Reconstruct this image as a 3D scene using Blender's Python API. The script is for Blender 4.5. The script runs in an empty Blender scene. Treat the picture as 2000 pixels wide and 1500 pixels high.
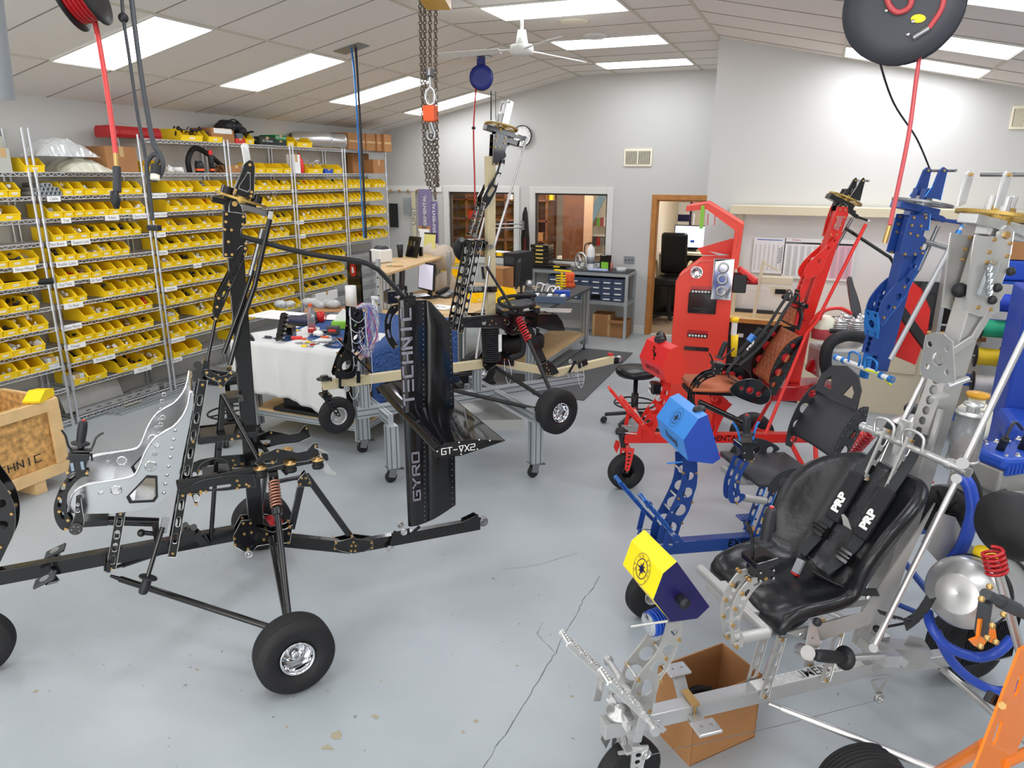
import bpy,math,random,re
from mathutils import Vector as V,Matrix
from mathutils.geometry import tessellate_polygon
PI=math.pi
sc=bpy.context.scene
COL=sc.collection
random.seed(7)
# -- camera, world, lights, exposure
F_PX,YAW,PITCH,ROLL,CAM_H=1402.0,math.radians(22.77),math.radians(16.32),math.radians(0.29),2.4
FWD=V((-math.sin(YAW)*math.cos(PITCH),math.cos(YAW)*math.cos(PITCH),-math.sin(PITCH)))
_r0=V((math.cos(YAW),math.sin(YAW),0));_u0=_r0.cross(FWD)
RGT=_r0*math.cos(ROLL)+_u0*math.sin(ROLL);UPV=-_r0*math.sin(ROLL)+_u0*math.cos(ROLL)
CAM=V((0,0,CAM_H))
cd=bpy.data.cameras.new('camera');cam=bpy.data.objects.new('camera',cd);COL.objects.link(cam)
cd.sensor_width=36;cd.lens=F_PX/2000*36;cd.clip_start=.02
cam.matrix_world=Matrix(((RGT.x,UPV.x,-FWD.x,0),(RGT.y,UPV.y,-FWD.y,0),(RGT.z,UPV.z,-FWD.z,CAM_H),(0,0,0,1)))
sc.camera=cam
w=bpy.data.worlds.new('world');sc.world=w;w.use_nodes=True
w.node_tree.nodes['Background'].inputs[0].default_value=(1,.98,.95,1)
w.node_tree.nodes['Background'].inputs[1].default_value=3.0
sc.view_settings.view_transform='Standard';sc.view_settings.look='None'
sc.view_settings.gamma=1;sc.view_settings.use_curve_mapping=False
sc.view_settings.exposure=.6
sc.cycles.use_denoising=True
sc.cycles.max_bounces=7;sc.cycles.diffuse_bounces=4;sc.cycles.glossy_bounces=3
sc.cycles.transmission_bounces=5;sc.cycles.transparent_max_bounces=6
sc.cycles.sample_clamp_indirect=4.0
PANEL_STRENGTH=6.5
# -- measuring helpers
def ray(x,y):return FWD+RGT*((x-1000)/F_PX)-UPV*((y-750)/F_PX)
def atz(x,y,z=0.0):
 d=ray(x,y);return CAM+d*((z-CAM_H)/d.z)
def atx(x,y,X):
 d=ray(x,y);return CAM+d*(X/d.x)
def aty(x,y,Y):
 d=ray(x,y);return CAM+d*(Y/d.y)
class Frame:
 """ground frame of a machine: u forward, v to its left, z up"""
 def __init__(s,P,deg):
  s.P=V((P[0],P[1],0));s.h=math.radians(deg)
  s.t=V((math.cos(s.h),math.sin(s.h),0));s.n=V((-s.t.y,s.t.x,0))
 def p(s,x,y,v=0.0):
  d=ray(x,y);k=(v+(s.P-CAM).dot(s.n))/d.dot(s.n);q=CAM+d*k-s.P
  return V((q.dot(s.t),v,q.z))
 def z(s,x,y,z):
  q=atz(x,y,z)-s.P;return V((q.dot(s.t),q.dot(s.n),z))
 def loc(s,q):
  q=V(q)-s.P;return V((q.dot(s.t),q.dot(s.n),q.z))
 def pp(s,pts,v=0.0):
  return[((a:=s.p(x,y,v)).x,a.z)for x,y in pts]
  # -- materials
def lin(c):
 if isinstance(c,str):
  c=[int(c[i:i+2],16)/255 for i in(0,2,4)]
  c=[x/12.92 if x<=.04045 else((x+.055)/1.055)**2.4 for x in c]
 return(c[0],c[1],c[2],1)
MATS={}
def mat(name,col,rough=.5,metal=0.0,coat=0.0,emit=None,es=1.0,trans=0.0,alpha=1.0,ior=1.45,bump=0.0,bscale=60.0,var=0.0,vscale=8.0,sheen=0):
 if name in MATS:return MATS[name]
 m=bpy.data.materials.new(name);m.use_nodes=True;nt=m.node_tree;b=nt.nodes['Principled BSDF']
 b.inputs['Base Color'].default_value=lin(col);b.inputs['Roughness'].default_value=rough
 b.inputs['Metallic'].default_value=metal;b.inputs['Coat Weight'].default_value=coat
 b.inputs['Coat Roughness'].default_value=.06;b.inputs['IOR'].default_value=ior
 b.inputs['Transmission Weight'].default_value=trans;b.inputs['Alpha'].default_value=alpha
 if sheen:b.inputs['Sheen Weight'].default_value=sheen
 if emit:b.inputs['Emission Color'].default_value=lin(emit);b.inputs['Emission Strength'].default_value=es
 if bump or var:
  tc=nt.nodes.new('ShaderNodeTexCoord');n=nt.nodes.new('ShaderNodeTexNoise');nt.links.new(tc.outputs['Object'],n.inputs['Vector'])
  n.inputs['Scale'].default_value=bscale if bump else vscale;n.inputs['Detail'].default_value=4
  if bump:
   bn=nt.nodes.new('ShaderNodeBump');bn.inputs['Strength'].default_value=bump;bn.inputs['Distance'].default_value=.01
   nt.links.new(n.outputs['Fac'],bn.inputs['Height']);nt.links.new(bn.outputs[0],b.inputs['Normal'])
  if var:
   n2=n
   if bump:
    n2=nt.nodes.new('ShaderNodeTexNoise');nt.links.new(tc.outputs['Object'],n2.inputs['Vector']);n2.inputs['Scale'].default_value=vscale
   r=nt.nodes.new('ShaderNodeValToRGB');c=lin(col)
   r.color_ramp.elements[0].position=.3;r.color_ramp.elements[1].position=.7
   r.color_ramp.elements[0].color=(c[0]*(1-var),c[1]*(1-var),c[2]*(1-var),1)
   r.color_ramp.elements[1].color=(min(1,c[0]*(1+var)),min(1,c[1]*(1+var)),min(1,c[2]*(1+var)),1)
   nt.links.new(n2.outputs['Fac'],r.inputs[0]);nt.links.new(r.outputs[0],b.inputs['Base Color'])
 MATS[name]=m;return m
M=dict(black=mat('black_gloss','101012',.22,0,.5),satin=mat('black_satin','1b1b1d',.45),rubber=mat('rubber','1a1a1c',.62,bump=.15,bscale=90),plastic=mat('black_plastic','232427',.5),alu=mat('brushed_aluminium','d0d0cf',.32,.75,var=.06,vscale=14),alud=mat('raw_aluminium','b6b5b2',.42,.5,var=.06),chrome=mat('chrome','e6e7ea',.08,1),steel=mat('steel','9b9c9e',.35,.9),brass=mat('brass_bolt','c9a468',.35,.85),gold=mat('gold_ring','b79a55',.4,.8),red=mat('red_powder','d9271f',.38,0,.2),redd=mat('deep_red','b3151c',.3,0,.4),blue=mat('blue_powder','1d3f86',.38,0,.2),bluel=mat('light_blue_anodised','2f7fd0',.3,.35),orange=mat('orange_powder','f58220',.4,0,.2),yellow=mat('bin_yellow','ffd91c',.45),white=mat('white_plastic','e9e9e6',.5),paper=mat('white_paper','f1f1ef',.8),tan=mat('tan_primer','d6c8a2',.6),card=mat('cardboard','a9794d',.85,var=.07,vscale=5),cardd=mat('cardboard_inside','9a6c46',.9),wood=mat('plywood','cfae7e',.6,var=.12,vscale=6),extr=mat('aluminium_extrusion','c3c9cc',.38,.6),cream=mat('cream_metal','d8cfb2',.5),grey=mat('grey_plastic','8b8f93',.5),dgrey=mat('dark_grey','3a3d41',.55),cloth=mat('white_cloth','dcdcda',.95,sheen=.3,bump=.25,bscale=30),navy=mat('navy_panel','1d1a52',.35),label=mat('bin_label','f6efd6',.7),milky_tub=mat('milky_tub','ced4d6',.3),pad_black=mat('pad_black','1d1e21',.75),white_wire=mat('white_wire','dfe0e2',.5),red_hose=mat('red_hose','b8484c',.4),glassy=mat('clear_plastic','e8eef0',.15,trans=.85,ior=1.3),silverp=mat('silver_paint','bcbdbe',.35,.45),lime=mat('lime_green','86c83a',.5),orangep=mat('orange_plastic','e8602c',.45),leather=mat('black_leather','16171a',.3,bump=.55,bscale=11),bluep=mat('blue_plastic','2450b8',.4),purple=mat('purple_plastic','4a2f7a',.4))
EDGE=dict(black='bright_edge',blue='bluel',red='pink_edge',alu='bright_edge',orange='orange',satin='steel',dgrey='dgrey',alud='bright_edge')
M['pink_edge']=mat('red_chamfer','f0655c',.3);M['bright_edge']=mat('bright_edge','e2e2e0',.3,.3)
# -- mesh builder
class MB:
 def __init__(s):s.v=[];s.f=[];s.m=[];s.s=[];s.c=[]
 def add(s,vs,fs,m=0,smooth=False):
  o=len(s.v);s.c.append((o,len(s.f)));s.v+=[tuple(x)for x in vs];s.f+=[tuple(o+i for i in f)for f in fs];s.m+=[m]*len(fs);s.s+=[smooth]*len(fs);return s
 def box(s,c,d,R=None,m=0):
  c=V(c);vs=[V((x*d[0]/2,y*d[1]/2,z*d[2]/2))for x in(-1,1)for y in(-1,1)for z in(-1,1)]
  if R:vs=[R@x for x in vs]
  return s.add([c+x for x in vs],[(0,1,3,2),(4,6,7,5),(0,4,5,1),(2,3,7,6),(0,2,6,4),(1,5,7,3)],m)
 def bar(s,p,q,w,h=None,side=(0,1,0),m=0):
  """rectangular bar p>q; w along side, h across"""
  p,q=V(p),V(q);h=h or w;d=(q-p).normalized();a=V(side);a=(a-d*a.dot(d))
  a=a.normalized()if a.length>1e-4 else d.orthogonal().normalized();b=d.cross(a)
  vs=[e+a*(i*w/2)+b*(j*h/2)for e in(p,q)for i,j in((-1,-1),(1,-1),(1,1),(-1,1))]
  return s.add(vs,[(3,2,1,0),(4,5,6,7),(0,1,5,4),(1,2,6,5),(2,3,7,6),(3,0,4,7)],m)
 def tube(s,pts,r,n=10,m=0,closed=False,sq=1.0):
  pts=[V(p)for p in pts];k=len(pts);R=r if isinstance(r,(list,tuple))else[r]*k
  vs=[];prev=None
  for i,p in enumerate(pts):
   if closed:d=pts[(i+1)%k]-pts[i-1]
   else:d=pts[min(i+1,k-1)]-pts[max(i-1,0)]
   d=d.normalized()if d.length>1e-9 else V((0,0,1))
   if prev is None:a=d.orthogonal().normalized()
   else:
    a=prev-d*prev.dot(d);a=a.normalized()if a.length>1e-6 else d.orthogonal().normalized()
   prev=a;b=d.cross(a)
   for j in range(n):
    t=2*PI*j/n;vs.append(p+(a*math.cos(t)+b*math.sin(t)*sq)*R[i])
  fs=[(i*n+j,i*n+(j+1)%n,((i+1)%k)*n+(j+1)%n,((i+1)%k)*n+j)for i in range(k if closed else k-1)for j in range(n)]
  s.add(vs,fs,m,True)
  if not closed:s.add(vs[:n],[tuple(range(n))[::-1]],m);s.add(vs[-n:],[tuple(range(n))],m)
  return s
 def lathe(s,prof,c,axis=(0,0,1),n=24,m=0,smooth=True):
  ax=V(axis).normalized();a=ax.orthogonal().normalized();b=ax.cross(a);c=V(c);k=len(prof)
  vs=[c+ax*h+(a*math.cos(2*PI*j/n)+b*math.sin(2*PI*j/n))*r for r,h in prof for j in range(n)]
  s.add(vs,[(i*n+j,i*n+(j+1)%n,(i+1)*n+(j+1)%n,(i+1)*n+j)for i in range(k-1)for j in range(n)],m,smooth)
  if k==2 and prof[0][0]>1e-5:s.add(vs[:n],[tuple(range(n))[::-1]],m)
  if k==2 and prof[-1][0]>1e-5:s.add(vs[-n:],[tuple(range(n))],m)
  return s
 def cyl(s,p,q,r,n=16,m=0,r2=None):
  p,q=V(p),V(q);L=(q-p).length;return s.lathe([(r,0),(r if r2 is None else r2,L)],p,q-p,n,m)
 def ball(s,c,r,n=12,m=0,sz=1.0):
  return s.lathe([(r*math.sin(PI*i/8),-r*math.cos(PI*i/8)*sz)for i in range(9)],c,(0,0,1),n,m)
 def plate(s,outer,holes,T,th,m=0,me=None):
  """flat plate with holes; T(a, b, c) places it, c across the thickness"""
  loops=[list(outer)]+[list(h)for h in holes];me=m if me is None else me
  flat=[p for l in loops for p in l]
  tri=tessellate_polygon([[V((a,b,0))for a,b in l]for l in loops])
  n=len(flat);vs=[T(a,b,th/2)for a,b in flat]+[T(a,b,-th/2)for a,b in flat]
  o=0;fs=[]
  for l in loops:
   k=len(l);fs+=[(o+i,o+(i+1)%k,n+o+(i+1)%k,n+o+i)for i in range(k)];o+=k
  tf=[tuple(t)for t in tri]+[tuple(n+i for i in t[::-1])for t in tri];s.add(vs,tf+fs,m)
  if me!=m:s.m[-len(fs):]=[me]*len(fs)
  return s
 def pieces(s):
  """groups of added shapes that touch one another"""
  E=s.c+[(len(s.v),len(s.f))];bb=[]
  for i in range(len(s.c)):
   v=s.v[E[i][0]:E[i+1][0]];bb.append([min(p[k]for p in v)-.002 for k in range(3)]+[max(p[k]for p in v)+.002 for k in range(3)])
  n=len(bb);g=list(range(n))
  def r(i):
   while g[i]!=i:i=g[i]
   return i
  for i in range(n):
   for j in range(i):
    if all(bb[i][k]<=bb[j][k+3]and bb[j][k]<=bb[i][k+3]for k in range(3)):g[r(i)]=r(j)
  out={}
  for i in range(n):out.setdefault(r(i),[]).append(i)
  return list(out.values()),E
 def build(s,name,mats,parent=None,bevel=0,subsurf=0,kind=None,solid=0,loc=None,rotz=None,**props):
  if parent is not None and kind is None and 1<len(s.c)<80 and not re.search('row|line|letter|table|emblem|graphic|marks|seat_pan|hands|column|numbers|slats|wound|trough',name):
   gs,E=s.pieces()
   if 1<len(gs)<=8:
    first=None
    for g in gs:
     q=MB()
     for i in g:
      a,b=E[i],E[i+1];o_=len(q.v);q.c.append((o_,len(q.f)));q.v+=s.v[a[0]:b[0]];q.f+=[tuple(x-a[0]+o_ for x in f)for f in s.f[a[1]:b[1]]];q.m+=s.m[a[1]:b[1]];q.s+=s.s[a[1]:b[1]]
     o=q.build(name,mats,parent,bevel,subsurf,kind,solid,loc,rotz,whole=1,**props)if len(g)>1 else q.raw(name,mats,parent,bevel,subsurf,kind,solid,loc,rotz,**props)
     first=first or o
    return first
  props.pop('whole',0)
  return s.raw(name,mats,parent,bevel,subsurf,kind,solid,loc,rotz,**props)
 def raw(s,name,mats,parent=None,bevel=0,subsurf=0,kind=None,solid=0,loc=None,rotz=None,**props):
  me=bpy.data.meshes.new(name);me.from_pydata(s.v,[],s.f)
  for x in(mats if isinstance(mats,(list,tuple))else[mats]):me.materials.append(M[x]if isinstance(x,str)else x)
  me.polygons.foreach_set('material_index',s.m);me.polygons.foreach_set('use_smooth',s.s);me.update()
  o=bpy.data.objects.new(name,me);COL.objects.link(o);o.parent=parent
  if bevel:
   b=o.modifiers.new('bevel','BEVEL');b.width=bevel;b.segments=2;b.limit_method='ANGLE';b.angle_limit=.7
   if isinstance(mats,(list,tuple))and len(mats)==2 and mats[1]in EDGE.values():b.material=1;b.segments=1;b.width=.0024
  if solid:b=o.modifiers.new('solid','SOLIDIFY');b.thickness=solid;b.offset=0
  if subsurf:b=o.modifiers.new('subsurf','SUBSURF');b.levels=b.render_levels=subsurf
  if loc is not None:o.location=loc
  if rotz is not None:o.rotation_euler.z=rotz
  if kind:o['kind']=kind
  for k,x in props.items():o[k]=x
  return o
def thing(name,label,cat,loc=(0,0,0),rotz=0.0,group=None):
 o=bpy.data.objects.new(name,None);COL.objects.link(o);o.location=loc;o.rotation_euler.z=rotz
 o.empty_display_size=.1;o['label']=label;o['category']=cat
 if group:o['group']=group
 return o
def tag(o,label,cat,group=None):
 o['label']=label;o['category']=cat
 if group:o['group']=group
 return o
def circ(a,b,r,n=14,sy=1.0):return[(a+r*math.cos(2*PI*i/n),b+r*sy*math.sin(2*PI*i/n))for i in range(n)]
def slot(p,q,r,n=6):
 d=math.atan2(q[1]-p[1],q[0]-p[0])
 return[(q[0]+r*math.cos(d-PI/2+PI*i/n),q[1]+r*math.sin(d-PI/2+PI*i/n))for i in range(n+1)]+[(p[0]+r*math.cos(d+PI/2+PI*i/n),p[1]+r*math.sin(d+PI/2+PI*i/n))for i in range(n+1)]
def UZ(v):return lambda a,b,c:V((a,v+c,b))
def smooth_path(pts,n=6):
 pts=[V(p)for p in pts];out=[]
 for i in range(len(pts)-1):
  p0,p1,p2,p3=pts[max(i-1,0)],pts[i],pts[i+1],pts[min(i+2,len(pts)-1)]
  for k in range(n):
   t=k/n;out.append(.5*((2*p1)+(p2-p0)*t+(2*p0-5*p1+4*p2-p3)*t*t+(3*p1-p0-3*p2+p3)*t**3))
 return out+[pts[-1]]
def sp2(pts,n=5):return[(p.x,p.y)for p in smooth_path([(a,b,0)for a,b in pts],n)]
def text_mesh(txt,size,name,m,parent,T,bold=0.0,align='CENTER',sx=1.0,**props):
 """flat lettering as a mesh; T maps (a, b) to 3D"""
 cu=bpy.data.curves.new('t','FONT');cu.body=txt;cu.size=size;cu.align_x=align;cu.align_y='CENTER';cu.offset=bold;cu.resolution_u=2
 o=bpy.data.objects.new('t',cu);COL.objects.link(o);dg=bpy.context.evaluated_depsgraph_get()
 me=bpy.data.meshes.new_from_object(o.evaluated_get(dg));bpy.data.objects.remove(o);bpy.data.curves.remove(cu)
 for v in me.vertices:v.co=T(v.co.x*sx,v.co.y)
 me.name=name;me.materials.clear();me.materials.append(M[m]if isinstance(m,str)else m)
 ob=bpy.data.objects.new(name,me);COL.objects.link(ob);ob.parent=parent
 for k,x in props.items():ob[k]=x
 return ob
 # squared stencil lettering drawn as strokes on a 4 x 6 grid
STENCIL={'T':[((0,6),(4,6)),((2,5),(2,0))],'E':[((4,6),(0,6)),((0,3),(4,3)),((4,0),(0,0))],'C':[((4,6),(0,6)),((0,6),(0,0)),((0,0),(4,0))],'H':[((0,6),(0,0)),((4,6),(4,0)),((0,3),(4,3))],'N':[((0,0),(0,6)),((0,6),(4,0)),((4,0),(4,6))],'I':[((2,6),(2,0))],'G':[((4,6),(0,6)),((0,6),(0,0)),((0,0),(4,0)),((4,0),(4,3)),((4,3),(2.2,3))],'Y':[((0,6),(2,3)),((4,6),(2,3)),((2,3),(2,0))],'R':[((0,0),(0,6)),((0,6),(4,6)),((4,6),(4,3)),((4,3),(0,3)),((2,3),(4,0))],'O':[((0,0),(0,6)),((0,6),(4,6)),((4,6),(4,0)),((4,0),(0,0))],'-':[((.5,3),(3.5,3))],'V':[((0,6),(2,0)),((2,0),(4,6)),((0,6),(4,6))],'X':[((0,6),(4,0)),((4,6),(0,0))],'2':[((0,6),(4,6)),((4,6),(4,3)),((4,3),(0,3)),((0,3),(0,0)),((0,0),(4,0))],'A':[((0,0),(2,6)),((4,0),(2,6)),((1,2),(3,2))]}
def stencil(mb,txt,T,h,w=.62,gap=.42,th=.95,m=0):
 """T(a, b, c); letters of height h start at a=0"""
 a0=0.0;k=h/6
 for ch in txt:
  for(x1,y1),(x2,y2)in STENCIL.get(ch,[]):
   p=V((a0+x1*k*w*1.6,y1*k,0));q=V((a0+x2*k*w*1.6,y2*k,0));d=(q-p).normalized();e=V((-d.y,d.x,0))*th*k/2;d=d*th*k/2
   c=[p-d-e,q+d-e,q+d+e,p-d+e];mb.add([T(x.x,x.y,0)for x in c],[(0,1,2,3)],m)
  a0+=(4*w*1.6+gap*4)*k
 return a0
 # -- room shell
XL,YB,YN,XC=-6.95,10.97,8.57,-1.22
SL=.2113
def ceil_z(x):
 return 3.8+SL*(x+3.54)if x<-3.54 else(3.8 if x<XC else 3.8-SL*(x-XC))
wallm=mat('wall_paint','cbcbc8',.7,bump=.03,bscale=120)
trimm=mat('trim_paint','dcdcd8',.5)
oak=mat('oak_trim','b87a3c',.45,var=.15,vscale=12)
def quadbox(mb,x0,x1,y0,y1,z0,z1,m=0):return mb.box(((x0+x1)/2,(y0+y1)/2,(z0+z1)/2),(abs(x1-x0),abs(y1-y0),abs(z1-z0)),m=m)
# floor: epoxy with cloudy wear, specks, a few chips and the long hairline crack
def floor_material():
 m=bpy.data.materials.new('epoxy_floor');m.use_nodes=True;nt=m.node_tree;b=nt.nodes['Principled BSDF'];N=nt.nodes.new;K=nt.links.new
 tc=N('ShaderNodeTexCoord');n=N('ShaderNodeTexNoise');n.inputs['Scale'].default_value=.9;n.inputs['Detail'].default_value=5;K(tc.outputs['Object'],n.inputs['Vector'])
 r=N('ShaderNodeValToRGB');r.color_ramp.elements[0].position=.3;r.color_ramp.elements[1].position=.72
 r.color_ramp.elements[0].color=lin('9ba3a7');r.color_ramp.elements[1].color=lin('b1b7bb');K(n.outputs['Fac'],r.inputs[0])
 n2=N('ShaderNodeTexNoise');n2.inputs['Scale'].default_value=26;n2.inputs['Detail'].default_value=6;K(tc.outputs['Object'],n2.inputs['Vector'])
 r2=N('ShaderNodeValToRGB');r2.color_ramp.elements[0].position=.69;r2.color_ramp.elements[1].position=.73;r2.color_ramp.elements[0].color=(0,0,0,1);r2.color_ramp.elements[1].color=(1,1,1,1);K(n2.outputs['Fac'],r2.inputs[0])
 mx=N('ShaderNodeMixRGB');K(r2.outputs[0],mx.inputs[0]);K(r.outputs[0],mx.inputs[1]);mx.inputs[2].default_value=lin('7d8588')
 v=N('ShaderNodeTexVoronoi');v.inputs['Scale'].default_value=2.1;K(tc.outputs['Object'],v.inputs['Vector'])
 r3=N('ShaderNodeValToRGB');r3.color_ramp.elements[0].position=.0;r3.color_ramp.elements[1].position=.035;r3.color_ramp.elements[0].color=(1,1,1,1);r3.color_ramp.elements[1].color=(0,0,0,1);K(v.outputs['Distance'],r3.inputs[0])
 mx2=N('ShaderNodeMixRGB');K(r3.outputs[0],mx2.inputs[0]);K(mx.outputs[0],mx2.inputs[1]);mx2.inputs[2].default_value=lin('6c6f70');K(mx2.outputs[0],b.inputs['Base Color'])
 mr=N('ShaderNodeMapRange');mr.inputs[3].default_value=.28;mr.inputs[4].default_value=.5;K(n.outputs['Fac'],mr.inputs[0]);K(mr.outputs[0],b.inputs['Roughness'])
 bp=N('ShaderNodeBump');bp.inputs['Strength'].default_value=.12;bp.inputs['Distance'].default_value=.004;K(n2.outputs['Fac'],bp.inputs['Height']);K(bp.outputs[0],b.inputs['Normal'])
 return m
fm=MB();fm.add([(-7.1,-4,0),(5.2,-4,0),(5.2,YB,0),(-7.1,YB,0)],[(0,1,2,3)])
crack=[(945,1500),(985,1435),(1030,1365),(1062,1310),(1085,1275),(1100,1240),(1128,1195),(1140,1170),(1158,1148),(1172,1125)]
rc=random.Random(3)
def strip(pts,wd,m):
 P=[atz(x,y)for x,y in pts];Q=[]
 for i in range(len(P)-1):
  for k in range(5):
   q=P[i].lerp(P[i+1],k/5);Q.append(q+V((rc.uniform(-1,1),rc.uniform(-1,1),0))*.006)
 Q.append(P[-1])
 for i in range(len(Q)-1):
  d=(Q[i+1]-Q[i]);e=V((-d.y,d.x,0)).normalized()*wd*rc.uniform(.4,1);z=V((0,0,.0012))
  fm.add([Q[i]-e+z,Q[i+1]-e+z,Q[i+1]+e+z,Q[i]+e+z],[(0,1,2,3)],m)
strip(crack,.0022,1);strip([(1085,1275),(1050,1240),(1060,1215)],.0012,1);strip([(1130,775),(1175,779),(1250,779)],.0014,1);strip([(1128,1080),(1060,1102),(980,1113)],.001,1)
for x,y,s in[(385,1308,.016),(380,1322,.01),(360,1330,.006),(70,1350,.02),(96,1350,.012),(640,1350,.014),(860,1100,.012),(850,1160,.01),(655,1435,.05),(640,1460,.04),(930,1408,.03),(1010,1300,.012),(745,1330,.012),(1118,1360,.02),(905,1430,.02),(280,1340,.008),(735,1400,.03),(1250,1060,.012),(560,1420,.018),(1112,1340,.012)]:
 c=atz(x,y,.0013);k=9;a0=rc.random()*6;fm.add([c+V((math.cos(a0+2*PI*i/k)*s*rc.uniform(.2,1),math.sin(a0+2*PI*i/k)*s*rc.uniform(.15,.6),0))for i in range(k)],[tuple(range(k))],2)
fm.build('floor',[floor_material(),mat('crack_line','5d6468',.9),mat('bare_chip','a39b84',.8)],kind='structure')
# walls
def panel_wall(name,x0,x1,y,zt,holes,th=.12,m=wallm):
 """wall facing -y at y, top follows the ceiling; rectangular openings"""
 xs=sorted({x0,x1,*[k for k in(-3.54,XC)if x0<k<x1]})
 outer=[(x0,0),(x1,0)]+[(x,ceil_z(x)+.1)for x in xs[::-1]]
 mb=MB();mb.plate(outer,[[(a,c),(a,d),(b,d),(b,c)]for a,b,c,d in holes],lambda a,b,c:V((a,y+th/2+c,b)),th)
 return mb.build(name,m,kind='structure')
W1=(-5.76,-4.58,1.06,2.11);W2=(-4.22,-3.04,1.06,2.11);DR=(-2.29,-1.36,.001,2.04)
panel_wall('wall_back',XL,XC,YB,0,[W1,W2,DR])
panel_wall('wall_right_front',XC,5.1,YN,0,[])
mb=MB();quadbox(mb,XC,XC+.12,YN+.12,YB,0,3.9);mb.build('wall_return',wallm,kind='structure')
mb=MB();quadbox(mb,XL-.12,XL,-4,YB+.1,0,3.2);mb.build('wall_left',wallm,kind='structure')
mb=MB();quadbox(mb,5.1,5.22,-4,YN+.1,0,3);mb.build('wall_right',wallm,kind='structure')
mb=MB();quadbox(mb,XL,-4.6,-4.12,-4,0,3.9);quadbox(mb,2.6,5.1,-4.12,-4,0,3.9);quadbox(mb,-4.6,2.6,-4.12,-4,2.9,3.9);mb.build('wall_front',wallm,kind='structure')  # unseen opening behind the viewer, added to let world light in as fill
# ceiling strips with tile joints
tile=mat('ceiling_tile','ebe6df',.85,bump=.35,bscale=140,var=.05,vscale=160)
def cstrip(name,x0,x1,y0=-4,y1=YB+.1):
 a,b=ceil_z(x0),ceil_z(x1)
 if x0>=XC:a,b=3.8-SL*(x0-XC),3.8-SL*(x1-XC)
 mb=MB();mb.add([(x0,y0,a),(x1,y0,b),(x1,y1,b),(x0,y1,a),(x0,y0,a+.06),(x1,y0,b+.06),(x1,y1,b+.06),(x0,y1,a+.06)],[(3,2,1,0),(4,5,6,7),(0,1,5,4),(2,3,7,6),(1,2,6,5),(3,0,4,7)])
 return mb.build(name,tile,kind='structure')
cstrip('ceiling_left',XL-.1,-3.54);cstrip('ceiling_middle',-3.54,XC);cstrip('ceiling_right',XC,5.2)
tb=MB();js=MB()
for x in(-5.99,-4.77,-3.54,-2.97,-1.76,XC,.02,1.21,2.42,3.62):
 z=ceil_z(x);tb.box((x,3.5,z-.004),(.03 if x in(-3.54,XC)else .024,15.1,.012))
for x0,x1 in((XL,-3.54),(-3.54,XC),(XC,5.1)):
 off={XL:4.43,-3.54:6.265}.get(x0,6.52);k=-20
 y=off-.61*20
 while y<YB:
  if y>-3.9:js.bar((x0,y,ceil_z(x0)-.001),(x1,y,ceil_z(x1)if x1<5 else 3.8-SL*(x1-XC)-.001),.011,.005)
  y+=.61
tb.build('trim_1',mat('tee_bar','cbc5b4',.5),kind='structure');js.build('trim_2',mat('tile_joint','8d887e',.8),kind='structure')
# fluorescent panels
glow=mat('fluorescent_diffuser','ffffff',.4,emit='f6f9ff',es=PANEL_STRENGTH)
def light_panel(x0,x1,y0,y1,label):
 za,zb=ceil_z(x0),ceil_z(x1);c=V(((x0+x1)/2,(y0+y1)/2,(za+zb)/2));t=thing('ceiling_light',label,'ceiling light',c,0,'fluorescent ceiling panels')
 sx=(x1-x0)/2;sy=(y1-y0)/2;dz=(zb-za)/2;f=MB();k=dz/sx
 for a,b,p,q in((-sx,-sy,sx,-sy),(-sx,sy,sx,sy),(-sx,-sy,-sx,sy),(sx,-sy,sx,sy)):f.bar((a,b,a*k-.008),(p,q,p*k-.008),.02,.016)
 f.build('frame',mat('light_frame','d8d6cf',.4),t)
 d=MB();e=.012;d.add([(-sx+e,-sy+e,-dz-.011),(sx-e,-sy+e,dz-.011),(sx-e,sy-e,dz-.011),(-sx+e,sy-e,-dz-.011)],[(3,2,1,0)]);d.build('diffuser',glow,t)
nm=['first','second','third','fourth']
for i,y in enumerate((4.43,6.265,8.13,9.97)):light_panel(-5.98,-4.78,y,y+.59,'bright rectangular ceiling light, %s from the camera in the left sloping row'%nm[i])
for i,y in enumerate((6.27,8.06,9.76)):light_panel(-2.95,-1.77,y,y+.59,'bright rectangular ceiling light, %s from the camera in the flat middle row'%nm[i])
for i,y in enumerate((4.85,6.53,7.75)):light_panel(.03,1.2,y,y+.6,'bright rectangular ceiling light, %s from the camera in the right sloping row'%nm[i])
for x0,x1,w_ in((-5.98,-4.78,'left'),(-2.95,-1.77,'middle'),(.03,1.2,'right')):
 for i,y in enumerate((2.6,.77,-1.06)):light_panel(x0,x1,y,y+.59,'ceiling light of the %s row above and behind the viewer, %s one back'%(w_,nm[i]))
for i,y in enumerate((6.53,4.4,2.3)):light_panel(2.45,3.6,y,y+.59,'ceiling light near the right wall outside the view, %s along'%nm[i])
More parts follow.
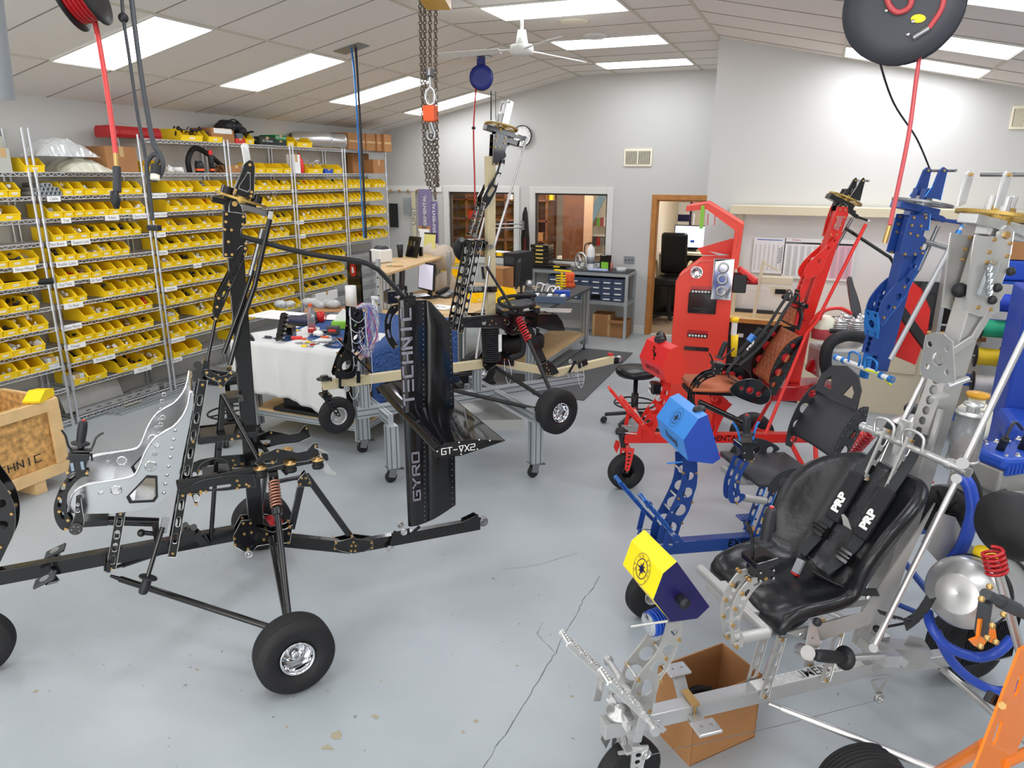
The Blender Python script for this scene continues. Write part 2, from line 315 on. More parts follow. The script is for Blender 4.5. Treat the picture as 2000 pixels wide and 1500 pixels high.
# window frames, panes, door trim, baseboards
for k,(a,b,c,d)in enumerate((W1,W2)):
 mb=MB();t=.095
 for p,q,wz in(((a-t/2,c-t),(a-t/2,d+t),0),((b+t/2,c-t),(b+t/2,d+t),0),((a,d+t/2),(b,d+t/2),1),((a,c-t/2),(b,c-t/2),1)):
  mb.bar((p[0],YB-.011,p[1]),(q[0],YB-.011,q[1]),.022,t,side=(0,1,0))
 mb.build('window_%d'%(k+1),trimm,kind='structure',bevel=.004)
 g=MB();quadbox(g,a,b,YB+.05,YB+.056,c,d);g.build('window_%d_pane'%(k+1),mat('window_glass','ffffff',.02,trans=1,ior=1.45),kind='structure')
 s_=MB();bt=.025
 for x in(a+bt/2,b-bt/2):quadbox(s_,x-bt/2,x+bt/2,YB+.02,YB+.09,c,d)
 for z in(c+bt/2,d-bt/2):quadbox(s_,a+bt,b-bt,YB+.02,YB+.09,z-bt/2,z+bt/2)
 s_.build('trim_%d'%(k+3),mat('window_bead','4a423c',.6),kind='structure')
mb=MB();a,b,c,d=DR;t=.075
for p,q in(((a-t/2+.01,0),(a-t/2+.01,d+t)),((b+t/2-.01,0),(b+t/2-.01,d+t)),((a,d+t/2),(b,d+t/2))):mb.bar((p[0],YB-.012,p[1]),(q[0],YB-.012,q[1]),.024,t,side=(0,1,0))
quadbox(mb,a,a+.02,YB,YB+.12,0,d);quadbox(mb,b-.02,b,YB,YB+.12,0,d);quadbox(mb,a,b,YB,YB+.12,d-.02,d)
mb.build('door_1',oak,kind='structure',bevel=.004)
mb=MB();quadbox(mb,XL,-2.36,YB-.014,YB,0,.13);mb.build('baseboard_back',trimm,kind='structure')
mb=MB();quadbox(mb,XC+.0,5.1,YN-.014,YN,0,.13);mb.build('baseboard_right',trimm,kind='structure')
# rooms behind the back wall
brown=mat('brown_wood','6d3f24',.5,var=.2,vscale=9)
mb=MB();quadbox(mb,-7.05,-2.72,14.0,14.1,0,2.7);quadbox(mb,-7.15,-7.05,YB+.12,14.1,0,2.7);quadbox(mb,-2.72,-2.6,YB+.12,15.5,0,2.7);quadbox(mb,-2.6,1.6,14.6,14.7,0,2.7);quadbox(mb,1.6,1.7,YN+.2,14.7,0,2.7)
mb.build('wall_office',mat('office_wall','e8dfd2',.7),kind='structure')
mb=MB();quadbox(mb,-7.15,1.7,YB+.12,15.5,2.7,2.76);mb.build('ceiling_office',tile,kind='structure')
mb=MB();quadbox(mb,-7.15,1.7,YB,15.5,-.03,0.0);mb.build('floor_office',mat('carpet','9c8a78',.95,bump=.3,bscale=200),kind='structure')
for x0,x1,y0,lb in((-1.9,-.7,12.4,'ceiling light of the office behind the door'),(-5.6,-4.4,11.3,'ceiling light of the store room behind the first window'),(-3.9,-2.9,11.5,'ceiling light of the store room behind the second window')):  # last store room lamp is added to brighten the dark right part
 t=thing('ceiling_light',lb,'ceiling light',((x0+x1)/2,y0+.3,2.7),0,'fluorescent ceiling panels')
 f=MB();f.box((0,0,-.006),(x1-x0,.6,.012));f.build('frame',mat('light_frame','d8d6cf',.4),t)
 d_=MB();d_.add([(-.58,-.28,-.014),(.58,-.28,-.014),(.58,.28,-.014),(-.58,.28,-.014)],[(3,2,1,0)]);d_.build('diffuser',mat('office_diffuser','ffffff',.4,emit='fff3df',es=PANEL_STRENGTH*1.9),t)
 # -- wire shelving along the left wall
def proj(q):
 v=V(q)-CAM;k=v.dot(FWD);return 1000+F_PX*v.dot(RGT)/k,750-F_PX*v.dot(UPV)/k
def y_at(px,X,z):
 a,b=1.0,10.9
 for _ in range(40):
  m_=(a+b)/2
  if proj((X,m_,z))[0]<px:a=m_
  else:b=m_
 return(a+b)/2
XF,XBK=-6.57,-6.92
YU=[3.33,4.51,5.71,6.90,8.06,9.22,10.38]
ZS=[2.73,2.39,2.18,1.98,1.77,1.58,1.39,1.18,.98,.79,.60,.38,.06]
wire=mat('zinc_wire','d2d4d8',.3,.6)
def shelf_mesh(L):
 mb=MB();D=XF-XBK
 for x in(0,-D):
  mb.tube([(x,0,0),(x,L,0)],.006,6);mb.tube([(x,0,-.032),(x,L,-.032)],.0045,6)
  n=int(L/.036);zz=[(x,L*i/n,0 if i%2 else-.03)for i in range(n+1)]
  for i in range(n):mb.bar(zz[i],zz[i+1],.0062)
 for i in range(1,40):mb.bar((0,L*i/40,-.002),(-D,L*i/40,-.002),.003)
 for y in(.0,L):mb.tube([(0,y,-.004),(-D,y,-.004)],.0045,6)
 return mb
bay_names=['leftmost bay','second bay from left','third bay from left','fourth bay from left','fifth bay from left','last bay on right']
units=[];sh0=None;ps0=None
for u in range(6):
 y0,y1=YU[u]+.03,YU[u+1]-.03;L=y1-y0
 t=thing('wire_shelving_unit',['tall chrome wire shelving unit nearest the viewer, cut off by the left edge','chrome wire shelving unit behind the plywood crate, second from left','chrome wire shelving unit with the red case on top, third from left','chrome wire shelving unit behind the black mast, fourth from left','chrome wire shelving unit with aluminium cylinders on top, fifth from left','chrome wire shelving unit in the far corner under brown cartons'][u],'shelf',(XF,y0,0),0,'wire shelving units along the left wall')
 units.append(t)
 top=2.77
 for x in(0,-(XF-XBK)):
  for y in(0,L):
   mb=MB();mb.cyl((x,y,.02),(x,y,top),.0125,10);mb.cyl((x,y,0),(x,y,.03),.018,10)
   for i in range(int(top/.0508)):mb.cyl((x,y,.06+i*.0508),(x,y,.0625+i*.0508),.0135,8)
   for z in ZS:
    if not(z>2.5 and u<2):mb.cyl((x,y,z-.035),(x,y,z+.006),.019,10)
   mb.build('post',wire,t)
 for k,z in enumerate(ZS):
  if z>2.5 and u<2:continue
  if sh0 is None:sh0=shelf_mesh(L).build('shelf',wire,t);sh0.location.z=z;Lref=L
  else:
   c=sh0.copy();COL.objects.link(c);c.parent=t;c.location.z=z;c.scale.y=L/Lref
for px,pz,wd,tx,u in[(104,2.18,.13,'Cable',1),(128,1.98,.1,'Tray',1),(110,1.77,.2,'Mast Brace',1),(157,1.77,.2,'Support Link',1),(130,1.58,.22,'Rudder Cable',1),(47,1.58,.21,'Nose Wheel',0),(127,1.39,.18,'Fuel Tank',1),(187,1.39,.13,'Oil Tank',1),(143,1.18,.2,'Tri Rear',1),(140,.98,.2,'Upper Motor',1),(146,.79,.22,'Fittings',1),(203,.60,.25,'Throttle Cable',1),(278,.38,.22,'Trim Kit',1),(310,2.18,.2,'Motor Cooler',2),(218,1.98,.16,'Pulleys',1),(272,1.98,.17,'Clamp Nuts',1),(313,1.98,.17,'Motor Control',2),(314,1.77,.12,'Cowl',2),(318,1.58,.12,'Engine',2),(385,1.39,.12,'Fan Mount',2),(333,1.18,.17,'Brackets',2),(347,.60,.2,'Control Yokes',2),(345,.38,.14,'Springs',2),(586,1.77,.15,'Nut Plate',4),(590,1.58,.14,'Bushings',4)]:
 y=y_at(px,XF+.01,pz)-(YU[u]+.03);t=units[u]
 mb=MB();mb.box((.012,y,pz-.022),(.002,wd,.05));mb.build('shelf_label','paper',t)
 text_mesh(tx,.036,'shelf_label_lettering',mat('ink','4a4c50',.8),t,lambda a,b,y=y,pz=pz:V((.0135,y+a,pz-.022+b)),sx=.9)
 # ---- parts bins
def bin_mesh(wd,D=.29,h=.122):
 mb=MB();t=.0035;lip=.056;e=wd/2
 for s in(-1,1):mb.plate([(0,0),(.012,lip),(-.06,h),(-D,h),(-D+.01,0)],[],lambda a,b,c,s=s:V((a,s*(e-.004)+c,b)),t)
 mb.box((-D/2,0,.002),(D-.01,wd-.008,.004));mb.box((-D+.004,0,h/2),(.005,wd-.008,h))
 mb.bar((.001,0,.001),(.011,0,lip),wd-.006,.004,side=(0,1,0));mb.box((.012,0,lip),(.01,wd,.008))
 mb.box((.008,0,lip*.62),(.006,wd*.94,.004))
 for s in(-1,1):mb.bar((.012,s*(e-.002),lip),(-.06,s*(e-.002),h),.006,.005,side=(0,1,0));mb.bar((-.06,s*(e-.002),h),(-D,s*(e-.002),h),.007,.005,side=(0,1,0))
 for k in range(int(wd/.02)-1):
  mb.box((-D+.009,-e+.02+k*.02,h*.55),(.004,.004,h*.7))
 return mb
def bin_label_mesh(wd):
 mb=MB();mb.bar((.0075,0,.018),(.0135,0,.04),min(.055,wd*.5),.003,side=(0,1,0));return mb
WID=[.106,.139,.165,.21];proto={}
def make_bin(wd):
 t=thing('parts_bin','x','bin');bin_mesh(wd).build('tray','yellow',t);bin_label_mesh(wd).build('label_card','label',t);return t
ordn=['first','second','third','fourth','fifth','sixth','seventh','eighth','ninth','tenth','eleventh','twelfth','thirteenth']
def put_bin(wd,loc,rz,label,group,used=set()):
 if wd not in proto:proto[wd]=r=make_bin(wd)
 else:
  s=proto[wd];r=s.copy();COL.objects.link(r)
  for ch in s.children:c=ch.copy();COL.objects.link(c);c.parent=r
 r.location=loc;r.rotation_euler.z=rz;r['label']=label;r['group']=group;return r
rb=random.Random(11);bins=[]
content=MB();cset=[]
layout=[]
for u in range(6):
 for k,z in enumerate(ZS):
  if z>2.3 or z<.3:continue
  if u==3 and z<.5:continue
  if u==4 and z<.7:continue
  if u==5 and z<1.3:continue
  ya,yb=YU[u]+.055,YU[u+1]-.055
  if u==0:ya=3.75 if z>.9 else 3.6
  if u==1 and abs(z-2.18)<.01:ya=y_at(118,XF,z)
  if u==1 and abs(z-.98)<.01:ya=y_at(160,XF,z)
  y=ya+rb.uniform(0,.03);n=0
  sparse=(z<.5)or(u==2 and abs(z-.79)<.01)
  while True:
   wd=rb.choice([.106,.106,.106,.139,.139,.165,.21]if not sparse else[.139,.21])
   if y+wd>yb:
    if y+.106>yb:break
    wd=.106
   gap=rb.random()<(.5 if sparse else .05)
   if not gap:
    layout.append([u,k,z,y+wd/2,wd,n]);n+=1
    y+=wd+.003
   else:y+=rb.uniform(.1,.25)
seen=[l for l in layout]
seen.sort(key=lambda l:((XF-CAM.x)**2+l[3]**2+(l[2]-2.4)**2))
near=seen[:286];far=seen[286:]
for u,k,z,y,wd,n in near:
 lab='yellow parts bin, %s from left, shelf %s down, %s'%(ordn[n],ordn[k-(1 if u<2 else 0)],bay_names[u])
 put_bin(wd,(XF+rb.uniform(-.012,.008),y,z+.003),rb.uniform(-.02,.02),lab,'yellow parts bins on the wire shelves')
fb=MB()
for u,k,z,y,wd,n in far:
 src=bin_mesh(wd);fb.add([V((XF+x,y+yy,z+.003+zz))for x,yy,zz in src.v],src.f,0)
 src=bin_label_mesh(wd);fb.add([V((XF+x,y+yy,z+.003+zz))for x,yy,zz in src.v],src.f,1)
fb.build('parts_bins',['yellow','label'],kind='stuff',label='rest of the small yellow parts bins on the far shelving bays',category='bins')
# small hardware, bags and castings lying in the bins: uncountable
ccols=['1c1c1e','d8d8d4','8e8f92','eceff0','232427','c8321f','a58b5a','2b2c30']
cm=[mat('bin_content_%d'%i,c,.5,.3 if i==2 else 0)for i,c in enumerate(ccols)]
for u,k,z,y,wd,n in layout:
 if rb.random()<.62:
  m_=rb.choice([0,0,1,1,2,3,3,4,6,7]if rb.random()<.96 else[5])
  for q in range(rb.randint(5,12)):
   cx=XF-rb.uniform(.03,.2);cz=z+.02+rb.uniform(0,.085)*min(1,(XF-cx)/.07)
   R=Matrix.Rotation(rb.uniform(0,6),3,V((rb.random(),rb.random(),rb.random()+.1)).normalized())
   if rb.random()<.5:content.box((cx,y+rb.uniform(-.4,.4)*(wd-.03),cz),(rb.uniform(.02,.08),rb.uniform(.015,.045),rb.uniform(.006,.03)),R,m_)
   else:a=V((cx,y+rb.uniform(-.35,.35)*(wd-.03),cz));content.cyl(a,a+R@V((.03,0,0)),rb.uniform(.008,.018),7,m_)
content.build('bin_contents',cm,kind='stuff',label='small brackets, bolts and bagged hardware lying in the yellow bins',category='hardware')
# ---- things on the two top shelves
def carton(name,label,cat,px0,px1,z,h,dep=.3,m='card',inset=0.0,group=None,extra=None):
 y0,y1=y_at(px0,XF-inset,z),y_at(px1,XF-inset,z);c=V((XF-inset-dep/2,(y0+y1)/2,z+.004));t=thing(name,label,cat,c,0,group);W=y1-y0
 mb=MB();mb.box((0,0,h/2),(dep,W,h));mb.build('body',m,t,bevel=.004)
 tp=MB();tp.box((.0,0,h+.0008),(dep,.05,.0012));tp.box((dep/2+.0008,0,h*.8),(.0012,.05,h*.4));tp.build('tape',mat('packing_tape','c7a573',.3),t)
 if extra:extra(t,W,dep,h)
 return t
def lbl(txt,size,z=.5,m='paper',ink='black'):
 def f(t,W,dep,h):
  mb=MB();mb.box((dep/2+.001,0,h*z),(.002,W*.8,h*.34));mb.build('printed_band',m,t)
  if txt:text_mesh(txt,size,'lettering',ink,t,lambda a,b:V((dep/2+.0025,a,h*z+b)))
 return f
rd=thing('tool_case','long shiny red plastic case on top of the third shelving bay','case',(XF-.15,y_at(274,XF,2.73),2.735))
L=y_at(323,XF,2.73)-y_at(226,XF,2.73);mb=MB();mb.plate([(-.11,0),(.1,0),(.12,.03),(.12,.07),(.09,.11),(-.09,.11),(-.12,.08),(-.12,.02)],[],lambda a,b,c:V((a,c,b)),L);mb.build('shell','redd',rd,bevel=.012)
mb=MB();mb.box((.118,0,.052),(.008,L*.98,.006));[mb.box((.122,s*L*.3,.05),(.01,.06,.03))for s in(-1,1)];mb.build('latch','redd',rd)
for i,(a,b,zz,lb)in enumerate([(343,405,2.73,'yellow bin of black brackets on the top shelf, left of two beside the carton'),(407,434,2.73,'yellow bin of purple cord on the top shelf, right of two beside the carton'),(480,496,2.73,'yellow bin with black clips on the top shelf, beside the silver fixings'),(561,574,2.73,'yellow bin on the top shelf right of the green boxes'),(578,611,2.73,'yellow bin on the top shelf touching the aluminium cylinders'),(48,88,2.39,'low yellow bin under the plastic bags on the second bay'),(280,320,2.39,'yellow bin behind the hanging black socket, third bay'),(500,517,2.39,'small yellow bin nearest the mast on the second shelf, fourth bay'),(519,552,2.39,'middle yellow bin of three on the second shelf, fourth bay'),(554,568,2.39,'rightmost yellow bin of three on the second shelf, fourth bay'),(600,632,2.39,'yellow bin holding a clear bag beside the red bottle'),(652,668,2.39,'yellow bin of green packets beside the small blue bin')]):
 y0,y1=y_at(a,XF,zz),y_at(b,XF,zz);wd=min(WID,key=lambda w_:abs(w_-(y1-y0)))
 r=put_bin(wd,(XF,(y0+y1)/2,zz+.003),0,lb,'yellow parts bins on the wire shelves');r.scale.y=max(.8,min(1.5,(y1-y0)/wd))
clutter=MB()
def heap(px0,px1,z,hgt,m,n=16,sx=.12):
 y0,y1=y_at(px0,XF,z),y_at(px1,XF,z)
 for q in range(n):
  a=V((XF-.03-rb.random()*sx,rb.uniform(y0,y1),z+.01+rb.random()*hgt));d=V((rb.uniform(-.4,.4),rb.uniform(-1,1),rb.uniform(-.3,.6))).normalized()*rb.uniform(.03,.09)
  clutter.tube([a,a+d*.5+V((0,0,.01)),a+d],rb.uniform(.004,.012),6,m)
heap(348,400,2.78,.08,0,26);heap(395,432,2.79,.08,1,22);heap(482,495,2.78,.1,0,10);heap(495,510,2.74,.06,2,14);heap(440,452,2.4,.06,0,8);heap(330,345,2.4,.04,2,10);heap(600,640,2.44,.1,2,16)
clutter.build('hardware_heap',['black',mat('purple_cord','43304f',.7),'alu'],kind='stuff',label='loose brackets and cords heaped in bins on the top shelves',category='hardware')
carton('cardboard_box','small brown carton with a white sticker on the top shelf by the black bag','box',415,459,2.73,.16,extra=lbl('',.02,.8))
carton('cardboard_box','tall plain carton on the second bay behind the hanging red hose','box',212,272,2.39,.25,.28)
carton('cardboard_box','small tan carton on the second shelf behind the silver mast link','box',446,480,2.39,.09,.2)
carton('cardboard_box','square carton at the right end under the top shelf','box',730,752,2.39,.21,.25)
carton('cardboard_box','wide opened carton with papers on the second shelf of the last bay','box',690,722,2.39,.3,.1,inset=.2)
for i,(a,b,dx,m_)in enumerate([(678,712,.0,'left'),(713,733,.02,'second'),(734,746,.05,'third'),(748,762,.1,'rightmost')]):
 y0,y1=y_at(a,XF+dx,2.73),y_at(b,XF+dx,2.73);t=thing('cardboard_box','large brown carton on the far top shelf, %s of four in the row'%m_,'box',(XF-.15+dx,(y0+y1)/2,2.734),0,'brown cartons on the far top shelf')
 mb=MB();mb.box((0,0,.12),(.36,y1-y0,.235+.01*i));mb.build('body','card',t,bevel=.004)
 mb=MB();mb.box((.181,0,.12),(.002,(y1-y0)*.9,.03));mb.build('tape',mat('packing_tape','c7a573',.3),t)
t=thing('equipment_bag','slouched black fabric bag on top of the fourth shelving bay','bag',(XF-.16,y_at(465,XF,2.73),2.735));mb=MB()
for q in range(9):mb.ball((rb.uniform(-.05,.1),-.15+q*.045,.1+.1*math.sin(q*.35+.3)+rb.uniform(-.01,.02)),rb.uniform(.06,.09),10,sz=.8)
mb.build('body','plastic',t);mb=MB();mb.tube(smooth_path([(.1,-.12,.14),(.12,-.05,.26),(.12,.08,.25),(.12,.18,.12)]),.008,6);mb.build('strap','satin',t)
t=carton('plastic_case','small box with grey lid and red base on the top shelf','case',461,480,2.73,.06,.18,'red');mb=MB();mb.box((0,0,.09),(.17,.1,.055));mb.build('lid',mat('slate_lid','5c6670',.5),t)
for i,(a,b,zo,c,lb)in enumerate([(508,538,0,'14261b','black and green printed carton on the top shelf, left one of three'),(538,560,.068,'1f7d3c','green printed harness carton on the top shelf, upper of the stack'),(538,560,0,'1b2a2c','dark printed carton under the green harness carton on the top shelf')]):
 carton('printed_box',lb,'box',a,b,2.73+zo,.064 if i else .1,.26,mat('print_%d'%i,c,.4),extra=lbl('EZ Harness' if i<2 else '',.04,.5,mat('print_%d'%i,c,.4),'white'))
for i,(px,lb)in enumerate([(644,'spun aluminium cylinder on the top shelf, nearer the yellow bins'),(670,'spun aluminium cylinder on the top shelf, touching the cartons')]):
 y=y_at(px,XF,2.73);t=thing('aluminium_tank',lb,'tank',(XF-.01,y+(.02 if i else 0),2.845),0,'aluminium cylinders on the top shelf')
 mb=MB();q=V((-.62,-.9,0)).normalized()*.0+V((-.33,-.38,0));mb.lathe([(.0,.0),(.06,.0),(.065,-.012),(.09,-.016),(.105,.02),(.105,.5),(.09,.54)],(0.03,0.0,0),q,28);mb.build('shell','alu',t)
t=thing('oil_bottle','red plastic bottle between white cartons on the fifth bay','bottle',(XF-.06,y_at(594,XF,2.39),2.395));mb=MB();mb.lathe([(.0,0),(.05,0),(.052,.02),(.052,.15),(.03,.2),(.018,.21),(.018,.235)],(0,0,0),n=16);mb.build('body','red',t);mb=MB();mb.cyl((0,0,.235),(0,0,.26),.022,12);mb.build('cap','redd',t)
carton('printed_box','slim white printed carton left of the red bottle','box',573,588,2.39,.24,.1,'paper')
carton('small_bin','small blue bin of packets on the second shelf, fifth bay','bin',635,651,2.39,.06,.15,'bluep')
for i,(px,h,c,lb)in enumerate([(396,.1,'1b1b1d','squat black and orange can beside the aerosol'),(420,.19,'1d1d20','tall black aerosol can with a red cap, third bay')]):
 t=thing('spray_can',lb,'can',(XF-.04,y_at(px,XF,2.39),2.395));r_=.05 if i==0 else .03
 mb=MB();mb.lathe([(0,0),(r_,0),(r_,h),(r_*.8,h+.012),(0,h+.012)],(0,0,0),n=18);mb.build('can','plastic',t)
 mb=MB();mb.lathe([(r_+.0008,.02),(r_+.0008,.045)],(0,0,0),n=18);mb.build('orange_band','orangep',t)
 mb=MB();mb.cyl((0,0,h+.01),(0,0,h+(.06 if i else .03)),r_*.85,16);mb.build('cap','red' if i else 'plastic',t)
t=thing('air_duct_hose','black curved duct resting on the third shelving bay','hose',(XF-.16,y_at(420,XF,2.39),2.395));mb=MB();mb.tube(smooth_path([(0,-.22,.0),(0,-.22,.15),(0,-.1,.27),(0,.1,.2),(0,.3,.07)]),.03,10);mb.build('tube','rubber',t)
for i,(a,b,zo,lb)in enumerate([(335,350,0,'rolled paper drawing on the third bay, left one'),(352,372,0,'rolled paper drawing on the third bay, right one')]):
 y=y_at((a+b)/2,XF,2.39);t=thing('paper_roll',lb,'roll',(XF-.03,y,2.425),0,'paper rolls on the shelf');mb=MB();mb.lathe([(.0,-.2),(.028,-.2),(.028,0),(.02,0),(.02,-.05)],(0,0,0),(1,.5,0),16);mb.build('roll','paper',t)
 # wrapped panels and crates, left bays
def blob_sheet(name,label,cat,px0,px1,z,h,m,dep=.34,seed=1,group=None):
 r=random.Random(seed);y0,y1=y_at(px0,XF,z),y_at(px1,XF,z);t=thing(name,label,cat,(XF-dep/2+.05,(y0+y1)/2,z+.004),0,group);n,k=22,12;W=y1-y0;vs=[]
 for side in(1,0):
  for i in range(n+1):
   for j in range(k+1):
    a,b=i/n,j/k;e=(min(a,1-a,.14)/.14)**.5*(min(b,1-b,.2)/.2)**.5
    zz=(h*(.35+.65*math.sin(a*2.6+.4)**2)+r.uniform(-1,1)*h*.07)*e if side else 0
    vs.append(V(((b-.5)*dep+(r.uniform(-.012,.012)if side else 0),(a-.5)*W+r.uniform(-.01,.01),zz)))
 o=(n+1)*(k+1);fs=[]
 for i in range(n):
  for j in range(k):
   q=i*(k+1)+j;fs+=[(q,q+k+1,q+k+2,q+1),(o+q,o+q+1,o+q+k+2,o+q+k+1)]
 for i in range(n):q=i*(k+1);fs+=[(q,o+q,o+q+k+1,q+k+1),(q+k,q+2*k+1,o+q+2*k+1,o+q+k)]
 mb=MB();mb.add(vs,fs,0);mb.build('wrapping',m,t);return t
film=mat('plastic_film','e6e9e9',.16,trans=.45,bump=.8,bscale=22)
blob_sheet('wrapped_panel','cream panel wrapped in plastic film hanging over the shelf edge','package',130,222,2.39,.13,mat('cream_film','d5d2c0',.22,bump=.3,bscale=14),.44,5)
blob_sheet('wrapped_panel','clear film parcel with a green sticker lying on the cream package','package',75,190,2.53,.16,film,.3,9)
for i,(a,b,h,lb)in enumerate([(0,26,.2,'translucent grey storage crate at the left edge, nearer shelf end'),(-20,18,.3,'taller translucent grey crate behind the first at the left edge')]):
 carton('storage_crate',lb,'crate',a,b,2.39,h,.2,mat('frosted_crate','b9bab0',.5),inset=.12*i)
 # tube bundle
t=thing('tube_bundle','stacked bundle of grey plastic tubes on the second shelf down','tubes',(XF,y_at(96,XF,2.18),2.185));mb=MB();R_=.021
for r_,c in((0,6),(1,5),(2,2)):
 for i in range(c):mb.lathe([(R_*.75,-.3),(R_,-.3),(R_,.0),(R_*.75,.0),(R_*.75,-.05)],(.01,(i-c/2+.5)*2*R_,R_+r_*R_*1.75),(1,0,0),14)
mb.build('tubes',mat('grey_tube','9da2a6',.4,.3),t)
t=thing('foam_tube','long black foam tube sticking out on the sixth shelf down','tube',(XF,y_at(100,XF,1.39),1.42));mb=MB();mb.tube([(-.2,-.45,0),(.03,0,0)],.028,12);mb.build('tube','rubber',t)
# clear tubs, channels on the bottom shelf, extrusions on the floor
for i,(a,b,z,lb)in enumerate([(97,118,.60,'clear plastic tub at the right end of the first bay shelf'),(140,168,.38,'clear plastic tub beside the yellow bins, low on the second bay')]):
 carton('clear_tub',lb,'tub',a,b,z,.1,.12,mat('milky_tub','ced4d6',.3),inset=.0)
for i,(p,q,z,lb)in enumerate([((150,812),(310,762),.075,'long bright drilled aluminium angle on the bottom shelf'),((262,768),(350,742),.09,'stack of drilled aluminium brackets behind the post'),((320,760),(460,700),.08,'ribbed pale aluminium strip on the bottom shelf of the third bay')]):
 a,b=y_at(p[0],XF-.04,z),y_at(q[0],XF-.04,z);t=thing('aluminium_channel',lb,'metal strip',(XF-.06-.05*(i==1),(a+b)/2,z-.01),0,'aluminium strips on the bottom shelf');W=b-a
 mb=MB();mb.plate([(-W/2,0),(W/2,0),(W/2,.055),(-W/2,.055)],[slot((-W/2+.1+k*.12,.028),(-W/2+.14+k*.12,.028),.008)for k in range(int(W/.12)-1)],lambda a_,b_,c:V((.03+c,a_,b_)),.004);mb.box((0,0,.002),(.06,W,.004));mb.box((-.04,0,.03),(.004,W*.9,.05));mb.build('channel','alu',t)
t=thing('aluminium_sheet','wide grey aluminium panel leaning on the bottom shelf','metal panel',(XF-.14,(y_at(150,XF,.1)+y_at(250,XF,.1))/2,.07));mb=MB();W=y_at(262,XF,.1)-y_at(150,XF,.1);mb.bar((0,-W/2,.12),(0,W/2,.12),.006,.2,side=(1,0,.4));mb.build('panel','alud',t)
for i in range(3):
 z0=.02+.0*i;a=atz(222+i*6,812,0);t=thing('aluminium_extrusion',['slotted aluminium extrusion on the floor, nearest the shelf','slotted aluminium extrusion on the floor, middle of three','slotted aluminium extrusion on the floor, furthest from the shelf'][i],'metal bar',(a.x-.06+i*.035,a.y,.001),0,'aluminium extrusions on the floor')
 mb=MB();mb.box((0,.9,.013),(.03,1.8,.026));[mb.box((s*.013,.9,.027),(.006,1.8,.004))for s in(-1,1)];mb.build('bar','extr',t)
t=thing('paper_note','cream paper note on the floor extrusions','paper',(XF+.06,y_at(258,XF+.06,.05),.035));mb=MB();mb.bar((0,-.1,.0),(0,.1,.0),.06,.002,side=(1,0,1));mb.build('sheet','label',t)
# -- gyroplane building blocks (local frame: u forward, v left, z up)
def wheel(root,c,R,W,axis=(0,1,0),name='wheel',rimR=.42,chrome='chrome',mount=None):
 c=V(c);ax=V(axis).normalized();mb=MB();h=W/2;rr=R*rimR;pr=[(rr,-h*.62),(rr+.006,-h*.8),(R*.7,-h*1.0),(R*.87,-h*.93),(R*.955,-h*.72)]
 g=[-.72+1.44*i/6 for i in range(7)]
 for i in range(6):
  a,b=g[i]*h,g[i+1]*h;k=.957+.043*math.cos((g[i]+g[i+1])/2*1.3)
  pr+=[(R*k*.985,a+h*.02),(R*k,a+h*.06),(R*k,b-h*.06),(R*k*.985,b-h*.02)]
 pr+=[(R*.955,h*.72),(R*.87,h*.93),(R*.7,h*1.0),(rr+.006,h*.8),(rr,h*.62)]
 mb.lathe(pr,c,ax,48);t=mb.build(name,'rubber',root)
 rm=MB();rm.lathe([(rr*.97,h*.78),(rr+.006,h*.86),(rr*1.0,h*.9),(rr*.93,h*.82),(rr*.86,h*.55),(rr*.8,-h*.1),(rr*.7,-h*.4),(rr*.5,-h*.5),(rr*.42,-h*.45),(rr*.3,-h*.05),(rr*.28,h*.5),(rr*.2,h*.56),(0,h*.56)],c,ax,36)
 rm.lathe([(rr,-h*.8),(rr+.004,-h*.83),(rr*.98,-h*.66),(rr*.8,-h*.5),(rr*.62,-h*.1),(rr*.3,-h*.02),(0,-h*.02)],c,ax,36);rm.build('rim',chrome,t)
 hb=MB();a=ax.orthogonal().normalized();b=ax.cross(a)
 for i in range(5):hb.cyl(c-ax*h*.12+(a*math.cos(i*1.2566)+b*math.sin(i*1.2566))*rr*.46,c+ax*h*.0+(a*math.cos(i*1.2566)+b*math.sin(i*1.2566))*rr*.46,rr*.06,8)
 hb.cyl(c+ax*h*.2,c+ax*h*.62,rr*.12,12);hb.build('hub','steel',t)
 return t
def bolts(mb,pts,v,r=.007,out=1,m=0):
 for p in pts:mb.cyl((p[0],v,p[-1]),(p[0],v+out*.006,p[-1]),r,8,m);mb.cyl((p[0],v,p[-1]),(p[0],v+out*.011,p[-1]),r*.6,6,m)
def flat(root,name,pts,v,th,m,holes=(),bolt=None,both=0.0,mats=None,sub=None,br=.007):
 if both:flat1(root,name,pts,-v,th,m,holes,bolt,0,mats,sub,br)
 return flat1(root,name,pts,v,th,m,holes,bolt,0,mats,sub,br)
def flat1(root,name,pts,v,th,m,holes=(),bolt=None,both=0.0,mats=None,sub=None,br=.007):
 """a plate lying in the side plane at v; both>0 repeats it mirrored at -v"""
 mb=MB();bm=MB()if bolt else None
 for s in((1,-1)if both else(1,)):
  mb.plate(pts,holes,UZ(v*s),th)
  if bolt:
   for p in bolt:
    for o in(1,-1):mb_o=v*s+o*th/2;bm.cyl((p[0],mb_o,p[1]),(p[0],mb_o+o*.007,p[1]),br,8)
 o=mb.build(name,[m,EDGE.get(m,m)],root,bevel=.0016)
 if bolt:bm.build('bolt_row','brass',o)
 return o
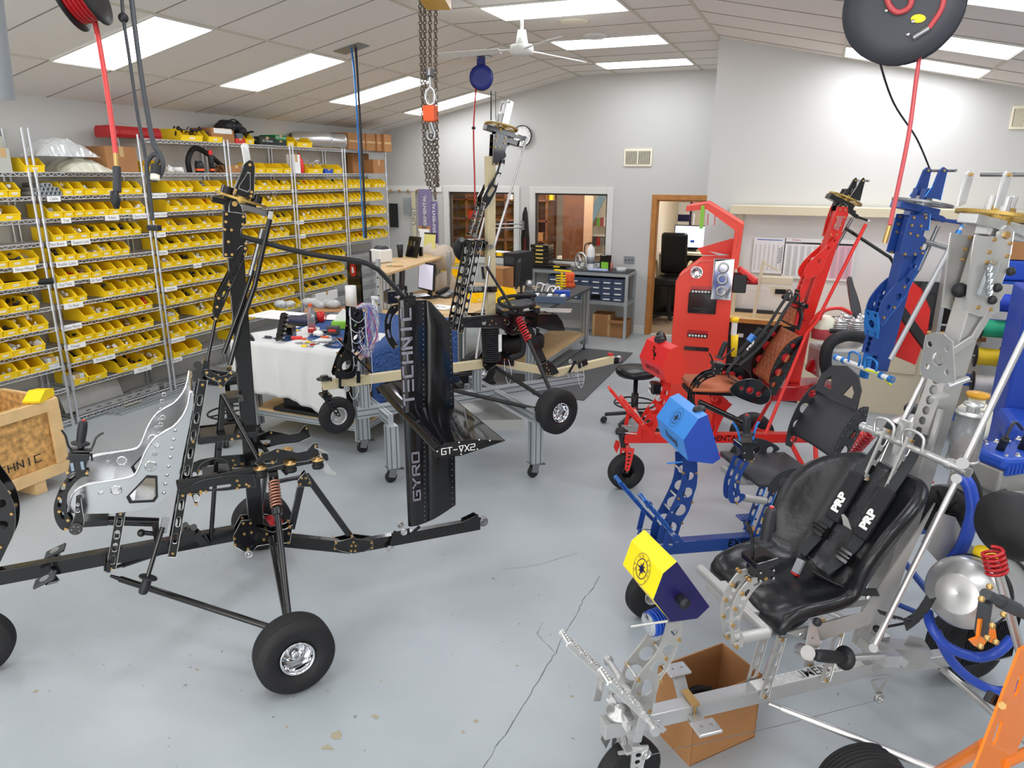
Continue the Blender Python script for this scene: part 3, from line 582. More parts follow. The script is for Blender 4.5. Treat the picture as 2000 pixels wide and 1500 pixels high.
def ring_gear(root,c,nrm,R,m='gold',w_=.011,teeth=96,inner=.84):
 c=V(c);n=V(nrm).normalized();mb=MB();mb.lathe([(R*inner,-w_/2),(R,-w_/2),(R,w_/2),(R*inner,w_/2),(R*inner,-w_/2)],c,n,60,smooth=False)
 a=n.orthogonal().normalized();b=n.cross(a)
 for i in range(teeth):
  t=2*PI*i/teeth;d=a*math.cos(t)+b*math.sin(t);mb.bar(c+d*R*.995-n*w_*.5,c+d*R*.995+n*w_*.5,.0045,.006,side=d)
 for k in range(6):t=k*PI/3;d=a*math.cos(t)+b*math.sin(t);mb.bar(c+d*R*.15,c+d*R*inner*1.02,.016,w_*.6,side=n.cross(d))
 mb.lathe([(0,-.03),(R*.28,-.03),(R*.28,.03),(0,.03)],c,n,20,smooth=False)
 return mb.build('ring_gear',m,root)
def spring(mb,p,q,r,turns,wr,m=0):
 p,q=V(p),V(q);d=(q-p).normalized();a=d.orthogonal().normalized();b=d.cross(a);n=int(turns*14)
 mb.tube([p+(q-p)*(i/n)+(a*math.cos(2*PI*turns*i/n)+b*math.sin(2*PI*turns*i/n))*r for i in range(n+1)],wr,6,m)
def tubes(root,name,m,segs,mats=None,bevel=0):
 mb=MB()
 for s in segs:mb.tube(s[0],s[1],s[2]if len(s)>2 else 12)
 return mb.build(name,m,root)
def pulley(mb,c,r,ax=(0,1,0)):
 c=V(c);n=V(ax).normalized();mb.lathe([(r*.7,-.006),(r,-.006),(r*.86,0),(r,.006),(r*.7,.006),(r*.7,-.006)],c,n,20);a=n.orthogonal().normalized();b=n.cross(a)
 for i in range(6):mb.bar(c,c+(a*math.cos(i*PI/3)+b*math.sin(i*PI/3))*r*.75,.004,.008,side=n)
 mb.lathe([(0,-.01),(r*.25,-.01),(r*.25,.01),(0,.01)],c,n,10)
def grip(root,p,q,r=.017,flange=True,cap='redd',m='plastic'):
 p,q=V(p),V(q);d=(q-p).normalized();L=(q-p).length;mb=MB();pr=[(0,0),(r*.7,0)]
 if flange:pr+=[(r*2.1,.002),(r*2.2,.006),(r*1.1,.012)]
 for i in range(8):h=.016+(L-.026)*i/8;pr+=[(r*(1.0+.12*math.sin(i*PI/8)),h),(r*(1.06+.12*math.sin(i*PI/8)),h+(L-.03)/16)]
 pr+=[(r*.95,L-.004),(r*.6,L),(0,L)]
 mb.lathe(pr,p,d,16);o=mb.build('hand_grip',m,root)
 if cap:c=MB();c.cyl(q-d*.001,q+d*.006,r*.45,10);c.build('button',cap,o)
 return o
def foil(mb,secs,m=0,n=10,cap=True):
 """loft of symmetric aerofoil sections (leading edge, trailing edge, thickness, side vector)"""
 prof=[(.5*(1-math.cos(PI*i/n)),1)for i in range(n+1)];prof=prof+[(x,-1)for x,_ in prof[-2:0:-1]]
 k=len(prof);vs=[]
 for le,te,th,sd in secs:
  le,te,sd=V(le),V(te),V(sd).normalized()
  for x,s in prof:
   y=5*th*(.2969*x**.5-.126*x-.3516*x*x+.2843*x**3-.1036*x**4);vs.append(le+(te-le)*x+sd*s*y)
 fs=[(i*k+j,i*k+(j+1)%k,(i+1)*k+(j+1)%k,(i+1)*k+j)for i in range(len(secs)-1)for j in range(k)]
 mb.add(vs,fs,m,True)
 if cap:mb.add(vs[:k],[tuple(range(k))[::-1]],m);mb.add(vs[-k:],[tuple(range(k))],m)
 return mb
def mid(p,q,t=.5):return V(p).lerp(V(q),t)
# == black gyroplane in the left foreground
FA=Frame((-2.63,2.83),-133);A=FA.p
ga=thing('gyroplane','black gyroplane airframe with bare aluminium bucket seat and tall black tail fin','gyroplane',FA.P,FA.h)
mb=MB();k0=V((1.52,0,.5));k1=V((.2,0,.505));kb=A(686,1068);kt=A(936,1022)
mb.bar(k0,k1,.052,.078);mb.bar(V((.0,0,A(560,1048).z)),kb,.05,.07);mb.bar(kb,kt,.05,.07);mb.build('keel_beam','black',ga,bevel=.004)
hub=FA.pp([(430,1064),(455,1050),(430,1062),(455,1048),(472,1017),(490,1016),(503,1030),(532,1039),(560,1033),(571,1026),(566,1060),(536,1061),(503,1066),(492,1076),(475,1077),(457,1066)][3:],.035)
hub=FA.pp([(455,1048),(472,1017),(490,1016),(503,1030),(532,1039),(560,1033),(571,1026),(566,1060),(536,1061),(503,1066),(492,1076),(475,1077),(457,1066)],.035)
flat(ga,'keel_joint_plate',hub,.035,.006,'black',both=1,bolt=FA.pp([(475,1021),(489,1021),(477,1042),(491,1039),(458,1051),(459,1063),(521,1042),(515,1053),(531,1054),(566,1029),(563,1059),(564,1041),(484,1071)],.035))
flat(ga,'tail_joint_plate',FA.pp([(660,1058),(685,1052),(688,1045),(694,1052),(728,1056),(728,1070),(710,1077),(685,1080),(665,1076),(652,1071),(655,1059)],.032),.032,.006,'black',both=1,bolt=FA.pp([(656,1060),(654,1071),(687,1047),(690,1058),(686,1065),(694,1065),(685,1075),(693,1075),(725,1059),(726,1069)],.032))
# mast
m0=A(500,1022);m1=A(452,398);mb=MB();mb.bar(m0,m1,.055,.078);mb.build('mast','black',ga,bevel=.004)
flat(ga,'mast_head_plate',FA.pp([(437,413),(480,418),(480,435),(471,447),(470,461),(480,468),(482,478),(470,481),(461,488),(457,503),(436,503)],.036),.036,.006,'black',both=1,bolt=FA.pp([(442,418),(475,423),(441,433),(474,438),(439,448),(452,449),(446,472),(480,475),(441,497),(453,497)],.036))
# rotor head
fk=FA.pp([(480,317),(487,313),(494,316),(498,326),(496,386),(487,388),(455,378),(459,366),(474,330),(476,321)],.03)
hole=FA.pp([(483,335),(489,337),(489,370),(484,376),(465,369),(466,363),(478,345)],.03)
flat(ga,'rotor_fork_plate',fk,.032,.008,'black',both=1,bolt=FA.pp([(488,322),(460,371),(491,375),(490,383),(458,376)],.032))
mb=MB();mb.plate(hole,[[(mid((*h,0),(*FA.pp([(481,358)],.03)[0],0),.14).x,mid((*h,0),(*FA.pp([(481,358)],.03)[0],0),.14).y)for h in hole]],UZ(.0375),.003);mb.build('engraved_outline','chrome',ga)
mb=MB();mb.bar(A(478,287,0),A(484,322,0),.02,.034);mb.cyl(A(478,287,-.01),A(478,287,.01),.018);mb.build('teeter_link','alu',ga,bevel=.003)
mb=MB();mb.cyl(A(446,364),A(442,378),.03,18);mb.cyl(A(503,382),A(500,396),.026,18);mb.build('head_bearing_block','black',ga,bevel=.002)
gc=mid(A(421,374),A(520,404));gd=(A(421,374)-A(520,404)).normalized();gn=V((-gd.z,0,gd.x));gn=gn if gn.z>0 else-gn
ring_gear(ga,gc,gn,(A(421,374)-A(520,404)).length/2)
mb=MB();mb.bar(A(413,388),A(478,404),.07,.028);mb.bar(A(436,383),A(500,402),.05,.02);mb.build('gimbal_block','black',ga,bevel=.003)
flat(ga,'gimbal_plate',FA.pp([(447,414),(447,399),(452,391),(460,391),(472,402),(473,415)],.034),.034,.007,'black',both=1,bolt=FA.pp([(458,398)],.034),br=.013)
mb=MB();mb.bar(A(470,403,.03),A(525,418,.05),.01,.03);mb.bar(A(470,403,-.03),A(525,418,-.05),.01,.03);mb.bar(A(525,416,-.08),A(525,416,.08),.02);mb.build('control_arm','black',ga,bevel=.002)
mb=MB()
for v in(.07,-.07):mb.bar(A(529,413,v),A(527,428,v),.022)
mb.build('rod_end','alu',ga,bevel=.002)
mb=MB()
for v in(.07,-.07):mb.tube([A(527,428,v),A(497,560,v),A(470,635,v),A(449,712,v)],.0125,12);
mb.build('control_rod','black',ga)
mb=MB();[mb.tube([A(513,447,v),A(489,538,v)],.012,10)for v in(.03,-.03)];mb.build('gas_spring','steel',ga)
mb=MB();[mb.tube([A(494,528,v),A(470,600,v),A(437,690,v)],.011,8)for v in(.03,-.03)];mb.build('spring_rod','black',ga)
# slotted brace ahead of the mast
bp=FA.pp([(471,483),(476,479),(482,480),(484,486),(455,552),(447,572),(436,600),(424,625),(417,624),(418,605),(421,582),(440,545)],.045)
def sl(F,p,q,r,v=0.0):a,b=F.p(*p,v),F.p(*q,v);return slot((a.x,a.z),(b.x,b.z),r)
flat(ga,'slotted_brace',bp,.045,.006,'black',holes=[sl(FA,(476,497),(469,512),.008,.045),sl(FA,(463,522),(456,536),.009,.045),sl(FA,(450,550),(446,560),.010,.045),sl(FA,(439,572),(436,582),.009,.045)],both=1,bolt=FA.pp([(479,485),(448,556),(427,582),(424,599),(437,602),(421,622)],.045))
tubes(ga,'brace_rod','black',[([A(421,624,v),A(405,705,v)],.008)for v in(.045,-.045)])
# drilled uprights behind the seat
def strap(root,name,F,p,q,v,wd,th,n,m,both=1,start=.06,ln=.35,bolt=None):
 a,b=F.p(*p,v),F.p(*q,v);d=(b-a).normalized();e=V((-d.z,0,d.x));pts=[(x.x,x.z)for x in(a-e*wd/2,b-e*wd/2,b+e*wd/2,a+e*wd/2)];L=(b-a).length;hs=[]
 for i in range(n):
  c0=a+d*(L*(start+(1-2*start)*(i+.5-ln/2)/n));c1=a+d*(L*(start+(1-2*start)*(i+.5+ln/2)/n));hs.append(slot((c0.x,c0.z),(c1.x,c1.z),wd*.24))
 bl=[((a+d*L*t).x,(a+d*L*t).z)for t in(.025,.975)]
 return flat(root,name,pts,v,th,m,holes=hs,both=both,bolt=bl)
strap(ga,'drilled_upright',FA,(397,742),(336,1088),.09,.042,.006,9,'black')
tubes(ga,'upright_tube','black',[([A(434,770,v),A(424,880,v),A(412,1050,v)],.012)for v in(.03,-.03)])
mb=MB();mb.bar(A(388,852,.0),A(500,838,.0),.18,.035);mb.build('cross_frame','black',ga,bevel=.003)
flat(ga,'cross_frame_plate',FA.pp([(386,855),(470,846),(470,858),(386,868)],.095),.095,.005,'black',holes=[[(x,y)for x,y in circ(*FA.pp([(p,q)],.095)[0],.011)]for p,q in((397,862),(410,861),(440,857))],both=1,bolt=FA.pp([(377,862),(465,851),(453,857)],.095))
mb=MB();[mb.cyl(A(x,y,-.06),A(x,y,.06),r,14)for x,y,r in((386,713,.02),(390,722,.016),(384,729,.02),(388,733,.02),(383,738,.02),(392,745,.018))];mb.bar(A(403,700,0),A(400,745,0),.1,.03);mb.build('bearing_stack','black',ga)
flat(ga,'bellcrank',FA.pp([(400,722),(408,722),(430,735),(440,733),(452,725),(455,731),(442,745),(436,755),(430,757),(425,745),(403,735)],.06),.06,.006,'black',both=1,bolt=FA.pp([(404,727),(417,739),(429,743),(441,740),(451,728),(431,754)],.06))
mb=MB();mb.bar(A(405,720,0),A(452,727,0),.07,.02);mb.bar(A(470,778,-.07),A(470,778,.07),.04,.025);mb.box(A(455,775,0),(.06,.14,.03));mb.build('clamp_block','black',ga,bevel=.003)
mb=MB();[mb.bar(A(*p,v),A(*q,v),.012,.022)for v in(.05,-.05)for p,q in(((437,775),(427,900)),)];mb.tube([A(435,770,.05),A(518,922,.14)],.012);mb.tube([A(435,770,-.05),A(518,922,-.14)],.012);mb.tube([A(470,775,0),A(503,862,0),A(560,925,-.1)],.012);mb.build('rear_brace_tube','black',ga)
# engine mounting rails
for v in(.13,-.13):
 mb=MB();mb.bar(A(345,947,v),A(640,890,v),.03,.045);mb.build('engine_rail','black',ga,bevel=.003)
flat(ga,'engine_rail_plate',FA.pp([(345,960),(395,938),(440,930),(495,925),(500,950),(440,958),(395,960),(350,968)],.15),.15,.005,'black',both=1,holes=[sl(FA,(412,953),(448,948),.008,.15)],bolt=FA.pp([(357,967),(371,964),(392,959),(402,959),(463,938),(481,945),(467,947),(486,948),(463,953)],.15))
flat(ga,'triangle_bracket',FA.pp([(371,963),(393,962),(385,987),(381,987)],.155),.155,.005,'black',holes=[circ(*FA.pp([(383,972)],.155)[0],.012,8,1.6)],bolt=FA.pp([(384,984),(372,965),(392,963)],.155),both=1)
rp=FA.pp([(498,905),(512,888),(540,876),(560,880),(580,884),(600,880),(612,866),(620,866),(622,880),(625,888),(600,900),(560,905),(520,915)],.15)
flat(ga,'engine_mount_arm',rp,.15,.008,'black',both=1,holes=[sl(FA,(520,901),(536,899),.012,.15)],bolt=FA.pp([(542,880),(616,870),(532,903)],.15))
mb=MB();gm=MB()
for x,y in((508,915),(567,905),(620,898),(512,888),(561,878)):
 for v in((.17,)if y>890 else(-.17,)):
  c=A(x,y,v);mb.lathe([(0,-.045),(.03,-.045),(.032,-.03),(.024,-.02),(.032,-.01),(.03,0),(0,0)],c,(0,0,1),18);gm.lathe([(0,0),(.034,0),(.034,.004),(.012,.006),(.012,.014),(0,.014)],c,(0,0,1),16)
mb.build('rubber_mount','rubber',ga);gm.build('mount_washer','brass',ga)
mb=MB();mb.tube(smooth_path([A(385,920,.13),A(395,905,.13),A(422,895,.13),A(445,903,.13),A(452,920,.13)]),.006,8);mb.build('handle_loop','black',ga)
mb=MB();mb.bar(A(395,925,0),A(450,915,0),.16,.006);mb.build('tray','dgrey',ga)
# rear triangle
mb=MB();mb.bar(A(591,935,0),A(569,1032,0),.03,.035);mb.build('rear_post','black',ga,bevel=.002)
mb=MB();mb.bar(A(598,928,0),A(688,1052,0),.03,.035);mb.build('rear_diagonal','black',ga,bevel=.002)
flat(ga,'gusset',FA.pp([(580,940),(596,923),(607,940),(607,950),(582,950)],.02),.02,.005,'black',both=1,bolt=FA.pp([(589,933),(597,933),(586,945),(604,942)],.02))
mb=MB();mb.tube([A(545,940,.0),A(596,930,0)],.012);mb.build('top_stay','black',ga)
mb=MB();mb.bar(A(614,873,.15),A(640,885,.15),.03,.004);mb.plate(FA.pp([(625,885),(648,918),(658,924),(655,928),(638,925),(622,910)],.16),[],UZ(.16),.003);mb.build('exhaust_bracket','alu',ga)
# undercarriage
for s in(1,-1):
 wc=A(574,1268,.74);wc=V((wc.x,.74*s,.188));w_=wheel(ga,wc,.188,.15,(-.12 if s>0 else .12,s,.06))
 tp=V((A(533,925,.14).x,.14*s,A(533,925,.14).z));m_=V((-.008,.3*s,.66));bt=V((.02,.67*s,.27))
 mb=MB();mb.box(tp+V((0,0,-.01)),(.05,.05,.05));mb.build('strut_cap','black',ga,bevel=.004)
 d=(bt-tp);sp0=tp+d*.05;sp1=tp+d*.23
 mb=MB();spring(mb,sp0,sp1,.026,9,.0055);mb.build('coil_spring',mat('copper_spring','b5806a',.35,.6),ga)
 mb=MB();mb.cyl(tp,tp+d*.26,.015,12);mb.cyl(tp+d*.24,tp+d*.28,.026,14);mb.tube([tp+d*.27,bt],.017,14);mb.build('suspension_strut','black',ga)
 mb=MB();mb.tube([V((.02,.05*s,.46)),bt+V((0,0,-.03))],.019,14);mb.build('axle_strut','black',ga)
 p=V((A(215,1118,.04).x,.04*s,A(215,1118,.04).z-.02));mb=MB();mb.tube([p,p.lerp(V((.05,.64*s,.25)),.12)],[.007,.016],12);mb.tube([p.lerp(V((.05,.64*s,.25)),.06),V((.05,.64*s,.25))],.0165,14);mb.build('radius_rod','black',ga)
 mb=MB();mb.cyl(V((.0,.64*s,.23)),wc,.014,12);mb.build('axle','steel',ga)
mb=MB();mb.lathe([(0,0),(.07,0),(.07,.01),(0,.01)],(A(530,1010,-.66).x,-.665,.19),(0,1,0),24);[mb.box((A(530,1010,-.66).x+.04*math.cos(a),-.65,.19+.04*math.sin(a)),(.025,.015,.025))for a in(0,1.3,2.6,3.9,5.2)];mb.build('brake_disc','redd',ga)
# nose wheel and instrument pylon at the left edge
nw=V((1.44,0,.17));wheel(ga,nw,.17,.1,(.1,1,0))
mb=MB();[mb.bar(V((1.42,s*.062,.16)),V((1.46,s*.062,.42)),.006,.05)for s in(1,-1)];mb.box((1.47,0,.43),(.07,.14,.02));mb.cyl((1.47,0,.43),(1.47,0,.56),.022,14);mb.build('nose_fork','black',ga)
po=sp2([(1.29,.54),(1.22,.66),(1.17,.76),(1.155,.9),(1.2,1.05),(1.24,1.13)]);pi_=sp2([(1.33,1.13),(1.29,1.03),(1.25,.9),(1.27,.78),(1.33,.68),(1.42,.56)])
flat(ga,'instrument_pylon',po+pi_,.055,.006,'black',both=1,holes=[circ(1.205,.9,.024),circ(1.215,.79,.024),circ(1.28,.67,.03),circ(1.25,1.03,.02)],bolt=[(1.17,.84),(1.24,.68),(1.3,.58),(1.22,1.08)])
mb=MB();mb.box((1.3,0,1.2),(.16,.3,.16));mb.build('instrument_pod','black',ga,bevel=.02)
# foot rests
for x,y,s in((88,1132,1),(108,1077,-1)):
 v=.13*s;c=FA.p(x,y,v);mb=MB();R=Matrix.Rotation(.35,3,'Y');mb.box(c,(.10,.085,.014),R);o=mb.build('foot_pad','dgrey',ga,bevel=.006)
 e=MB();e.lathe([(.018,0),(.022,0),(.022,.0015),(.018,.0015),(.018,0)],c+R@V((0,0,.0075)),R@V((0,0,1)),16);[e.box(c+R@V((0,k*.008,.0082)),(.03,.003,.0015),R)for k in(-1,0,1)];e.build('pad_emblem','alu',o)
 mb=MB();mb.tube([c+V((0,0,-.01)),V((c.x-.02,.04*s,.5))],.012,10);mb.bar(c+V((0,0,-.012)),V((c.x-.03,.05*s,c.z-.05)),.03,.02);mb.build('foot_rest_bracket','black',ga)
 # seat support frame
strap(ga,'front_post',FA,(236,1000),(217,1112),.03,.045,.006,4,'black')
mb=MB();mb.tube([A(160,1015,0)+V((0,0,.0)),A(310,1020,0)],.024,14);mb.build('seat_tube','black',ga)
mb=MB();mb.bar(A(165,1008,.0),A(213,1005,.0),.2,.03);mb.bar(A(213,1110,0),A(213,1090,0),.09,.02);mb.cyl(A(205,1080,.035),A(205,1115,.035),.006,8);mb.build('seat_bracket','black',ga)
# bucket seat
sd=[(133,1000),(137,978),(146,960),(172,946),(225,937),(258,930),(270,916),(283,884),(300,858),(318,845),(340,832),(357,812),(367,790),(371,768),(374,765),(378,772),(378,790),(366,850),(350,925),(332,965),(305,988),(262,998),(225,1002),(150,1004)]
vs_=.2;prof=FA.pp(sd,vs_);prof=[(u,z)for u,z in prof]
cut=FA.pp([(253,968),(286,933),(303,934),(304,968),(298,976),(258,978)],vs_)
hl=[circ(*FA.pp([(227,957)],vs_)[0],.022),circ(*FA.pp([(197,961)],vs_)[0],.011),circ(*FA.pp([(294,910)],vs_)[0],.023),circ(*FA.pp([(307,870)],vs_)[0],.01),circ(*FA.pp([(302,886)],vs_)[0],.01)]
seat=MB()
for s in(1,-1):seat.plate(prof,[cut]+hl,UZ(vs_*s),.003)
rear=prof[15:];base=rear[::-1]
pan=FA.pp([(374,768),(373,800),(360,855),(343,925),(328,955),(300,975),(262,986),(210,990),(150,990),(136,985)],vs_)
for i in range(len(pan)-1):
 (a,b),(c,d)=pan[i],pan[i+1];seat.add([(a,-vs_,b),(a,vs_,b),(c,vs_,d),(c,-vs_,d)],[(0,1,2,3)],0,True);
so=seat.build('bucket_seat',mat('polished_aluminium','d2d4d6',.2,1,bump=.05,bscale=9),ga)
rim_=MB();edge=smooth_path([(u,vs_,z)for u,z in prof[:16]],4)
for s in(1,-1):rim_.tube([V((p.x,vs_*s,p.z))for p in edge],.006,8)
rim_.tube([(prof[14][0],-vs_,prof[14][1]),(prof[14][0],vs_,prof[14][1])],.006,8);rim_.build('rolled_edge','chrome',so)
tr=MB();cc=FA.pp([(282,957)],vs_)[0]
for s in(1,-1):
 tr.plate([(cc[0]+(u-cc[0])*1.22,cc[1]+(z-cc[1])*1.22)for u,z in cut],[cut],UZ(vs_*s),.008)
tr.build('rubber_trim','rubber',so)
ri=MB()
for s in(1,-1):
 for(x,y),r_ in(((227,957),.026),((294,910),.028),((197,961),.013),((307,870),.013),((302,886),.013),((312,847),.01),((318,815),.012),((314,829),.011)):c=FA.pp([(x,y)],vs_)[0];ri.lathe([(r_*.8,-.004),(r_*1.02,-.001),(r_*1.02,.001),(r_*.8,.004)],(c[0],vs_*s,c[1]),(0,s,0),20)
for i in range(8):t=i/7;p=mid(A(342,840,vs_),A(320,962,vs_),t);ri.lathe([(.006,0),(.009,.002),(.0,.003)],p+V((0,.002,0)),(0,1,0),10)
ri.build('pressed_ring','chrome',so)
# stick, quadrant
v_=.25;arc_o=[(172,921),(150,922),(128,940),(112,965),(105,990),(108,1015),(118,1032),(127,1036)];arc_i=[(139,1030),(140,1018),(133,1006),(128,990),(132,965),(145,945),(160,932),(173,930)]
flat(ga,'stick_quadrant',sp2(FA.pp(arc_o,v_))+sp2(FA.pp(arc_i,v_)),v_,.006,'black',both=0,holes=[sl(FA,(134,938),(142,931),.012,v_),sl(FA,(120,962),(124,952),.009,v_),sl(FA,(116,988),(117,976),.008,v_),sl(FA,(123,1012),(120,1002),.008,v_)],bolt=FA.pp([(132,922),(170,923),(126,946),(116,972),(116,998),(133,1015),(129,1032)],v_))
flat(ga,'stick_quadrant',sp2(FA.pp(arc_o,v_))+sp2(FA.pp(arc_i,v_)),v_-.05,.006,'black',holes=[sl(FA,(134,938),(142,931),.012,v_),sl(FA,(120,962),(124,952),.009,v_),sl(FA,(116,988),(117,976),.008,v_),sl(FA,(123,1012),(120,1002),.008,v_)])
mb=MB();mb.bar(A(152,918,v_-.025),A(155,893,v_-.025),.07,.07);mb.bar(A(155,893,v_-.025),A(156,880,v_-.025),.09,.085);mb.cyl(A(157,885,v_-.025),A(160,865,v_-.025),.015,12);mb.build('stick_block','black',ga,bevel=.004)
mb=MB();c=A(153,905,v_-.025);[mb.box(c+V((k*.02,.037,0)),(.012,.004,.04))for k in(-1,1)];mb.build('window_strip',mat('mirror_insert','9fb0c0',.1,1),ga)
grip(ga,A(157,868,v_-.025),A(163,822,v_-.025),.018)
mb=MB();mb.tube(smooth_path([A(142,882,v_),A(133,870,v_),A(128,852,v_),A(120,840,v_)]),.005,8);mb.tube(smooth_path([A(176,882,v_),A(182,870,v_),A(188,855,v_),A(202,845,v_)]),.005,8);mb.tube([A(142,882,v_),A(176,882,v_)],.009,8);mb.tube([A(140,885,v_),A(130,897,v_)],.005,6);mb.tube([A(178,885,v_),A(180,900,v_)],.005,6);mb.build('brake_lever','black',ga)
flat(ga,'trim_lever',FA.pp([(150,968),(158,968),(165,1018),(158,1038),(144,1038),(138,1028),(146,1005)],v_+.04),v_+.04,.008,'black',holes=[circ(*FA.pp([(152,985)],v_+.04)[0],.006),circ(*FA.pp([(152,997)],v_+.04)[0],.008)])
mb=MB();mb.cyl(A(148,1033,.2),A(148,1033,.31),.028,18);mb.cyl(A(156,970,.27),A(156,970,.31),.01,10);mb.build('pivot_drum','black',ga)
mb=MB();bolts(mb,[(A(148,1033,.31).x+.016*math.cos(a),A(148,1033,.31).z+.016*math.sin(a))for a in(0,1.26,2.5,3.77,5.03)],.31,.004);mb.build('bolt_row','steel',ga)
# long lever beside the seat
mb=MB();mb.bar(A(325,1010,.2),A(318,1040,.24),.02,.034);mb.tube([A(318,1030,.24),A(288,1128,.3)],.011,12);mb.build('throttle_lever','black',ga)
grip(ga,A(290,1126,.3),A(278,1160,.31),.02,cap=None)
mb=MB();mb.tube([A(275,1040,.1),A(310,1043,.1)],.012,10);mb.ball(A(276,1041,.1),.02);mb.box(A(306,1040,.12),(.03,.05,.09));mb.bar(A(380,1040,.04),A(400,1060,.04),.05,.04);mb.bar(A(398,1040,.05),A(410,1064,.05),.012,.012);mb.bar(A(355,1035,.05),A(378,1042,.05),.06,.05);mb.cyl(A(378,1030,.0),A(378,1030,.09),.018);mb.cyl(A(362,1025,.0),A(362,1025,.09),.015);mb.build('linkage','black',ga)
mb=MB();pulley(mb,A(486,1082,.05),.022);pulley(mb,A(762,1072,.06),.02);pulley(mb,A(782,1025,-.02),.02);pulley(mb,A(789,1039,.05),.02);mb.build('cable_pulley','alu',ga)
mb=MB();mb.plate(FA.pp([(470,1062),(498,1062),(487,1083),(484,1083)],.04),[FA.pp([(474,1065),(494,1065),(485,1074)],.04)],UZ(.042),.005);mb.bar(A(772,1037,.04),A(762,1070,.05),.005,.02);mb.bar(A(765,1046,.03),A(800,1036,.03),.008,.03);mb.bar(A(800,1046,.04),A(820,1028,.03),.005,.02);mb.build('pulley_bracket','black',ga)
# tail: brace, fin, rudder, stabiliser, tail wheel
mb=MB()
for v in(.04,-.04):mb.tube(smooth_path([A(472,462,v),A(600,495,v),A(700,510,v),A(732,523,v),A(745,533,v*.8),A(800,592,v*.4)],5),.0135,12)
mb.build('tail_brace_tube','satin',ga)
mb=MB();[mb.bar(A(*p,0),A(*q,0),.1,.008)for p,q in(((775,583),(835,576)),)];mb.box(A(800,585,0),(.05,.07,.05));mb.cyl(A(800,570,0),A(800,590,0),.02,12);mb.build('fin_top_clamp','black',ga)
e=lambda x,y:A(x,y,0)
fin=MB();foil(fin,[(e(797,1027),e(838,1018),.045,(0,1,0)),(e(788,820),e(834,815),.05,(0,1,0)),(e(779,640),e(833,638),.05,(0,1,0)),(e(777,585),e(833,586),.045,(0,1,0))])
fo=fin.build('fin','black',ga)
rd_=MB();foil(rd_,[(e(836,1018),e(890,986),.03,(0,1,0)),(e(834,815),e(888,812),.034,(0,1,0)),(e(833,636),e(882,634),.034,(0,1,0)),(e(832,586),e(842,590),.03,(0,1,0))]);ro=rd_.build('rudder','black',ga)
lt=MB()
def letter_col(F,y0,y1,x0,x1,txt,v,w):
 a,b=F.p(x1,y0,v),F.p(x0,y1,v);H=abs(F.p(x0,y0,v).x-F.p(x1,y0,v).x);n=len(txt);L=b.z-a.z
 tmp=MB();stencil(tmp,txt,lambda p,q,r:V((p,q,r)),H,w,.5,1.2);mx=max(x[0]for x in tmp.v);k=L/mx
 for f in tmp.f:lt.add([V((a.x+tmp.v[i][1]*(1 if b.x>a.x else-1),v,a.z+tmp.v[i][0]*k))for i in f],[(0,1,2,3)])
letter_col(FA,788,602,790,808,'TECHNIC',.029,.62);letter_col(FA,975,883,808,821,'GYRO',.029,.7)
lt.build('lettering',mat('silver_decal','8f8b98',.4,.2),fo)
rv=MB()
for i in range(46):
 t=i/45;p=mid(A(829,1015,.027),A(826,592,.027),t);rv.ball(p+V((0,.004,0)),.0022,6)
for i in range(30):t=i/29;p=mid(A(884,985,.006),A(880,640,.006),t);rv.ball(p,.0022,6)
rv.build('rivet_line','alu',fo)
z0=1.05;lu=-.76;cu_=.39
def wing(s):
 mb=MB();foil(mb,[((lu,0,z0),(lu-cu_,0,z0),.07,(0,0,1)),((lu,s*.6,z0),(lu-cu_,s*.6,z0),.07,(0,0,1))],n=12);o=mb.build('tailplane',mat('mirror_black','26272c',.06,.85),ga)
 ep=MB();P=[(lu+.005,z0+.0),(lu-.01,z0-.035),(lu-.14,z0-.045),(lu-cu_-.0,z0+.0),(lu-.2,z0+.038),(lu-.06,z0+.036)]
 ep.plate(P,[],UZ(s*.604),.004);q=ep.build('end_plate','black',o)
 if s>0:
  l=MB();stencil(l,'GT-VX2',lambda a,b,c:V((lu-.035-a,.608,z0-.022+b*.9)),.036,.6,.35,.8);l.build('lettering','white',q)
  r2=MB();[r2.ball((lu-k,.607,z0+z),.004,8)for k,z in((.012,-.0),(.13,.03),(.24,.028),(.3,.015),(.14,-.036),(.23,-.022))];r2.build('rivet_line','white',q)
 return o
wing(1);wing(-1)
mb=MB();mb.plate(FA.pp([(905,1018),(930,1006),(940,1012),(930,1025),(908,1031)],.02),[],UZ(.025),.004);mb.plate(FA.pp([(905,1018),(930,1006),(940,1012),(930,1025),(908,1031)],.02),[],UZ(-.025),.004);mb.build('tail_wheel_fork','black',ga)
mb=MB();c=A(943,1018,0);mb.lathe([(.012,-.015),(.03,-.015),(.032,-.01),(.032,.01),(.03,.015),(.012,.015)],c,(0,1,0),20);mb.build('tail_wheel','steel',ga)
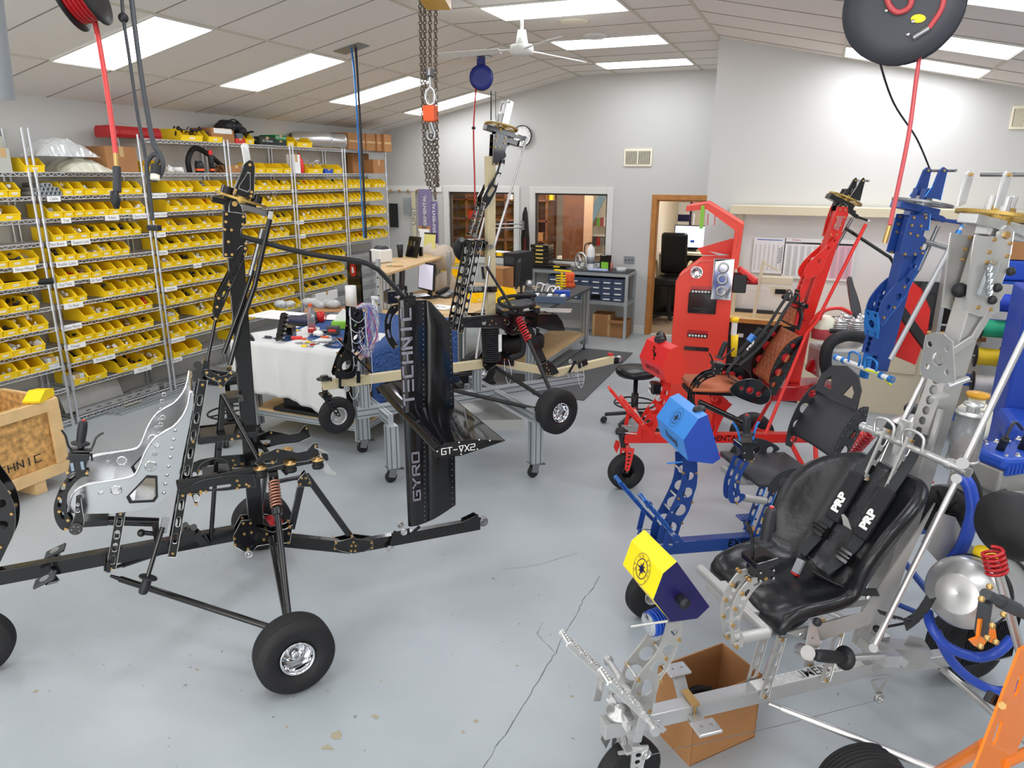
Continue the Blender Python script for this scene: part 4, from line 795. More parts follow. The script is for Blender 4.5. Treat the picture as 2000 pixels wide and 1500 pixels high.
# == shared pieces of the three gyroplanes on the right
def sub(F,root,name,m,px,v,th=.006,holes=(),bolt=(),both=0):
 return flat(root,name,sp2(F.pp(px,v),3)if len(px)>9 else F.pp(px,v),v,th,m,holes=[circ(*F.pp([(x,y)],v)[0],r,14)for x,y,r in holes],bolt=F.pp(bolt,v)if bolt else None,both=both)
def nose_gear(root,m,u=0.0,kz=.39,R=.148,fork='alu',steer=0.0):
 w_=wheel(root,(u,0,R),R,.085,(-.25,1,0),rimR=.36,chrome='black' if m=='red' else 'alu')
 mb=MB();hs=[circ(0,.03+k*.032,.0115-.001*k,10)for k in range(5)]
 for s in(1,-1):
  mb.plate([(-.03,-.012),(.03,-.012),(.018,.17),(0,.185),(-.018,.17)],hs,lambda a,b,c,s=s:V((u-.25*s*.055+a+b*.1,s*.056+c-a*.25,kz-.08-b*.98)),.006)
 mb.box((u+.01,0,kz-.085),(.07,.13,.012));o=mb.build('nose_fork',[m,EDGE.get(m,m)],root,bevel=.0014)
 mb=MB();mb.cyl((u+.03,0,kz-.08),(u+.055,0,kz+.02),.02,16);mb.build('fork_stem',fork,root)
 mb=MB();mb.lathe([(0,0),(.05,0),(.05,.012),(.022,.016),(.022,.035),(.012,.038),(0,.038)],(u+.05,0,kz+.045),(0,0,1),24);mb.bar((u+.05,-.09,kz+.05),(u+.05,.09,kz+.05),.012,.03);[mb.cyl((u+.05,s*.085,kz+.05),(u+.05,s*.085,kz+.075),.01,10)for s in(1,-1)];mb.build('steering_plate',fork if m!='blue' else 'blue',root)
 mb=MB();[mb.tube([V((u+.05,s*.085,kz+.07)),V((u-.07,s*.09,kz+.06))],.005,8)for s in(1,-1)];mb.build('steering_rod','alu',root)
 mb=MB();mb.plate([(0,0),(.03,.01),(.045,-.05),(.02,-.1),(-.005,-.04)],[],UZ(-.03),.006);o=mb.build('fork_damper_bracket',m,root);o.location=(u+.055,-.02,kz-.05)
def pedals(root,m,u=.0,z=.5,holes_m='alu'):
 for s in(1,-1):
  v=.12*s;d=V((.2,0,.24)).normalized();n=V((-.77,0,.64));b=V((u-.005 if s>0 else u+.05,v,z));mb=MB()
  for k in(0,1):mb.bar(b+V((0,(k-.5)*.075,0)),b+d*.26+V((0,(k-.5)*.075,0)),.008,.022)
  for k in range(4):q=b+d*(.05+.068*k);mb.bar(q+V((0,-.042,0)),q+V((0,.042,0)),.02,.008,side=d);[mb.box(q+V((0,(t-2.5)*.016,0))+n*.008,(.007,.007,.012))for t in range(6)]
  o=mb.build('rudder_pedal',[m,EDGE.get(m,m)],root,bevel=.0012)
  mb=MB();mb.bar(b,b+V((.02,0,-.12)),.008,.03);mb.bar(b+V((0,.0,0)),b+V((-.09,0,-.1)),.008,.02);mb.build('pedal_link',m,root)
 mb=MB();mb.tube([(u-.01,-.2,z-.01),(u-.01,.2,z-.01)],.013,14);mb.build('pedal_shaft','alu',root)
 mb=MB();[mb.tube([(u-.01,s*.19,z-.01),(u-.01,s*.205,z-.01)],.02,14)for s in(1,-1)];mb.build('shaft_end',m,root)
def foot_rests(root,u,kz,m,both=1):
 for s in(1,-1):
  mb=MB();mb.box((u+.03*s,.16*s,kz+.05),(.1,.075,.013));o=mb.build('foot_pad',[m],root,bevel=.006)
  e=MB();[e.lathe([(0,0),(.005,0),(.005,.002),(0,.002)],(u+.03*s+k*.02,.16*s,kz+.0565),(0,0,1),8)for k in(-1,1)];e.build('pad_screw','steel',o)
  mb=MB();mb.bar((u,s*.03,kz-.01),(u+.03*s,s*.15,kz+.04),.05,.014,side=(1,0,0));mb.bar((u,s*.03,kz-.04),(u+.03*s,s*.14,kz+.03),.035,.01,side=(1,0,0));mb.build('foot_rest_arm',m,root)
 mb=MB();mb.box((u,0,kz+.045),(.03,.09,.012));mb.cyl((u,.036,kz-.05),(u,.036,kz+.05),.005,8);mb.build('foot_rest_clamp','brass',root)
def box_pod(F,root,N,w_,top,side,skew=0.0):
 """six sided instrument pod: N = near side outline in photo pixels, w_ half width"""
 P=F.pp(N,w_);mb=MB();n=len(P)
 vs=[V((a,w_,b))for a,b in P]+[V((a+skew,-w_,b))for a,b in P];fs=[tuple(range(n)),tuple(range(2*n-1,n-1,-1))];ms=[1,1]
 for i in range(n):fs.append((i,n+i,n+(i+1)%n,(i+1)%n));ms.append(0 if i in(0,1,2)else 1)
 for f,m_ in zip(fs,ms):mb.add([vs[i]for i in f],[tuple(range(len(f)))],m_)
 o=mb.build('instrument_pod',[top,side],root,bevel=.002);bpy.context.view_layer.update()
 return o,vs,n
def on_face(a,b,c):
 """face frame: origin at the middle of edge-pair a..b (far..near, upper) and c (near lower)"""
 ex=(b-a).normalized();ey=(b-c);ey=(ey-ex*ey.dot(ex)).normalized();nz=ex.cross(ey);o=(a+c)/2
 return lambda x,y,o=o,ex=ex,ey=ey,nz=nz:o+ex*x+ey*y+nz*.002,nz
def compass(parent,T,r,m,txt=''):
 mb=MB();
 def ring(r0,r1,n=32):
  vs=[T(r0*math.cos(2*PI*i/n),r0*math.sin(2*PI*i/n))for i in range(n)]+[T(r1*math.cos(2*PI*i/n),r1*math.sin(2*PI*i/n))for i in range(n)];mb.add(vs,[(i,(i+1)%n,n+(i+1)%n,n+i)for i in range(n)])
 ring(r*.97,r);ring(r*.6,r*.66)
 for i in range(8):
  t=PI*i/4;L=r*(.62 if i%2==0 else .42);a,b=math.cos(t),math.sin(t);mb.add([T(a*L,b*L),T(-b*r*.09+a*r*.1,a*r*.09+b*r*.1),T(0,0),T(b*r*.09+a*r*.1,-a*r*.09+b*r*.1)],[(0,1,2,3)])
 ring(r*.2,r*.23,20);mb.build('compass_emblem',m,parent)
 for i,ch in enumerate(txt):
  t=PI*.5-(i-(len(txt)-1)/2)*.42;text_mesh(ch,r*.3,'emblem_lettering',m,parent,lambda x,y,t=t:T(r*.8*math.cos(t)+x*math.sin(t)+y*math.cos(t),r*.8*math.sin(t)-x*math.cos(t)+y*math.sin(t)))
def stick(F,root,v,outer,inner,m,blk,g0,g1,levers,lm='black',bolt=(),gap=.055):
 pts=sp2(F.pp(outer,v))+sp2(F.pp(inner,v));O=F.pp(outer,v);I=F.pp(inner,v)[::-1];sl_=[]
 k=min(len(O),len(I))-1
 for i in range(k):
  a=[(O[i][j]*.5+I[min(i,len(I)-1)][j]*.5)for j in(0,1)];b=[(O[i+1][j]*.5+I[min(i+1,len(I)-1)][j]*.5)for j in(0,1)]
  p=(a[0]*.7+b[0]*.3,a[1]*.7+b[1]*.3);q=(a[0]*.3+b[0]*.7,a[1]*.3+b[1]*.7);wd=math.dist(O[i],I[min(i,len(I)-1)]);sl_.append(slot(p,q,wd*.17))
 for s in(0,1):flat(root,'stick_quadrant',pts,v-gap*s,.006,m,holes=sl_,bolt=F.pp(bolt,v)if bolt else None)
 c0,c1=F.p(*blk[0],v-gap/2),F.p(*blk[1],v-gap/2);mb=MB();mb.bar(c0,c1,.07,.06);mb.bar(c0.lerp(c1,.7),c0.lerp(c1,1.05),.09,.085);mb.build('stick_block','black',root,bevel=.004)
 mb=MB();[mb.ball(c0.lerp(c1,t)+V((du,.04,0)),.005,8)for t in(.1,.5,.9)for du in(-.025,.025)];mb.build('bolt_row','steel',root)
 grip(root,F.p(*g0,v-gap/2),F.p(*g1,v-gap/2),.0175)
 mb=MB();[mb.tube(smooth_path([F.p(x,y,v-gap/2)for x,y in l]),.006,8)for l in levers];mb.build('brake_lever',lm,root)
def rotor_head(F,root,c,gear,fork_near,pinpx,plate,pbolts,mast,arm,rod,spring_,m,fm,v=.05,fv=.055,gear_m='gold',cyls='fm',rod_m='alu',link=True,tip=None):
 g0,g1=F.p(*gear[0]),F.p(*gear[1]);n=(g0-g1).normalized();gn=V((-n.z,0,n.x));gn=gn if gn.z>0 else-gn;R=(g0-g1).length/2;gc_=(g0+g1)/2
 ring_gear(root,gc_,gn,R,gear_m)
 flat(root,'rotor_fork_plate',F.pp(fork_near,fv),fv,.009,fm,both=1,bolt=[F.pp([pinpx],fv)[0]])
 q=F.p(*pinpx,0);mb=MB();mb.cyl(q+V((0,-fv-.03,0)),q+V((0,fv+.03,0)),.008,12);mb.build('teeter_pin','steel',root)
 mb=MB();[mb.cyl(gc_+gn*.01+V((du,dv,0)),gc_+gn*.07+V((du,dv,0)),.017,14)for du,dv in((.03,-.03),(.03,.03),(-.03,0.0),(0,-.055))];mb.build('bearing_post',fm,root)
 mb=MB();mb.bar(gc_-gn*.03+n*R*1.05,gc_-gn*.035-n*R*.6,.08,.035);mb.bar(gc_-gn*.06+n*R*.5,gc_-gn*.06-n*R*.9,.05,.03);mb.build('gimbal_block','alu' if m=='alu' else fm,root,bevel=.003)
 P=F.p(*plate[0],v);hp=gc_-gn*.085
 flat(root,'gimbal_plate',[(hp.x-.04,hp.z-.05),(hp.x-.035,hp.z+.03),(hp.x,hp.z+.055),(hp.x+.035,hp.z+.03),(hp.x+.04,hp.z-.05)],v-.008,.008,fm,both=1,bolt=[(hp.x,hp.z+.02)],br=.014)
 flat(root,'mast_head_plate',F.pp(plate,v),v,.007,m,both=1,bolt=F.pp(pbolts,v))
 a,b=F.p(*mast[0]),F.p(*mast[1]);mb=MB();mb.bar(b,a,.075,.085);mb.build('mast',m,root,bevel=.004)
 mb=MB()
 for s in(.035,-.035):mb.bar(F.p(*arm[0],s),F.p(*arm[1],s),.008,.028);mb.bar(F.p(*arm[1],s),F.p(*arm[2],s*.7),.008,.018)
 mb.build('control_arm',fm,root,bevel=.002)
 mb=MB();mb.cyl(F.p(*arm[2],-.03),F.p(*arm[2],.07),.009,10);mb.build('arm_bolt','steel',root)
 if rod:
  mb=MB();[mb.tube([F.p(x,y,vv)for x,y,vv in rod],.0125,12)];mb.build('control_rod',rod_m,root)
  if tip:mb=MB();p=F.p(*rod[0]);d=(F.p(*rod[1])-p).normalized();mb.cyl(p-d*.01,p+d*.035,.009,12,r2=.015);mb.build('rod_tip',tip,root)
 if spring_:
  mb=MB();[mb.tube([F.p(*spring_[0],s),F.p(*spring_[1],s)],.012,10)for s in(.0,-.03)];mb.build('gas_spring','steel',root)
  mb=MB();[mb.bar(F.p(*spring_[1],s),F.p(*spring_[2],s),.006,.016)for s in(.0,-.03)];mb.build('spring_link',m,root)
 return a,b
def arc_seat(F,root,v,front,rear,holes,m,cushion,hm=None,pod=None,podholes=(),nm='seat_side_panel',mesh_c=None,headc=None,pan=None):
 pts=sp2(F.pp(front,v),3)+sp2(F.pp(rear,v),3)
 hs=[circ(*F.pp([(x,y)],v)[0],r,18)for x,y,r in holes]
 rim=MB();o=flat(root,nm,pts,v,.006,m,holes=hs,both=1)
 n=len(pts)
 for s in(1,-1):
  for i in range(n):
   a,b=V((*pts[i],0)),V((*pts[(i+1)%n],0));c=V((sum(p[0]for p in pts)/n,sum(p[1]for p in pts)/n,0));d=(b-a);L=d.length;k=max(1,int(L/.028))
   e=V((-d.y,d.x,0)).normalized()*.012
   for j in range(k):
    q=a+d*(j/k);
    from_in=q+e if(q+e-c).length<(q-e-c).length else q-e
    rim.ball((from_in.x,s*(v+.004),from_in.y),.0028,6)
 rim.build('rivet_row','steel',o)
 if hm:
  mb=MB();[mb.lathe([(0,0),(r*1.05,0),(r*1.05,.003),(0,.003)],(F.pp([(x,y)],v)[0][0],s*(v-.008),F.pp([(x,y)],v)[0][1]),(0,1,0),18)for x,y,r in holes for s in(1,-1)];mb.build('mesh_disc',hm,o)
 fr=sp2(F.pp(front,v),4);rr=sp2(F.pp(rear[::-1],v),4);k=min(len(fr),len(rr));mb=MB();vs=[]
 for i in range(k):a=V((fr[i][0]*.45+rr[i][0]*.55,0,fr[i][1]*.45+rr[i][1]*.55));vs+=[a+V((0,-v+.004,0)),a+V((0,0,0))+V((-.012,0,0)),a+V((0,v-.004,0))]
 mb.add(vs,[(3*i+j,3*i+j+1,3*i+j+4,3*i+j+3)for i in range(k-1)for j in(0,1)],0,True);mb.build('seat_back',cushion,root,solid=.02)
 if pod:
  pp_=sp2(F.pp(pod,v+.015),3);flat(root,'seat_pan_side',pp_,v+.015,.006,m,holes=[circ(*F.pp([(x,y)],v)[0],r,16)for x,y,r in podholes],both=1)
  if hm:mb=MB();[mb.lathe([(0,0),(r*1.05,0),(r*1.05,.003),(0,.003)],(F.pp([(x,y)],v)[0][0],s*(v+.006),F.pp([(x,y)],v)[0][1]),(0,1,0),18)for x,y,r in podholes for s in(1,-1)];mb.build('mesh_disc',hm,root)
 if pan:mb=MB();vs=[V((u_,s*(v+.008),z_))for u_,z_ in pan for s in(-1,1)];mb.add(vs,[(2*i,2*i+1,2*i+3,2*i+2)for i in range(len(pan)-1)],0,True);mb.build('seat_pan',cushion,root,solid=.025)
def undercarriage(root,m,u=-1.0,kz=.39,R=.188,v=.74,tube='alu',shock='redd',near=True):
 for s in(1,-1):
  if s>0 and not near:continue
  wheel(root,(u,v*s,R),R,.15,(0,s,.05));tp=V((u-.05,.22*s,kz+.5));bt=V((u+.02,.66*s,.25))
  mb=MB();mb.tube([tp.lerp(bt,.25),bt],.016,14);mb.tube([V((u,.04*s,kz)),bt],.018,14);mb.cyl(bt,(u,v*s,R),.014,12);mb.build('suspension_strut',tube,root)
  mb=MB();mb.tube([V((u+.72,.05*s,kz-.04)),V((u+.06,.62*s,.23))],.0135,12);mb.build('radius_rod',tube,root)
  mb=MB();spring(mb,tp,tp.lerp(bt,.26),.028,8,.006);mb.cyl(tp,tp.lerp(bt,.27),.014,10);mb.build('coil_spring',shock,root)
def drilled_channel(F,root,p,q,v,wd,n,m,name='drilled_channel',r=.3):
 a,b=F.p(*p,v),F.p(*q,v);d=(b-a).normalized();L=(b-a).length;sd=V((0,1,0));nn=d.cross(sd);mb=MB()
 mb.plate([(0,-wd/2),(L,-wd/2),(L,wd/2),(0,wd/2)],[circ(L*(i+.7)/(n+.4),0,wd*r*(1-.35*i/n),12)for i in range(n)],lambda x,y,c:a+d*x+sd*y+nn*c,.004)
 for s in(1,-1):mb.bar(a+sd*s*wd/2-nn*.02,b+sd*s*wd/2-nn*.02,.004,.045,side=sd)
 o=mb.build(name,[m,EDGE.get(m,m)],root,bevel=.0014)
def hooks(root,u,z,v0,v1,m,tube='alu'):
 mb=MB();mb.tube([(u,v0,z),(u,v1,z)],.014,14);mb.build('shoulder_bar',tube,root)
 mb=MB();[mb.tube([(u,y,z),(u,y+.02,z)],.019,14)for y in(v0,v0+.07,v1-.09,v1-.02)];mb.build('bar_collar',m,root)
 mb=MB();
 for y in(-.07,.07):mb.tube(smooth_path([(u+.02,y-.045,z+.01),(u+.02,y-.045,z+.06),(u+.02,y,z+.075),(u+.02,y+.045,z+.06),(u+.02,y+.045,z+.01)]),.006,8)
 mb.bar((u,0,z-.05),(u-.01,0,z+.09),.05,.02);mb.build('harness_hook',m,root)
def ribbon(mb,pts,wd,side,th=.004,m=0):
 pts=smooth_path(pts,4);s=V(side).normalized()
 for i in range(len(pts)-1):mb.bar(pts[i],pts[i+1]+(pts[i+1]-pts[i])*.08,wd,th,side=s,m=m)
 # == silver gyroplane, right foreground
FE=Frame((-.44,2.29),-140);Ep=FE.p
ge=thing('gyroplane','bare silver gyroplane with black padded bucket seat and yellow and navy instrument pod','gyroplane',FE.P,FE.h)
k0,k1=Ep(1180,1412,.03),Ep(1484,1352,.03);kz=.39
mb=MB();mb.bar((.14,0,kz),(-1.15,0,kz),.06,.066);mb.bar((-1.1,0,kz-.01),(-1.9,0,kz-.09),.055,.06);mb.build('keel_beam','silverp',ge,bevel=.004)
mb=MB();mb.add([(-.52,-.029,kz+.0345),(-1.05,-.029,kz+.0345),(-1.05,.029,kz+.0345),(-.52,.029,kz+.0345)],[(0,1,2,3)]);dk=mb.build('white_decal','paper',ge)
text_mesh('EXPERIMENTAL',.062,'decal_lettering','black',dk,lambda a,b:V((-.785-a,.0-b,kz+.0352)),.0008,sx=.98)
nose_gear(ge,'alu',u=.02,kz=kz);pedals(ge,'alu',u=.04,z=.53)
pyl=[(1302,1216),(1293,1250),(1281,1276),(1260,1302),(1244,1323),(1235,1345),(1228,1370),(1240,1400),(1270,1394),(1275,1374),(1281,1355),(1290,1327),(1304,1304),(1318,1274),(1328,1243),(1331,1213)]
sub(FE,ge,'instrument_pylon','alud',pyl,.045,.006,holes=[(1316,1234,.016),(1304,1268,.024),(1284,1305,.031),(1259,1343,.036)],bolt=[(1325,1248),(1300,1285),(1290,1330),(1262,1399),(1246,1327),(1268,1388)],both=1)
mb=MB();[mb.cyl((a,-.05,b),(a,.05,b),.006,10)for a,b in FE.pp([(1325,1248),(1300,1285),(1290,1330),(1246,1327)],.045)];mb.build('pylon_spacer','alu',ge)
o,vs,n=box_pod(FE,ge,[(1322,1097),(1295,1120),(1276,1171),(1310,1215),(1362,1208),(1386,1185)],.12,mat('pod_yellow','f7dc1c',.4),'navy')
T,nz=on_face(vs[n+1],vs[1],vs[2]);compass(o,T,.056,'navy','GT-VX SCOUT')
mb=MB();c=Ep(1327,1168,.122);mb.lathe([(0,0),(.018,0),(.016,.03),(.02,.04),(.0,.044)],c,(0,1,0),14);mb.build('pod_knob','plastic',o)
mb=MB();mb.tube([Ep(1305,1213,.1),Ep(1233,1224,.0)],.005,8);mb.build('pitot_tube','alu',ge)
c=Ep(1272,1218,-.02);mb=MB();ax=V((1,.15,-.05));mb.lathe([(.02,-.08),(.042,-.07),(.045,0),(.047,.01),(.04,.014),(0,.012)],c,ax,24);lo=mb.build('headlamp','bluep',ge)
mb=MB();mb.lathe([(0,.013),(.04,.016),(.044,.013)],c,ax,24);mb.build('lamp_lens','chrome',lo);mb=MB();[mb.lathe([(.043,-.06+k*.012),(.05,-.06+k*.012),(.05,-.056+k*.012),(.043,-.056+k*.012)],c,ax,20)for k in range(5)];mb.build('cooling_fin','bluep',lo)
foot_rests(ge,-.235,kz,'alu')
mb=MB();pulley(mb,(-.02,.06,kz-.11),.022);pulley(mb,(-1.12,.06,kz-.12),.024);mb.build('cable_pulley','alu',ge)
mb=MB();mb.plate([(-.02,0),(.14,.02),(.14,.03),(-.02,.02)],[],lambda a,b,c:V((-.02+a*.8,.05+c,kz-.11+b)),.01);mb.plate([(-1.17,kz-.03),(-1.07,kz-.03),(-1.115,kz-.12),(-1.125,kz-.12)],[[(-1.15,kz-.04),(-1.09,kz-.04),(-1.12,kz-.09)]],UZ(.05),.004);mb.build('pulley_bracket','alud',ge)
mb=MB();mb.tube([(-.04,.06,kz-.12),(-.65,.06,kz-.135),(-1.1,.06,kz-.13)],.0016,6);mb.build('rudder_cable','steel',ge)
# quadrant, grip, seat tube
stick(FE,ge,.27,[(1494,1129),(1467,1130),(1443,1157),(1427,1194),(1425,1223),(1430,1248),(1437,1268)],[(1450,1262),(1452,1245),(1443,1223),(1449,1197),(1465,1162),(1483,1141)],'alud',((1484,1124),(1484,1085)),(1493,1062),(1507,992),[[(1470,1085),(1469,1060),(1466,1035),(1457,1020)]],bolt=[(1462,1131),(1493,1128),(1448,1158),(1434,1188),(1430,1220),(1437,1262)])
mb=MB();mb.tube([(-.22,.24,.87),(-.36,.24,.87)],.02,14);mb.tube([(-.36,.24,.87),(-.36,-.2,.87)],.02,14);mb.bar((-.33,0,.85),(-.95,0,.8),.22,.03);mb.build('seat_tube','alud',ge)
strap(ge,'front_post',FE,(1527,1245),(1492,1362),.045,.042,.006,4,'alud')
strap(ge,'rear_post',FE,(1640,1235),(1612,1330),.05,.045,.006,3,'alud')
# seat: padded shell
def padded_seat(root,prof,halfw,bol,m,nt=15,thick=.05):
 vs=[];n=len(prof);ts=[-1+2*j/(nt-1)for j in range(nt)]
 for i,(u_,z_)in enumerate(prof):
  a=V((*prof[max(i-1,0)],0));b=V((*prof[min(i+1,n-1)],0));d=(b-a).normalized();nn=V((d.y,-d.x,0));nn=nn if nn.y>0 or nn.x>0 else-nn
  if nn.x<0 and nn.y<.3:nn=-nn
  for t in ts:
   h=bol[i]*max(0,(abs(t)-.45)/.55)**1.6;ww=halfw[i]*(t-.0);rib=-.008*math.cos(t*9)*(1 if abs(t)<.5 else 0)
   vs.append(V((u_+nn.x*(h+rib),ww*(1-.05*max(0,abs(t)-.8)),z_+nn.y*(h+rib))))
 mb=MB();mb.add(vs,[(i*nt+j,i*nt+j+1,(i+1)*nt+j+1,(i+1)*nt+j)for i in range(n-1)for j in range(nt-1)],0,True)
 return mb.build('padded_bucket_seat',m,root,solid=thick,subsurf=1)
sp_=[(-.43,.82),(-.455,.868),(-.53,.868),(-.62,.855),(-.71,.855),(-.78,.875),(-.83,.93),(-.87,1.0),(-.92,1.08),(-.965,1.16),(-1.01,1.23),(-1.045,1.285),(-1.06,1.31)]
so=padded_seat(ge,sp_,[.235,.24,.245,.25,.25,.25,.255,.265,.275,.27,.25,.2,.15],[.0,.03,.06,.08,.09,.12,.15,.18,.18,.15,.1,.03,.0],'leather')
mb=MB();[mb.ball(p,.009,8)for p in(Ep(1420,1122,-.2),Ep(1475,1173,-.06),Ep(1535,1228,.12),Ep(1563,1238,.2),Ep(1695,1167,.27))];mb.build('seat_stud','chrome',so)
mb=MB();mb.plate([(-.47,.82),(-.8,.84),(-1.06,1.25),(-.95,.95),(-.85,.78),(-.6,.75)],[],UZ(.2),.006);mb.plate([(-.47,.82),(-.8,.84),(-1.06,1.25),(-.95,.95),(-.85,.78),(-.6,.75)],[],UZ(-.2),.006);mb.build('seat_shell','alud',ge)
# harness
hb=MB();S=(0,1,0)
ribbon(hb,[(-1.09,-.07,1.47),(-1.04,-.075,1.36),(-.97,-.08,1.26),(-.9,-.085,1.13),(-.84,-.09,1.03),(-.76,-.1,.93)],.05,S);ribbon(hb,[(-1.09,.07,1.47),(-1.04,.075,1.36),(-.97,.08,1.26),(-.9,.08,1.13),(-.83,.06,1.0),(-.76,.04,.93)],.05,S)
ribbon(hb,[(-.78,.0,.9),(-.8,-.12,.92),(-.86,-.22,.97)],.05,(1,0,1));ribbon(hb,[(-.74,.0,.9),(-.78,.14,.9),(-.84,.22,.93)],.05,(1,0,1));ribbon(hb,[(-.84,.24,.86),(-.93,.3,.85),(-1.0,.3,.92),(-1.0,.28,.85),(-.92,.29,.82)],.045,(1,0,.3))
web=mat('webbing','2e3033',.8,bump=.2,bscale=300);harness=hb.build('harness_strap',web,so)
pad=MB();pt=[]
for s,q in((-.08,0),(.08,1)):
 a,b=V((-.965,s,1.262)),V((-.865,s*.95,1.075));pad.bar(a,b,.068,.02,side=S);pt.append((a,b))
po_=pad.build('harness_pad',mat('pad_black','1d1e21',.75),so,bevel=.006)
for a,b in pt:
 d=(a-b).normalized();nrm=V((-d.z,0,d.x));nrm=nrm if nrm.x>0 else-nrm;c_=(a+b)/2-d*.03
 text_mesh('PRP',.05,'pad_lettering','white',po_,lambda x,y,c_=c_,d=d,nrm=nrm:c_+d*x-S_(y)+nrm*.0115 if False else c_+d*x+V((0,-y,0))+nrm*.0115,.003)
mb=MB()
for y,z_,u_ in((-.09,1.03,-.83),(.07,1.0,-.815)):mb.box((u_,y,z_),(.02,.06,.05),Matrix.Rotation(-.6,3,'Y'));[mb.cyl((u_+.012,y-.03,z_+k),(u_+.012,y+.03,z_+k),.005,8)for k in(-.015,.0,.018)]
mb.build('harness_buckle','black',so,bevel=.002)
mb=MB();mb.bar((-.72,-.05,.935),(-.69,-.04,.885),.035,.014,side=S);mb.build('latch_tongue','grey',so,bevel=.002);mb=MB();mb.bar((-.69,-.04,.885),(-.686,-.039,.878),.036,.016,side=S);mb.build('latch_button','redd',so)
mb=MB();mb.plate([(-.5,-.5),(.5,-.5),(.4,.6),(0,.9),(-.4,.6)],[],lambda a,b,c:V((-.885+b*.02+.02,.0+a*.045,1.1+b*.045)),.003);mb.build('seat_badge','white',so)
# mast and head
rotor_head(FE,ge,None,((1897,410),(2010,434)),[(1962,340),(1968,335),(1975,340),(1957,400),(1944,406)],(1968,341),[(1905,460),(1975,470),(1968,520),(1952,560),(1950,610),(1915,618),(1885,608),(1896,520)],[(1940,468),(1970,475),(1930,492),(1964,500),(1925,512),(1938,514),(1932,604),(1908,600)],((1936,462),(1690,1262)),((1965,440),(2010,458),(2060,470)),None,None,'alud','alu',v=.05,fv=.075)
mb=MB();[mb.bar(Ep(*p,v),Ep(*q,v),.01,.03)for v in(.05,-.05)for p,q in(((1962,560),(1902,660)),((1902,660),(1856,690)))];mb.build('slotted_arm','alud',ge,bevel=.002)
mb=MB();[mb.ball(Ep(x,y,.06),.017,10)for x,y in((1948,562),(1938,586),(1974,530))];mb.build('ball_knob','plastic',ge)
drilled_channel(FE,ge,(1858,665),(1790,855),.0,.075,9,'alud');strap(ge,'drilled_upright',FE,(1780,858),(1735,960),.055,.045,.006,3,'alud')
mb=MB();a=Ep(1878,615,.0);mb.plate([(-.06,-.03),(.06,-.03),(.08,.0),(.06,.14),(.02,.16),(-.02,.16),(-.06,.14),(-.08,0)],[circ(0,.06,.026,14),circ(-.045,.02,.012,8),circ(.045,.02,.012,8),circ(-.04,.11,.012,8),circ(.04,.11,.012,8)],lambda x,y,c:Ep(1847,705,0)+V((.03+c+y*.15,x,y-.05)),.005);mb.build('star_bracket','alu',ge,bevel=.0015)
mb=MB();[mb.tube([Ep(*p,v),Ep(*q,v)],.011,12)for p,q,v in(((2010,640),(1884,900),.28),((1868,940),(1706,1264),.28),((1830,690),(1762,825),-.1))];mb.build('control_rod','alu',ge)
mb=MB();[mb.cyl(Ep(x,y,v),Ep(x,y,v+.04),r_,12)for x,y,v,r_ in((1880,905,.27,.02),(1868,935,.27,.017),(1706,1266,.25,.016))];mb.build('rod_end','steel',ge)
hooks(ge,-1.07,1.41,-.2,.3,'alu')
mb=MB();mb.bar(Ep(1850,770,.05),Ep(1820,780,.05),.02,.012);mb.tube([Ep(1850,755,.06),Ep(1890,740,.06)],.012,10);mb.bar(Ep(1838,800,.07),Ep(1815,880,.07),.02,.012);mb.build('bottle_bracket','alu',ge)
mb=MB();mb.tube([Ep(1887,540,-.06),Ep(1862,680,-.06)],.008,8);mb.build('antenna_tube','tan',ge);mb=MB();mb.lathe([(.01,0),(.018,.01),(.018,.025),(.008,.03)],Ep(1893,515,-.06),(0,0,1),12);mb.build('orange_cap','orangep',ge)
mb=MB();mb.ball(Ep(1893,566,.0)+V((.045,0,0)),.028,12);mb.build('mast_grommet','rubber',ge)
c=Ep(1932,545,.065);mb=MB();mb.box(c,(.05,.02,.13),Matrix.Rotation(-.25,3,'Y'));o=mb.build('strobe_light','glassy',ge,bevel=.006);mb=MB();[mb.lathe([(0,0),(.014,.002),(.016,.006)],c+V((.006*k,.006,-.045+k*.022)),(0,1,0),14)for k in range(5)];mb.build('lamp_lens','chrome',o)
# bottles and tanks
c=Ep(1880,893,.12);mb=MB();mb.lathe([(0,0),(.05,0),(.05,.002),(.048,.095),(0,.095)],c,(-.03,0,1),24);mb.build('oil_fill',mat('amber_oil','8a3f0c',.1,trans=.35),ge)
mb=MB();mb.lathe([(.052,0),(.052,.17),(.05,.17),(.05,.002)],c,(-.03,0,1),24);mb.build('oil_bottle_wall','glassy',ge);mb=MB();mb.lathe([(.0,-.012),(.056,-.012),(.056,0),(.0,0)],c,(-.03,0,1),24);mb.lathe([(.0,.17),(.058,.17),(.058,.182),(.0,.182)],c,(-.03,0,1),8);mb.lathe([(.0,.182),(.022,.182),(.022,.2),(.034,.205),(.034,.215),(0,.215)],c,(-.03,0,1),12);mb.build('bottle_cap','alu',ge)
c=Ep(1895,850,-.05);mb=MB();mb.lathe([(0,0),(.06,0),(.062,.02),(.062,.11),(.04,.135),(.03,.14),(.03,.165),(0,.165)],c,(0,0,1),20);wb=mb.build('coolant_bottle',mat('cream_plastic','e9e7d2',.4),ge);mb=MB();mb.lathe([(0,.165),(.042,.165),(.042,.18),(0,.184)],c,(0,0,1),12);mb.build('bottle_cap',mat('amber_cap','e2a52a',.4),wb)
tc_=Ep(1868,1160,.34);td=V((-1,-.32,-.0)).normalized();td=(Ep(2010,1125,.1)-tc_).normalized()
mb=MB();mb.lathe([(0,.012),(.07,.0),(.074,.002),(.112,.03),(.127,.045),(.13,.055),(.13,.42),(.11,.46)],tc_,td,40);tk=mb.build('fuel_tank','alu',ge)
